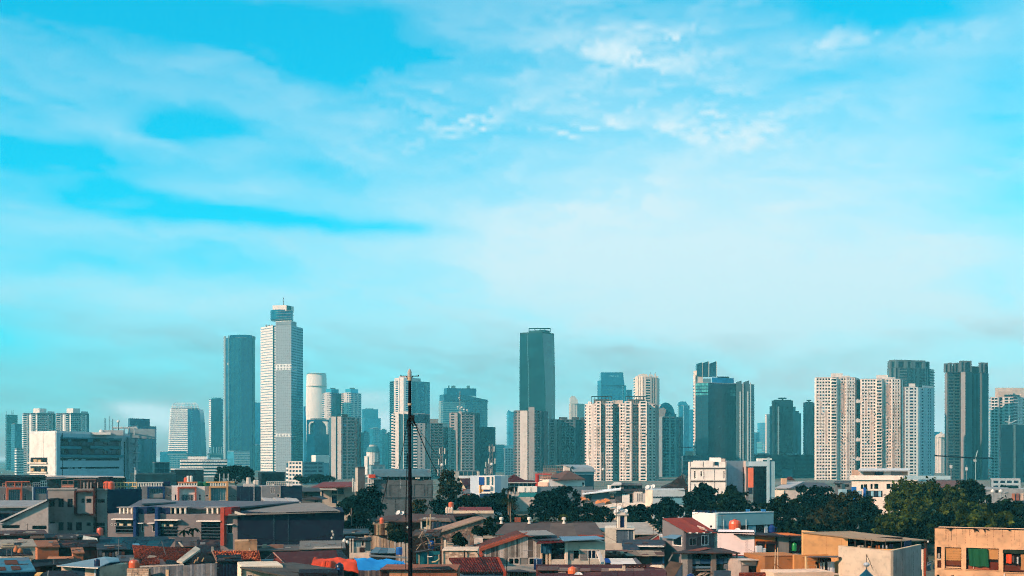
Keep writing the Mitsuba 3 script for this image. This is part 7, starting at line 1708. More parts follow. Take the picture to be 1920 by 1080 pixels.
for x,y in ((364,1052),(369,1048),(379,1049)): t.part('gable_prop',(200,168,130),.4).tube([P(x,y + 4,Y - .9),P(x + 3,y - 3,Y - .9)],.08,5)
t = Thing('tile_heap_roof','lower patch of orange tiles patched with grey sheets beside the orange tank','roof'); tile_roof(t,((262,1060,150),(300,1057,150),(300,1044,155),(268,1048,154)),20,7,((160,80,50),(140,66,42),(176,100,70)),jumble=.06,kind='stuff')
slab4(t.part('patch',(112,100,98),.5,'m_sheet'),[(272,1061.5,149.6),(312,1058.5,149),(305,1048,153),(294,1047,153.5)],.1); slab4(t.part('patch',(28,28,36),.4,'m_sheet'),[(308,1058,149.4),(334,1056.5,149.4),(328,1050.5,152),(312,1050,152)],.1); slab4(t.part('patch',(170,156,140),.5,'m_sheet'),[(276,1045,155),(298,1046,154.4),(290,1041.5,156),(280,1040.5,156)],.12)
slab4(t.part('eave_strip',(206,194,178),.4,'m_sheet'),[(262,1063.5,147.6),(345,1059,147),(345,1057.4,147.6),(262,1061,148.4)],.06)
tank(251.5,1067.5,144,.6,1.15,(224,116,72),'orange tank sitting above the cream rubble wall',ribs=False)
t = Thing('rubble_wall','cream rubble stone wall under the orange tank at the bottom','wall'); f = Face(XY(238,142),XY(280,142)); f.box(t.part('core',(150,132,116),.6),0,f.W,0,f.Z(1066,0),-.6,0)
for j in range(5):
    x = 238.0
    while x < 279:
        w_ = RNG.uniform(6,13); f.pbox(t.part('stone',[(206,180,156),(186,164,146),(220,200,178)][int(RNG.integers(3))],.6),x + .4,min(279.5,x + w_) - .4,1066.5 + j * 3.6,1069.6 + j * 3.6,0,RNG.uniform(.05,.16)); x += w_
t = Thing('zinc_fence','tall fence of weathered grey zinc sheets below the orange tiles','fence'); f = Face(XY(280,144),XY(408,141)); f.box(t.part('backing',(60,64,70),.4),0,f.W,0,f.Z(1064,0),-.15,-.02)
planks(t,f,280,407,0,1112,30,((112,120,128),(130,136,142),(98,108,118),(120,122,124),(146,148,148)),name='zinc_sheet',top=lambda px: 1064 - (px - 280) * 9 / 127,d=.04,jit=.2); f.pbox(t.part('patch',(206,184,150),.3),312,317.5,1068,1112,.1,.14)
f.box(t.part('capping',(160,150,140),.4),0,f.W,f.Z(1062,0),f.Z(1060,0),-.3,-.16)
t,f = shed('blue_hut','dark blue board hut between the zinc fence and the cream flat house',408,452,1052,146,6,(0,42,66),(30,34,42),slope=.3,wear=.3)
for x in (418,424,430): f.pbox(t.part('board_joint',(4,62,90),.2),x,x + 2.4,1056,1110,.23,.25)
t = Thing('clay_tile_house','narrow house with jumbled bright clay tiles behind the dark blue hut','house'); Y = 154
f = house(t,402,490,1052.5,Y,6,0,(40,40,46),.4)
tile_roof(t,((407,1053,Y - 1),(490,1051.5,Y - 1),(486,1033,Y + 5),(398,1034,Y + 5)),30,9,((186,98,58),(206,120,74),(164,78,46),(120,52,36),(216,140,92)),jumble=.13,kind='stuff',th=.1,gap=.12)
t.part('verge',(150,120,104),.4).tube([P(398,1034,Y + 5),P(407,1053,Y - 1)],.1,6); slab4(t.part('gutter',(206,178,150),.4),[(404,1054.5,Y - 1.5),(490,1052.6,Y - 1.5),(490,1051.8,Y - 1),(404,1053.5,Y - 1)],.08)
t,f = shed('stone_hut','small hut with a tan plastered stone wall between the roofs',440,482,1015,188,5,(196,160,126),None,wear=.75)
f.box(t.part('rubble',(170,130,100),.8),f.U(466),f.W,f.z1,f.z1 + .25,-.6,.25); t.part('pipe',(206,190,170),.3).tube([P(468,1035,184),P(468,1028,184)],.1,5)
t,f = shed('dark_roof_hut','hut under a dark sheet roof between the two tiled roofs',372,412,1036,176,7,(40,38,44),(64,56,62),slope=1.4)
t,f = shed('dark_roof_hut','hut under a small grey roof just behind the orange tile ridge',330,374,1024,190,6,(70,66,70),(120,108,104),slope=1.0)
sheet('plank','short pale plank lying on the orange tile ridge',[(334,1016,178),(337,1016,178),(344,1024,176),(341,1024.5,176)],(206,190,170),.1,cat='plank')
t,f = shed('rubble_hut','row of low sheds with rubble and sheets on their roofs under the blue wall',482,560,1032,190,6,(60,60,62),(120,116,112),slope=.4)
for x0,x1,y0,c_ in ((484,490,1026,(120,96,80)),(492,500,1023,(190,170,146)),(506,532,1023,(150,120,106)),(534,545,1028,(170,170,166)),(496,506,1028,(150,130,116))): f.pbox(t.part('rubble',c_,.6),x0,x1,y0,1031,-3,-2)

# --- bottom edge
t,f = shed('blue_roof_shed','shed with a pale blue metal roof at the bottom edge corner',-30,63,1072.5,126,8,(8,76,104),(92,158,180),slope=.75,wear=.3,over=3)
for x in (9,40): f.pbox(t.part('joint',(30,110,140),.2),x,x + .6,1074,1110,.23,.26)
t = Thing('pale_roof_shed','cream shed with a curved pale blue roof and a teal end','shed'); Y = 146
f = house(t,117,181,1063,Y,7,-1,(206,190,170),.5,[(152,160,1071.5,1074)]); e = Face(XY(181,Y - 1),XY(224,Y + 6)); e.box(t.part('teal_end',(8,78,104),.3),0,e.W,0,e.Z(1062,0),-3,.1)
for x in (191,199,210): e.pbox(t.part('sheet_joint',(4,60,84),.2),x,x + .5,1060,1110,.101,.14)
q = [P(106,1060.5,Y - 1),P(184,1064,Y - 3),P(224,1052,Y + 5),P(222,1045.5,Y + 9),P(196,1043.5,Y + 10)]
slab4(t.part('roof',(150,180,192),.3,'m_sheet'),[q[0],q[1],(q[1] + q[2]) / 2 + [0,0,.2],q[4]],.1); slab4(t.part('roof',(132,172,186),.3,'m_sheet'),[(q[1] + q[2]) / 2 + [0,0,.2],q[2],q[3],q[4]],.1)
t.part('fascia',(226,220,208),.2).prism([q[0] - [0,.05,.02],q[1] - [0,.05,.02],q[1] - [0,.05,.16],q[0] - [0,.05,.08]],[0,.05,0]); f.box(t.part('corner_post',(206,220,224),.2),f.W - .1,f.W + .08,0,f.z1,.23,.35)
t = Thing('blue_barrel_tank','dark blue cylinder tank on the edge of the curved pale blue roof','water tank'); c = P(182,1062,141); t.part('body',(4,52,96),.2,'m_gloss',smooth=40).lathe(c,[(.32,0),(.32,.66),(.28,.78),(.12,.84)],16); t.part('lid',(8,64,110),.2,'m_gloss').lathe(c + [0,0,.84],[(.12,0),(.1,.05)],10)
sheet('dark_tarp','dark tarp sagging over a frame at the bottom edge',[(66,1084,122),(152,1082,122),(134,1069.5,130),(90,1070,130)],(44,44,54),.08,'m_paint',.4,'tarp'); t = Thing('dark_hut','hut standing below the sagging dark tarp','hut'); f = house(t,70,150,1084,124,5,0,(40,40,46),.4)
sheet('yellow_board','yellow board wedged beside the dark tarp',[(64,1078.5,124),(74,1079,124),(81,1072.5,125.5),(70,1073,125.5)],(226,184,120),.06,'m_paint',.3,'board'); post('light pipe bent over the dark tarp edge',89,1070,1086,121,.05,(150,156,160),'pipe','pipe',2)
t,f = shed('tan_hut','hut with a plain tan board front and a dark roof beside the brown hut',70,110,1025,182,7,(172,118,86),(184,130,96),slope=.5,wear=.5); f.pbox(t.part('beam',(70,46,36),.3),70,110,1024.6,1025.8,.23,.4)
t,f = shed('brown_hut','long dark brown hut joined to the tan board hut',110,184,1026,184,7,(54,36,36),(64,46,46),slope=.6,wear=.4)
for x in (142,167): f.pbox(t.part('batten',(36,24,26),.3),x,x + .8,1021,1042,.23,.3)
t,f = shed('tan_hut','small tan hut with an open slit before the long dark brown hut',137,156,1036,168,4,(180,124,92),(192,140,108),slope=.4,opens=[(143,151,1046,1047.5)]); sheet('tan_beam','long tan beam lying in front of the tan board hut',[(88,1049,166),(138,1047.5,166),(138,1043,168),(90,1043.5,168)],(186,134,100),.35,'m_paint',.4,'beam')
sheet('dark_flat_roof','dark brown flat roof in front of the tan huts',[(60,1062,146),(160,1056,150),(140,1047,164),(70,1050,162)],(50,34,34),.15,cat='roof'); t,f = shed('low_hut','low dark hut under the brown flat roof',62,158,1058,152,8,(40,30,32))
t,f = shed('pale_hut','hut with a pale patched wall and broken eaves at the picture edge',2,66,1025,170,6,(206,190,170),(190,180,164),slope=.6,opens=[(46,58,1027,1034)],wear=.7)
for x0,x1,y0,c_ in ((1,26,1019,(214,196,170)),(2,36,1023,(206,184,156))): f.pbox(t.part('board',c_,.5),x0,x1,y0,y0 + 2.4,.3,.5)
sheet('dark_lean_to','dark lean-to roof hanging before the pale patched hut',[(-20,1042,152),(62,1040,154),(56,1028,162),(-10,1029,162)],(30,34,42),.12,cat='roof')
for k_,(x,y,lab) in enumerate(((30,1033,'tan sack standing on the dark lean-to roof, the taller one'),(38,1035,'tan sack slumped beside the taller sack'))):
    t = Thing('sack',lab,'sack'); t.own((196,132,92),.3,smooth=60).lathe(P(x,y + 2,156),[(.3,0),(.36,.2),(.28,.45),(.1,.62 + .14 * (1 - k_)),(.02,.7 + .14 * (1 - k_))],10)
tank(39,1018.5,192,.42,.78,(206,96,66),'small orange tank behind the pale patched hut',ribs=False)
t,f = shed('brown_eave_shop','long low shop with a brown fascia below the slanting warehouse',-20,88,1003,215,8,(56,40,42),(120,96,92),slope=.3,opens=[(5,50,1009,1017)])
f.pbox(t.part('fascia',(104,76,70),.4),-20,52,1000.5,1004.5,.23,.5); f.pbox(t.part('sign_board',(206,200,196),.2),7,17.5,1000.6,1002.6,.51,.56); f.pbox(t.part('board',(150,124,112),.4),56,87,1004,1009,.23,.4); f.pbox(t.part('board',(170,158,146),.4),5,35,1012,1016,.3,.5)
t,f = shed('slat_hut','hut with a cream slatted front under the grey house',111,143,1010,200,5,(150,132,118),(90,84,84),slope=.4); planks(t,f,115,142,1010.5,1020,9,((214,194,170),(180,160,140),(226,210,190)),d=.12)
sheet('pale_awning','pale rounded awning sheet jutting out below the grey house',[(154,1018.5,192),(183,1014,192),(182,1009,196),(156,1004,197)],(206,202,188),.12,'m_paint',.3,'awning'); t,f = shed('dark_hut','dark hut behind the pale rounded awning',86,186,1008,205,6,(40,44,54),(54,58,66),slope=.3)
tank(187.5,1004,216,.55,1.4,(214,112,88),'orange tank at the corner of the grey house below its brown pilaster',ribs=False)
t,f = shed('scrap_hut','hut patched with grey and blue scrap sheets beside the teal roofed shed',184,236,1030,176,6,(44,54,64),(70,84,94),slope=.4,opens=[(206,214,1033,1040)]);
for k_ in range(8): x = 186 + k_ * 6; f.pbox(t.part('scrap',[(84,100,112),(150,150,144),(50,70,84),(110,84,74)][k_ % 4],.6),x,x + RNG.uniform(3,6),1030 + RNG.uniform(0,8),1041 + RNG.uniform(0,6),.24,.4)
t,f = shed('scrap_hut','low hut with jumbled sheets before the curved pale blue roof, by the orange tank',222,262,1052,158,6,(60,56,58),(100,110,118),slope=.3,opens=[(236,246,1056,1064)])
for k_ in range(7): x = 224 + k_ * 5; f.pbox(t.part('scrap',[(120,130,138),(180,170,156),(40,60,76),(150,110,90)][k_ % 4],.6),x,x + RNG.uniform(2,5),1054 + RNG.uniform(0,8),1064 + RNG.uniform(0,6),.24,.5)
sheet('blue_sheet','small pale blue sheet on the end of the orange tile ridge',[(248,1022.5,180),(262,1022,180),(260,1018.5,183),(249,1019,183)],(110,176,200),.06,cat='sheet')
for x,y0,y1,dx,lab in ((12,1030,1072,1,'grey pipe post beside the blue roofed shed at the edge'),(22,1028,1070,0,'second pipe post next to the blue roofed shed'),(99,1049,1070,2,'split wooden stake before the brown flat roof'),(222,1010,1040,1,'thin pale rod before the teal roofed shed'),(311,1014,1040,-8,'thin rod leaning over the teal roof')): post(lab,x,y0,y1,150,.05,(120,126,130),'post','post',dx)
for k_ in range(5): sheet('scrap_sheet',('grey scrap sheet on the dark roofs at the picture edge','bluish scrap sheet beside the pipe posts','long pale strip lying across the dark roofs','white crumpled plastic on the dark roof near the edge','dark grey sheet behind the blue roofed shed')[k_],[[(20,1054,146),(42,1050,148),(44,1047,150),(24,1050,149)],[(0,1062,138),(26,1058,140),(26,1055,142),(0,1058,141)],[(-5,1048,148),(14,1047,148),(14,1044,149),(-5,1045,149)],[(42,1058,142),(55,1056,142),(56,1052,144),(44,1054,144)],[(26,1066,134),(76,1062,138),(70,1056,142),(30,1058,141)]][k_],[(120,126,132),(70,96,112),(206,190,170),(200,200,196),(50,54,64)][k_],.05)

# --- centre left: between the blue warehouse and the pole
t,f = shed('white_room','small white roof room with grey blue shutters beside the blue wall',655,695,1013,178,5,(190,180,168),(40,44,50),slope=.1,opens=[(664,676,1013.5,1026),(677,683,1013.5,1024)])
for x0,x1 in ((664,670),(670.5,676)): f.pbox(t.part('shutter',(120,150,158),.3),x0,x1,1014,1025,.15,.28)
f.pbox(t.part('panel',(70,96,104),.3),685,694,1013,1032,.23,.3); f.pbox(t.part('dark_door',(66,50,52),.3),674,684,1026,1035,.23,.3); f.pbox(t.part('low_wall',(226,208,190),.3),657,694,1036,1046,.6,.9)
for x0,x1 in ((655,658),(660,663)): f.pbox(t.part('post',(206,196,182),.3),x0,x1,1010,1046,.24,.5)
t,f = shed('dark_carport','dark carport with pale blue sheet edges beside the blue warehouse',645,690,1000,205,8,(20,26,34),(84,110,120),slope=.3); slab4(t.part('lower_roof',(60,100,116),.4,'m_sheet'),[(646,1008,198),(668,1008.5,198),(666,1005.5,202),(648,1005,202)],.1)
for k_ in range(5): t.part('fence_post',(90,110,116),.3).tube([P(668 + k_ * 4,995,212),P(668 + k_ * 4,987,212)],.05,4)
post('slim pale post standing before the round dark tree',659,953,985,240,.11,(150,130,120),'post','post')
for x,y,lab in ((645.5,1014,'white lamp globe by the corner of the blue wall'),(651.5,1017,'larger white globe beside the corner lamp')): t = Thing('lamp_globe',lab,'lamp'); t.part('globe',(230,226,216),.1).lathe(P(x,y,190),[(.06,-.3),(.26,-.1),(.26,.15),(.08,.32)],10); t.part('stem',(60,60,60),.2).tube([P(x,y + 8,190),P(x,y + 3,190)],.04,5)
t,f = shed('wooden_stand','rickety wooden tower of posts carrying an orange tank',701,726,982,228,4,(60,50,46),(196,176,150),slope=.05,wear=.7,opens=[(704,723,984,1002)])
planks(t,f,702,725,982,1003,7,((206,180,146),(170,140,110),(120,96,80)),'stand_post',.4)
tank(716,981.5,225,.4,1.1,(224,116,76),'orange tank on the rickety wooden tower',ribs=False)
t = Thing('brown_roof_house','house with a brown roof and dim walls behind the black pole','house'); Y = 232
f = house(t,728,850,978,Y,9,0,(96,72,62),.5,[(730,735,982,998)])
slab4(t.part('roof',(110,92,86),.4,'m_sheet'),[(704,975,Y - 3),(742,976,Y - 3),(764,962.5,Y + 6),(716,968,Y + 5)],.2); slab4(t.part('roof',(122,98,90),.4,'m_sheet'),[(742,977,Y - 3),(856,978,Y - 3),(850,966,Y + 6),(758,962,Y + 6)],.2)
dish(746,961,236,.5,'white dish on the ridge of the brown roof, nearer the tank',group='dishes on the brown roof'); dish(754,962,236,.45,'white dish on the ridge of the brown roof, nearer the pole',group='dishes on the brown roof')
t = Thing('plank_wall','fence of weathered upright planks stepping down below the wooden tower','fence'); f = Face(XY(684,196),XY(742,190)); f.box(t.part('backing',(60,54,50),.5),0,f.W,0,f.Z(1016,0),-.2,-.02); planks(t,f,684,740,0,1034,14,((150,134,116),(170,152,132),(120,106,94),(140,130,122)),top=lambda px: 1004 + max(0,px - 705) * .33,d=.1)
t = Thing('plank_wall','fence of grey upright planks at the foot of the black pole','fence'); f = Face(XY(740,176),XY(768,175)); f.box(t.part('backing',(50,50,50),.5),0,f.W,0,f.Z(1018,0),-.2,-.02); planks(t,f,740,767,1016,1064,9,((150,140,130),(120,114,108),(170,164,156)),d=.12,jit=1.2)
t,f = shed('blue_sheet_hut','low hut roofed with pale blue sheets beside the small white room',695,742,1036,164,6,(30,60,72),None); strip(t,'roof_sheet',(P(692,1037,163),P(742,1036,163)),(P(704,1026,172),P(740,1027.5,172)),3,.04,cols=((116,150,164),(96,130,146),(140,164,174))); slab4(t.part('eave',(150,156,156),.5,'m_sheet'),[(692,1042,158),(764,1046,158),(764,1044,159),(692,1039.5,159)],.1)
t = Thing('blue_barrel','bright blue barrel standing before the grey plank fence','barrel'); c = P(748.5,1040,160); t.part('body',(0,108,176),.25,'m_gloss').lathe(c,[(.36,0),(.42,.05),(.42,.3),(.44,.33),(.42,.36),(.42,.64),(.44,.67),(.42,.7),(.4,.92),(.36,.94)],16); t.part('lid',(4,100,180),.2,'m_gloss').lathe(c + [0,0,.94],[(.36,0),(.34,.03)],14)
# between pole and timber house
t = Thing('white_frame_house','white framed upper room with a grey blue plank wall beside the pole','house'); Y = 226
f = house(t,789,812,974,Y,7,0,(206,200,190),.5,[(793,801,977,988)]); f.pbox(t.part('frame',(226,220,210),.3),789,791.5,973,990,.23,.5); slab4(t.part('roof',(150,132,118),.6,'m_sheet'),[(784,974,Y - 2),(846,977,Y - 2),(842,971,Y + 6),(790,971.5,Y + 6)],.2)
pf = Face(XY(810,Y - 2),XY(846,Y - 1)); pf.box(t.part('backing',(50,56,66),.4),0,pf.W,0,pf.Z(977,0),-2,-.02); planks(t,pf,810,846,0,1002,12,((98,108,124),(84,94,112),(112,120,132)),top=lambda px: 979 - (px - 810) * .1,d=.06)
for x in (800,806): t.part('prop',(206,186,150),.3).tube([P(x,996,Y - 3),P(x + 1,970 - (x - 800),Y - 3)],.1,5)
t = Thing('red_roof_shed','grey shed with a dull red roof and an orange tank platform','shed'); Y = 250
f = house(t,836,926,964,Y,8,0,(122,134,136),.35,[(852,892,966,984)],inner=(36,20,26)); slab4(t.part('roof',(150,80,76),.25,'m_sheet'),[(862,957.5,Y),(924,957.5,Y),(921,950.5,Y + 7),(860,950.5,Y + 7)],.2); f.pbox(t.part('fascia',(222,206,184),.3),850,926,957.5,962.5,-.1,.5)
slab4(t.part('lean_roof',(80,54,56),.4,'m_sheet'),[(826,971.5,Y - 5),(890,964,Y - 4),(890,961.5,Y - .3),(840,963.5,Y)],.15)
for k_,c_ in enumerate(((120,110,120),(40,24,30),(150,140,146),(70,40,46),(120,110,112))): f.pbox(t.part('hung_cloth',c_,.3),853 + k_ * 8,857 + k_ * 8,967 + k_ % 2,982,.04,.2)
for x in (838,842.5,847): t.part('parapet_post',(222,206,190),.3).lathe(P(x,962,Y + 2),[(.3,0),(.34,.9),(.1,1.3)],8)
tank(846,951.5,Y + 3,.55,1.15,(226,122,80),'orange tank beside the dull red roof in front of the trees')
t = Thing('brick_gable_house','house with a long sloping tan brick gable wall and a white corner post','house'); Y = 200
f = Face(XY(818,Y),XY(916,Y + 2)); w = t.part('gable_wall',(152,130,116),.6)
w.prism([f.pt(0,0),f.pt(f.W,0),f.pt(f.W,f.Z(972,f.W)),f.pt(f.U(905),f.Z(973,f.W)),f.pt(0,f.Z(1000,0))],-f.n * 8)
for j in range(13):
    for i in range(22):
        x0 = 820 + (i + (.5 if j % 2 else 0)) * 4.3; y0 = 974 + j * 4.4
        if x0 + 4 > 914 or y0 < 1001 - (x0 - 818) * .31: continue
        if RNG.random() < .15: continue
        f.pbox(t.part('brick',[(166,140,124),(150,126,112),(178,154,136),(138,116,104)][int(RNG.integers(4))],.6),x0 + .25,x0 + 4.05,y0 + .3,y0 + 4.1,0,RNG.uniform(.02,.07))
t.part('verge',(170,152,134),.5).prism([f.pt(-.3,f.Z(1001.5,0),.1),f.pt(f.U(905),f.Z(973.6,f.W),.1),f.pt(f.U(905),f.Z(971.4,f.W),.1),f.pt(-.3,f.Z(998.8,0),.1)],f.n * .3)
q = t.part('white_post',(222,214,204),.2); q.tube([f.pt(f.U(819.5),f.Z(1032,0),.6),f.pt(f.U(819.5),f.Z(1003,0),.6),f.pt(f.U(816),f.Z(1000.5,0),.6),f.pt(f.U(810),f.Z(1000,0),.6)],.12,6)
t,f = shed('timber_scaffold','tangle of poles and sheets on a dark hut between the pole and the brick gable',774,822,1004,190,6,(50,42,40),(96,84,76),slope=.6,opens=[(806,815,1008,1030)])
for k_ in range(22):
    a = P(RNG.uniform(774,822),RNG.uniform(1002,1034),188 - RNG.uniform(0,3)); d = np.array([RNG.uniform(-1.6,1.6),RNG.uniform(-.5,.5),RNG.uniform(.2,2.0)]) if k_ % 3 else np.array([RNG.uniform(1,3),0,RNG.uniform(-.3,.7)])
    t.part('pole',[(150,132,116),(96,84,78),(190,176,156),(60,54,52)][k_ % 4],.5).tube([a,a + d],RNG.uniform(.04,.1),5)
for k_ in range(4): slab4(t.part('sheet',[(120,104,92),(150,146,140),(90,80,76)][k_ % 3],.6,'m_sheet'),[(776 + k_ * 8,1004 + k_ * 3,187),(800 + k_ * 5,1000 + k_ * 3,187),(796 + k_ * 6,996 + k_ * 3,190),(780 + k_ * 7,999 + k_ * 3,190)],.06)
t = Thing('blue_drum','blue drum inside the dark doorway of the pole tangled hut','drum'); t.part('body',(0,98,164),.2,'m_gloss').lathe(P(808.5,1029,186.5),[(.42,0),(.45,.2),(.45,1.0),(.36,1.15)],14); t.part('lid',(8,90,170),.2,'m_gloss').lathe(P(808.5,1029,186.5) + [0,0,1.15],[(.36,0),(.3,.06)],12)
t = Thing('turquoise_boards','turquoise hoarding panels propped up beside the black pole','hoarding'); Y = 150; f = Face(XY(779,Y),XY(826,Y + 1))
for x0,x1,y0,y1 in ((780,788,1037,1056),(788.3,801,1035,1063),(804,812,1033,1062),(812.3,822,1042,1063),(812,824,1033.5,1040)): f.pbox(t.part('board',[(0,130,138),(8,140,146),(0,116,126)][int(RNG.integers(3))],.25),x0,x1,y0,y1,0,.06 + RNG.uniform(0,.05))
for x in (802.3,786,823): t.part('prop',(176,160,140),.4).tube([P(x,1070,Y - .3),P(x,1040,Y - .3)],.08,5)
t.part('white_scrap',(226,222,214),.3).par(P(801,1044.5,Y - .4),[.6,0,0],[0,.1,0],[0,0,.12]); t.part('tray',(206,190,150),.3).tube([P(810,1054,Y - .4),P(817,1053,Y - .5),P(824,1048,Y - .3)],.1,5)
slab4(t.part('canopy',(96,88,86),.5,'m_sheet'),[(778,1036,Y - 1),(800,1032,Y),(812,1029,Y + 5),(780,1033,Y + 4)],.08)
t = Thing('cream_brick_house','cream painted brick wall with flaking plaster behind the dark red tiles','house'); Y = 158
f = house(t,829,896,1031,Y,6,0,(206,186,166),.6); f.pbox(t.part('ledge',(222,206,188),.4),829,896,1030,1032.5,.0,.5)
for j in range(5):
    for i in range(11):
        x0 = 831 + (i + (.5 if j % 2 else 0)) * 5.6
        if x0 > 888 or RNG.random() < .45: continue
        f.pbox(t.part('brick',[(190,166,146),(222,204,184),(170,146,128)][int(RNG.integers(3))],.5),x0,x0 + 5.1,1035 + j * 3.3,1037.8 + j * 3.3,.22,.24 + RNG.uniform(0,.05))
for x in (871,826): t.part('downpipe',(60,54,52),.3).tube([P(x,1032,Y - .6),P(x,1062,Y - .6)],.08,5)
t,f = shed('plant_terrace','cluttered roof terrace with plant pots and pale walls below the brick gable',832,896,1028,172,5,(170,158,144),(120,120,120),slope=.1,wear=.7)
for x0,x1,y0,c_ in ((831,835,1014,(222,206,186)),(836,848,1018,(190,176,160)),(862,876,1020,(206,190,170)),(874,880,1006,(140,140,138)),(889,905,1010,(214,204,194))): f.pbox(t.part('terrace_wall',c_,.5),x0,x1,y0,1028,-2,-1.5)
for y in (1017,1021): f.pbox(t.part('rail',(150,150,146),.3),836,858,y,y + .7,-1.4,-1.3)
t,f = shed('dark_blue_room','flat roofed dark blue room between the brick gable and the timber house',889,945,1008,182,6,(12,32,50),(190,176,156),slope=.15); f.pbox(t.part('white_wall',(222,216,210),.25),889,904,1010,1040,.23,.4)

# asphalt roof house and pale roof house behind the timber house
Y = 232
t = Thing('asphalt_roof_house','long house with a wide grey brown asphalt roof and three white roof vents','house')
f = house(t,925,1138,1006,Y,12,0,(110,100,96),.5)
for k_ in range(4):
    x0,x1 = 920 + k_ * 54.5,920 + (k_ + 1) * 54.5
    xa,xb = 948 + k_ * 42,948 + (k_ + 1) * 42
    slab4(t.part('roof',[(112,100,96),(104,94,92),(118,106,100),(108,98,96)][k_],.45),[P(x0,1009 + k_ * .4,Y - 5),P(x1,1009.4 + k_ * .4,Y - 5),P(xb,979.5,Y + 7),P(xa,980,Y + 7)],.2)
t.part('ridge',(90,82,80),.4).tube([P(930,981.5,Y + 7),P(1040,979.5,Y + 7),P(1112,979.8,Y + 7)],.2,6)
for i,(x,lab) in enumerate(((940,'a'),(992.5,'b'),(1057.5,'c'))):
    q = t.part('roof_vent',(226,218,206),.2); q.lathe(P(x,982,Y + 6),[(.35,0),(.2,.5),(.18,.7),(.42,.75),(.42,1.15),(.2,1.3)],10)
for k_ in range(12): t.part('eave_tile',(160,84,60),.4).par(P(1084 + k_ * 4,1006.5 - .3 * math.sin(k_),Y - 4.6),[.36,0,0],[0,.6,.2],[0,0,.12])
t.part('chimney',(170,100,76),.5).par(P(965,979,Y + 12),[1.2,0,0],[0,1,0],[0,0,.9])
t = Thing('pale_roof_house','house with a broad pale concrete roof broken at one corner, before the trees','house'); Y = 240
f = house(t,1128,1236,1002,Y,12,0,(150,134,124),.5,[(1187,1192,1005,1016),(1196,1204,1004,1016)])
slab4(t.part('roof',(200,194,184),.45,'m_sheet'),[(1140,1001,Y - 5),(1234,1001,Y - 5),(1212,979,Y + 7),(1106,979.5,Y + 7)],.2)
for k_ in range(6): t.part('broken_edge',(190,180,168),.6).par(P(1210 + k_ * 4,981 + k_ * 3.4,Y + 6.5 - k_ * 1.9),[.5,-.2,.1],[.1,.5,0],[0,0,.3])
slab4(t.part('awning',(110,92,88),.5),[(1180,1013,Y - 7),(1200,1006,Y - 7),(1215,1012,Y - 7),(1232,1001.5,Y - 5.5)],.1)
t.part('red_lean_to',(150,70,56),.3).prism([P(1218,1014,Y - 8),P(1237,1014,Y - 8),P(1235,1003,Y - 6)],[0,.3,0]); t.part('white_shed',(226,222,216),.2).par(P(1237,1014,Y - 6),[.95,0,0],[0,2,0],[0,0,1.1]); t.part('rafter',(206,196,180),.3).tube([P(1217,1014.5,Y - 8.2),P(1236,1002,Y - 6)],.1,5)
t = Thing('cream_tower_house','cream house with a water tower room, blue doorway and a wide blue grey shutter','house'); Y = 212
f = house(t,1134,1190,990,Y,8,0,(206,198,184),.4,[(1155.5,1187,993,1018)])
f.pbox(t.part('shutter',(94,112,126),.3),1156,1186.5,993.5,1018,.05,.14); f.pbox(t.part('lintel',(206,198,186),.3),1153,1189,990.5,993,.23,.6); f.pbox(t.part('post',(150,164,172),.2),1177,1179,993,1018,.15,.3)
for k_ in range(5): f.pbox(t.part('shutter_rib',(74,92,108),.2),1158 + k_ * 6,1159 + k_ * 6,994,1018,.141,.17)
tw = Face(XY(1158,Y + 1),XY(1176,Y + 1)); q = t.part('tower_post',(214,206,194),.3)
for x0,x1 in ((1158,1162.5),(1171,1175.5)): tw.pbox(q,x0,x1,966,990.5,-1.5,.2)
tw.pbox(t.part('blue_door',(14,60,110),.2),1162.6,1170.9,968.5,990,-.5,-.2); tw.pbox(t.part('tower_slab',(216,208,198),.3),1153.5,1178,963,966,-1.8,.5); tw.pbox(t.part('tower_parapet',(220,214,206),.4),1152,1176,960,963,-1.7,.4)
f.pbox(t.part('low_panel',(90,110,124),.4),1166,1188,1019,1032,.6,.75); f.pbox(t.part('low_wall',(200,190,176),.5),1134,1167,1018,1032,.6,.8)
for x,y,lab in ((1155,958,'white dish on the tower slab nearest the antenna pole'),(1165,955,'white dish in the middle of the tower slab'),(1173,958,'white dish on the far end of the tower slab'),(1160,952,'small white dish highest on the tower slab')): dish(x,y,Y + .5,.42,lab,group='dishes on the tower slab',az=-.4 if x != 1165 else .3)
antenna(1155.5,938,990,Y - 1,'tall thin antenna pole beside the cream tower room',None,3,.9); antenna(1168,942,962,Y + 2,'short antenna on top of the cream tower room',None,4,.8)
t,f = shed('slate_roof_row','low row with dark blue grey roofs beside the cream tower house',1168,1246,1022,196,6,(44,52,62),(84,96,108),slope=.5); f.pbox(t.part('white_gutter',(222,218,210),.2),1192,1245,1022.5,1025,.5,.8); slab4(t.part('roof',(70,84,98),.4,'m_sheet'),[(1168,1034,188),(1200,1030,190),(1190,1018,198),(1166,1019,198)],.1)
t,f = shed('tan_sheet_hut','hut under sagging tan sheets with a blue shutter before the grey cabin',1180,1246,1040,172,6,(110,86,76),None,opens=[(1192,1200,1043,1056),(1222,1241,1043,1058)]); f.pbox(t.part('shutter',(10,62,92),.3),1222,1241,1043.5,1058,.16,.3); f.pbox(t.part('blue_post',(40,110,150),.2),1242,1245.5,1042,1056,.23,.4)
strip(t,'roof_sheet',(P(1176,1042,170),P(1246,1042,170)),(P(1160,1031,180),P(1240,1032.5,180)),5,.02,cols=((176,158,138),(190,172,150),(160,142,124)),wear=.7)
t,f = shed('brown_hut','brown hut with rubble on its roof under the cream tower house',1134,1182,1040,174,5,(96,60,54),(150,110,94),slope=.3,opens=[(1138,1150,1036.5,1039)])
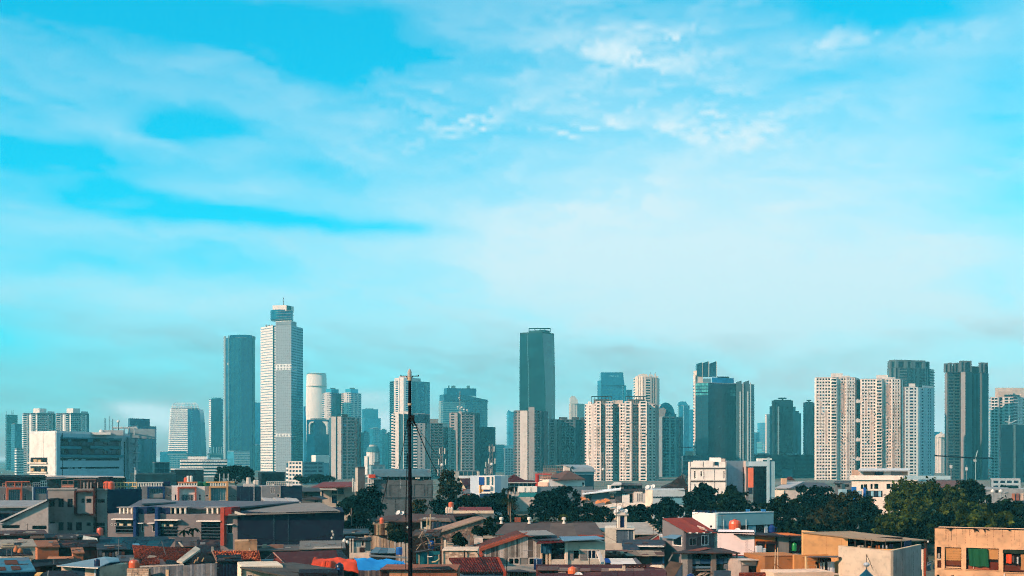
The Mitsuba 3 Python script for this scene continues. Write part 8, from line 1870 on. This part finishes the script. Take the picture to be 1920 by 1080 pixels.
for k_ in range(6): f.pbox(t.part('rubble',[(170,130,110),(206,190,170),(84,30,34)][k_ % 3],.5),1136 + k_ * 7,1141 + k_ * 7,1034 + k_ % 2,1040,-.5,0)
sheet('white_board','large white panel lying on a slope before the tan sheeted hut',[(1146,1057.5,152),(1194,1057.5,152),(1186,1046.5,157),(1141,1046.5,157)],(210,204,196),.1,'m_paint',.3,'panel'); sheet('grey_board','grey strip panel beside the large white panel',[(1195,1057.5,152),(1203,1056,152),(1192,1045.5,157),(1187,1046.5,157)],(110,110,114),.1,'m_paint',.3,'panel'); sheet('blue_board','bright blue panel at the end of the large white panel',[(1136,1054.5,153),(1145,1054,153),(1141,1046.5,156.5),(1133,1047,156.5)],(0,84,150),.1,'m_paint',.2,'panel')
t,f = shed('brown_roof_row','long hut with a low brown sheet roof along the bottom middle',1008,1250,1071,136,9,(90,42,40),None)
strip(t,'roof_sheet',(P(1005,1069,135),P(1250,1072,134)),(P(1010,1060.5,144),P(1246,1062,144)),12,.02,cols=((150,120,110),(130,100,92),(112,70,64),(160,134,122)),wear=.6)
for x0,x1,y0,y1,c_ in ((1140,1166,1064,1067.5,(214,190,166)),(1165,1170,1059,1069,(206,186,166)),(1046,1060,1070.5,1073,(170,150,140))): f.pbox(t.part('timber',c_,.5),x0,x1,y0,y1,1.2,1.5)
t = Thing('maroon_roof_row','maroon sheet roof sloping along the bottom edge before the carport','roof'); strip(t,'roof_sheet',(P(1000,1092,122),P(1252,1086,120)),(P(1010,1075,131),P(1248,1068,131)),8,.015,cols=((104,50,44),(114,56,48),(96,46,40)),wear=.4)
t = Thing('dark_red_lattice','dark red pierced parapet beside the sloping maroon roof','parapet'); f = Face(XY(1169,140),XY(1212,140)); f.pbox(t.part('wall',(66,26,28),.4),1169,1212,1058,1110,-.3,0)
for k_ in range(9): f.pbox(t.part('hole_frame',(150,110,100),.3),1171 + k_ * 4.5,1173 + k_ * 4.5,1061 + (k_ % 2) * 3,1063 + (k_ % 2) * 3,0,.05)
t = Thing('white_sack_heap','heap of cream sacks beside the dark red pierced parapet','sacks'); m = t.own((214,198,178),.4)
for k_ in range(5): m.lathe(P(1224 + k_ * 4,1068,142 - k_ * .3),[(.2,0),(.42,.15),(.34,.42),(.08,.55)],8)
tank(1074,1086,130,.52,1.35,(232,124,68),'bright orange tank at the bottom in front of the brown sheet roof',ribs=False)
dish(1085,1079,128,.45,'white dish beside the bright orange tank',group=None,az=.1); dish(1092,1077,129,.26,'dark small dish behind the white dish by the orange tank',(40,44,52),.3,None)
t = Thing('blue_dome_tank','blue domed tank top at the bottom beside the leaning sheet','water tank'); t.part('body',(10,60,120),.2,'m_gloss',smooth=40).lathe(P(1295,1100,130),[(.5,0),(.5,1.0),(.36,1.25),(.1,1.36)],16); t.part('lid',(14,70,130),.2,'m_gloss').lathe(P(1295,1100,130) + [0,0,1.36],[(.12,0),(.1,.06)],10)
t = Thing('rubble_pile','pile of pale broken boards at the foot of the carport','rubble');
for k_ in range(7): a = P(1306 + k_ * 4,1082 - (k_ % 3) * 3,146); t.part('board',[(160,140,124),(196,180,160),(120,104,94)][k_ % 3],.6).par(a,[RNG.uniform(.3,.8),0,RNG.uniform(-.1,.35)],[0,.3,0],[0,0,.14])

# --- the black pole and its wires
t = Thing('utility_pole','tall black pole with a silver cap, insulators and a bundle of cable clamps','utility pole'); Y = 60
b,tp = P(771,HZ,Y),P(768,703,Y); b[2] = 0
t.part('shaft',(5,6,10),0,'m_black',smooth=40).tube([b,b + (tp - b) * .3,b + (tp - b) * .6,b + (tp - b) * .82,tp],[.125,.115,.105,.085,.07],14)
t.part('cap',(190,180,170),.2,'m_gloss').lathe(tp,[(.09,-.1),(.1,0),(.1,.14),(.05,.26),(.02,.3)],12)
c = P(768,706,Y); a = t.part('cross_arm',(40,38,38),.2); a.tube([c + [-.42,0,.02],c + [.42,0,.02]],.022,6)
for s in (-1,1):
    t.part('insulator',(60,56,54),.1).tube([c + [s * .42,0,0],c + [s * .43,0,.08]],.03,6); a.tube([c + [s * .16,0,.02],c + [s * .08,0,-.12]],.02,5)
for y,h_ in ((711,.14),(758,.1),(709,.1)): t.part('band',(196,176,150),.2).lathe(P(768.4,y,Y),[(.1,-h_ / 2),(.1,h_ / 2)],12)
t.part('junction_box',(20,20,24),.1).par(P(770.5,790,Y - .14),[.16,0,0],[0,.18,0],[0,0,.3])
for k_,(dx,y,l) in enumerate(((3,781,.25),(4.5,783,.22),(-3.5,786,.25),(5,788,.3),(-2.5,783,.2),(4,793,.28),(-3,794,.22))): t.part('clamp',(26,26,30),.1).tube([P(768.8,y,Y - .1),P(768.8 + dx,y + 1,Y - .15),P(768.8 + dx * 1.6,y + 7,Y - .1)],.03,5)
for y in (1008,1030): t.part('step',(50,50,54),.1).tube([P(769,y,Y - .15),P(772,y - .3,Y - .3)],.03,5)
t = Thing('pole_lamp','small white lamp beside the black pole low down','lamp'); t.part('globe',(230,228,222),.1).lathe(P(764,989,Y - .2),[(.01,-.06),(.045,0),(.01,.06)],8); t.part('stem',(40,40,42),.1).tube([P(764,989,Y - .19),P(769,991,Y)],.015,4)
wire([P(775,786,Y),P(828,899,95)],'thick black cable running down from the pole to the trees',.25,.026)
wire([P(774,788,Y),P(940,1010,120)],'thin black cable from the pole towards the timber house',.3,.012)
wire([P(764,788,Y),P(742,880,110)],'loose black cable hanging on the far side of the pole',.6,.018); wire([P(764,786,Y),P(760,1068,64)],'thin cable hanging along the black pole',.05,.015)
wire([P(1752,854,420),P(1862,859,420)],'dark horizontal cable crossing before the dark pylon tower',.2,.22,(20,70,84)); wire([P(1272,838,600),P(1304,838,600)],'short dark cable before the slim teal tower',.2,.18,(20,70,84))
for x,y0,y1,Y,lab in ((52,982,1002,250,'bent black bracket on the slanting warehouse wall'),(1105,1042,1058,140,'thin dark rod on the brown sheet roof')): post(lab,x,y0,y1,Y,.05,(30,28,30),'rod','rod')
for x,y0,y1,Y,lab in ((148,1002,1014,205,'low antenna above the slatted hut'),(640,1018,1034,180,'antenna on the low house behind the maroon roof'),(905,986,1010,185,'antenna on the dark blue room'),(1225,984,1006,225,'antenna at the broken corner of the pale roof'),(990,1032,1058,160,'thin antenna before the timber boards'),(1354,966,1000,206,'thin antenna against the pale blue band')): antenna(x,y0,y1,Y,lab)

for a,b,sag,lab in (((1128,1000,210),(1250,1022,190),1.2,'thin wire sagging from the cream tower house to the grey cabin'),((1150,940,211),(1310,962,214),1.4,'thin wire from the tall antenna pole to the pale blue house'),((868,1000,185),(1000,1010,168),.9,'thin wire over the cluttered terrace to the timber house'),((228,1014,176),(420,1030,170),1.5,'thin wire crossing above the orange tile roofs'),((10,1030,150),(150,1040,150),1.0,'thin wire strung between the pipe posts and the brown hut'),
    ((1404,1030,180),(1512,1044,147),.8,'thin wire from the orange room to the laundry terrace'),((620,1002,220),(704,990,226),.7,'thin wire from the blue wall lamp to the wooden tower')):
    wire([P(*a),P(*b)],lab,sag,.022)
# ------------------------------------------------------------------ trees: tapered trunk, limbs, and a crown of leaf clumps
TR = np.random.default_rng(77)

def leaves(c,nrm,size,col,jit=.5,aspect=1.7):
    """Bent leaf sprays: two triangles each, at the points c, roughly facing nrm."""
    n = len(c)
    d = nrm + TR.normal(0,jit,(n,3)); d /= np.linalg.norm(d,axis=1,keepdims=True) + 1e-9
    r = TR.normal(0,1,(n,3)); a = np.cross(d,r); a /= np.linalg.norm(a,axis=1,keepdims=True) + 1e-9
    b = np.cross(d,a); s = size * TR.uniform(.6,1.35,(n,1))
    fold = d * s * TR.uniform(-.25,.1,(n,1))
    v = np.stack([c - a * s * aspect * .5,c + b * s * .5 + fold,c + a * s * aspect * .5,c - b * s * .5 + fold],1).reshape(-1,3)
    i = np.arange(n)[:,None] * 4
    return v,np.vstack([i + [0,1,3],i + [1,2,3]])

def crown_cloud(m,lobes,size,cols,density=1.0,droop=0.0,hole=.42):
    """lobes: (centre, radii); clumps sit on and in each lobe with gaps between them."""
    for (c,r) in lobes:
        c,r = np.asarray(c,float),np.asarray(r,float)
        area = 4 * np.pi * ((r[0] * r[1]) ** 1.6 + (r[0] * r[2]) ** 1.6 + (r[1] * r[2]) ** 1.6) ** .625 / 3 ** .625
        k = max(10,int(area / (size * size * 9.5) * density))
        d = TR.normal(0,1,(k,3)); d /= np.linalg.norm(d,axis=1,keepdims=True); d[:,2] = np.where(d[:,2] < -.55,-d[:,2],d[:,2])
        rad = 1 - np.abs(TR.normal(0,.17,(k,1)))
        cc = c + d * r * rad
        keep = meshkit.noise(cc / (2.6 * size * 1.7),3) > hole * TR.uniform(.55,1,k)
        for q,n_ in zip(cc[keep],d[keep]):
            w = int(TR.integers(9,20)); cr = size * TR.uniform(.95,1.9)
            e = TR.normal(0,1,(w,3)); e /= np.linalg.norm(e,axis=1,keepdims=True)
            p = q + e * cr * TR.uniform(.35,1,(w,1)) * [1,1,.75 if not droop else 1.5] - [0,0,droop * TR.uniform(0,1.6)]
            v,f = leaves(p,e * .6 + n_ * .5 + [0,0,.25 - droop * .3],size,None)
            col = np.array(cols[int(TR.integers(len(cols)))]) * TR.uniform(.78,1.25)
            m.add(v,f,tuple(col),0)

def limb(m,a,b,r0,r1,n=5,wob=.12):
    s = np.linspace(0,1,n)[:,None]; p = a + (b - a) * s; L = np.linalg.norm(b - a)
    p[1:-1] += TR.normal(0,wob * L * .25,(n - 2,3))
    m.tube(p,np.linspace(r0,r1,n),6)

DARK,TEALG,OLIVE,BROWNG = ((40,62,50),(34,54,48),(52,72,50)),((30,60,58),(26,50,50),(40,68,60)),((82,98,50),(66,82,44),(100,112,58)),((72,76,52),(60,66,46),(88,86,60))

def tree(name,label,px,ytop,wpx,hpx,Y,cols,lobes=6,size=.62,group=None,trunk=.32,density=1.0,droop=0.0,flat=1.0,deep=1.0,cat='tree',hole=.42):
    t = Thing(name,label,cat,group)
    R,Hc = wpx * Y / F / 2,hpx * Y / F
    top = P(px,ytop,Y); base = np.array([top[0] + TR.uniform(-.4,.4),Y,0.0]); cz = top[2] - Hc / 2
    C = np.array([top[0],Y,cz])
    tk = t.part('trunk',(74,60,50),.5)
    fork = np.array([base[0] + TR.uniform(-.3,.3),Y,max(1.2,cz - Hc * .42)])
    limb(tk,base,fork,trunk,trunk * .7)
    L = [(C - [0,0,Hc * .04],(R * .72,R * .72 * deep,Hc * .42))]
    for k in range(lobes):
        a = 2 * math.pi * (k + TR.uniform(-.3,.3)) / lobes; h = TR.uniform(-.22,.26)
        q = C + np.array([math.cos(a) * R * .56,math.sin(a) * R * .56 * deep,Hc * h * flat])
        s = TR.uniform(.36,.5); L.append((q,(R * s,R * s * deep,Hc * s * .72)))
    q = C + [TR.uniform(-.15,.15) * R,0,Hc * .2]; L.append((q,(R * .5,R * .5,Hc * .3)))
    bm = t.part('limb',(70,58,48),.5)
    for c,r in L[1:]: limb(bm,fork,c - [0,0,r[2] * .3],trunk * .45,.05,5,.2)
    crown_cloud(t.part('crown',cols[0],0,'m_leaf',kind='stuff'),L,size,cols,density,droop,hole)
    return t

def palm(label,px,ytop,Y,h,cols,n=15,L=2.6,name='palm_tree',lean=.4,cat='palm tree',dead=0):
    t = Thing(name,label,cat); top = P(px,ytop,Y)
    base = np.array([top[0] + lean,Y,0]); s = np.linspace(0,1,7)[:,None]
    p = base + (top - base) * s; p[:,0] += -.3 * np.sin(s[:,0] * 3.1) * lean
    tk = t.part('trunk',(150,130,112),.5); tk.tube(p,np.linspace(.2,.11,7),8)
    for k in range(n):
        a = 2 * math.pi * k / n + TR.uniform(-.2,.2); up = TR.uniform(-.25,.85) if k >= dead else -.35
        m = t.part('frond',cols[k % len(cols)] if k >= dead else (150,118,74),0,'m_leaf')
        l = L * TR.uniform(.8,1.1); d = np.array([math.cos(a),math.sin(a),0])
        u = np.linspace(0,1,9)
        spine = top + d * (l * u * (1 - .18 * u))[:,None] + np.array([0,0,1.0]) * (l * (up * u - (.55 + .45 * up) * u ** 2.2))[:,None]
        side = np.array([-d[1],d[0],0])
        for i in range(8):
            for sgn in (-1,1):
                for j in range(3):
                    q = spine[i] + (spine[i + 1] - spine[i]) * j / 3; w = l * .26 * math.sin(math.pi * (u[i] * .85 + .13)) + .05
                    tip = q + side * sgn * w * .8 + d * w * .55 - [0,0,w * .75]
                    x = (spine[i + 1] - spine[i]) * .22
                    m.add([q,q + x,tip],[[0,1,2]])
        m.tube(spine,np.linspace(.045,.012,9),4)
    return t

TG = 'trees between the houses'
tree('round_tree','large round dark tree in front of the concrete building beside the blue warehouse',682,917,88,62,285,TEALG,7,.6,density=1.25)
tree('small_tree','smaller lighter tree standing before the large round dark tree',672,961,42,32,258,DARK,5,.5)
tree('umbrella_tree','dark broad crowned tree behind the tan framed shop house',440,874,80,36,470,TEALG,7,.75)
tree('far_tree','hazy teal tree below the low white office block',602,889,52,18,640,TEALG,6,.9)
tree('far_tree','small hazy tree beside the red roofed house',566,894,26,12,600,TEALG,5,.8)
tree('feathery_tree','tall feathery brown green tree beside the curved metal roof',842,882,54,72,325,BROWNG,7,.5,density=.8,hole=.5)
tree('dark_tree','dark leafy tree at the foot of the feathery tree',838,935,66,50,300,TEALG,6,.6)
tree('dark_tree','dense dark tree below the purple roof',888,927,70,40,310,DARK,6,.55)
tree('dark_tree','dark tree below the white modern building',934,922,66,60,315,TEALG,6,.6)
tree('bush_tree','shaggy bush before the concrete building beside the pole',786,938,26,36,262,BROWNG,5,.45,density=.8)
palm('coconut palm with drooping brown fronds standing before the dark trees',957,939,268,9,((60,76,52),(72,80,56),(50,66,48)),17,3.0,dead=6)
palm('tall narrow palm rising against the pavilion',953,917,300,13,((44,60,46),(36,52,44)),15,2.4)
tree('broad_dark_tree','big dark broadleaf tree before the long grey boundary wall',1040,917,100,70,300,TEALG,8,.6,density=1.15)
tree('layered_tree','dark tree with flat layered branches beside the cream terrace',1112,944,84,46,285,DARK,8,.5,flat=1.6,hole=.5)
tree('dark_tree','dark tree in the dip below the pale flat roofed house',1190,948,60,44,290,TEALG,6,.55)
tree('dark_tree','dark tree nestling under the blue grey parapet',1244,934,80,56,300,TEALG,7,.6)
tree('broad_dark_tree','broad dark tree before the white panelled office, nearer the hip roof',1312,907,74,78,310,TEALG,8,.6,density=1.15)
tree('broad_dark_tree','broad dark tree before the orange strip of the white panelled office',1372,911,76,76,305,DARK,8,.6,density=1.1)
tree('green_tree','dark green tree behind the blue drum house',1470,932,84,70,290,DARK,8,.55)
tree('green_tree','tall green tree before the grey hipped roof',1528,913,80,84,310,TEALG,8,.6)
tree('brown_tree','brownish leafy tree between the green trees and the weeping tree',1582,925,70,74,285,BROWNG,8,.5)
tree('brown_tree','second brownish tree close to the weeping tree',1622,930,62,72,280,DARK,7,.5)
tree('brown_tree','low brownish bush tree right behind the tan roof',1545,952,90,46,255,BROWNG,7,.5)
tree('weeping_tree','great weeping green tree towering over the other trees',1712,894,104,84,275,OLIVE,9,.5,density=1.35,droop=.9)
tree('weeping_tree','lower weeping lobe tree in front of the great weeping tree',1716,930,60,50,255,OLIVE,6,.45,density=1.3,droop=.9)
tree('leafy_tree','bushy olive tree at the foot of the weeping tree',1686,958,96,60,245,OLIVE,8,.5,density=1.2)
tree('leafy_tree','rounded olive tree beside the brown tiled roof',1782,910,66,62,290,OLIVE,7,.5)
tree('dark_tree','dark tree before the dark pylon tower',1822,897,58,62,300,DARK,7,.6)
tree('leafy_tree','spreading olive tree above the peach house',1800,938,100,60,255,OLIVE,8,.5,density=1.15)
tree('leafy_tree','dark spreading tree at the far edge above the peach house',1885,934,110,66,270,DARK,9,.55,density=1.1)
tree('leafy_tree','low dense tree just behind the flat top of the peach house',1846,958,110,46,225,OLIVE,8,.5)
tree('leafy_tree','dark bushy tree in the gap between the peach and the beige houses',1742,968,54,60,215,DARK,6,.45)
tree('far_tree','hazy low tree beside the low white gridded block',1893,911,34,12,640,TEALG,5,.9)
tree('brown_bush','brownish bush between the plank fence and the brown roof',745,984,42,34,198,BROWNG,6,.35,trunk=.12,cat='bush')
tree('dark_bush','dark bush in the shade below the brownish bush',750,996,36,24,192,DARK,5,.35,trunk=.1,cat='bush')
tree('spiky_tree','small dark tree with spiky branches before the asphalt roof',917,972,22,40,186,DARK,6,.32,trunk=.12,density=.9,hole=.5)
tree('spiky_bush','dark bush reaching sideways below the spiky tree',898,990,30,18,178,DARK,5,.3,trunk=.08,density=.8,hole=.55,cat='bush')
tree('pot_shrub','dark shrub on the cluttered roof terrace',858,998,16,26,171,DARK,4,.28,trunk=.06,cat='shrub')
tree('pot_shrub','lower dark shrub beside the terrace shrub',867,1009,14,18,171,DARK,4,.26,trunk=.06,cat='shrub')
tree('roof_shrub','brownish shrub behind the ridge of the asphalt roof',982,970,14,14,246,BROWNG,4,.35,trunk=.08,cat='shrub')
tree('roof_shrub','green shrub behind the white roof vent farthest along',1056,967,14,14,246,OLIVE,4,.35,trunk=.08,cat='shrub')
for px,yt,lab in ((346,985,'banana plant beside the first blue framed shop window'),(362,981,'taller banana plant before the grey shop front')):
    t = Thing('banana_plant',lab,'banana plant'); b0 = P(px,1016,210); b0[2] = ZZ(1016,210); tp = P(px,yt + 12,210)
    t.part('stem',(90,84,56),.4).tube([np.array([b0[0],210,0]),tp],.13,7)
    for k in range(9):
        a = k * 2.4; d = np.array([math.cos(a),math.sin(a) * .8,0]); m = t.part('leaf',((44,60,44),(54,70,46),(36,50,42))[k % 3],0,'m_leaf')
        u = np.linspace(0,1,7); l = TR.uniform(1.1,1.7); up = TR.uniform(.3,1.2)
        sp = tp + d * (l * u)[:,None] + UP * (l * (up * u - 1.1 * u ** 2))[:,None]; sd_ = np.array([-d[1],d[0],.2]); w = .3 * np.sin(np.pi * (u * .9 + .06))
        v = np.stack([sp + sd_ * w[:,None] - UP * .06,sp,sp - sd_ * w[:,None] - UP * .06],1).reshape(-1,3)
        m.add(v,[[3 * i + j,3 * i + j + 1,3 * i + j + 4,3 * i + j + 3] for i in range(6) for j in range(2)])

# dark undergrowth filling the ground between the trees
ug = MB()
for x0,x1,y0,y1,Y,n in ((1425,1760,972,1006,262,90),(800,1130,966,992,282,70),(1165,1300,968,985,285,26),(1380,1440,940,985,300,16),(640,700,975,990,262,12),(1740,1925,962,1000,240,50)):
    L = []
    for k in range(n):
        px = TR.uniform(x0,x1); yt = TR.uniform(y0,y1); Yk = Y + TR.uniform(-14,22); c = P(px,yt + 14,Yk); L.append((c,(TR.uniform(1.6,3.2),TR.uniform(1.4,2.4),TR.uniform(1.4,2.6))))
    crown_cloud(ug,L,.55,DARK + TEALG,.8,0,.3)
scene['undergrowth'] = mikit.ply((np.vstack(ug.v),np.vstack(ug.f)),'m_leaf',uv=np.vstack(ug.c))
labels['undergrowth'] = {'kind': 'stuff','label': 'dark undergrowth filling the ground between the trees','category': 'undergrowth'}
finish()
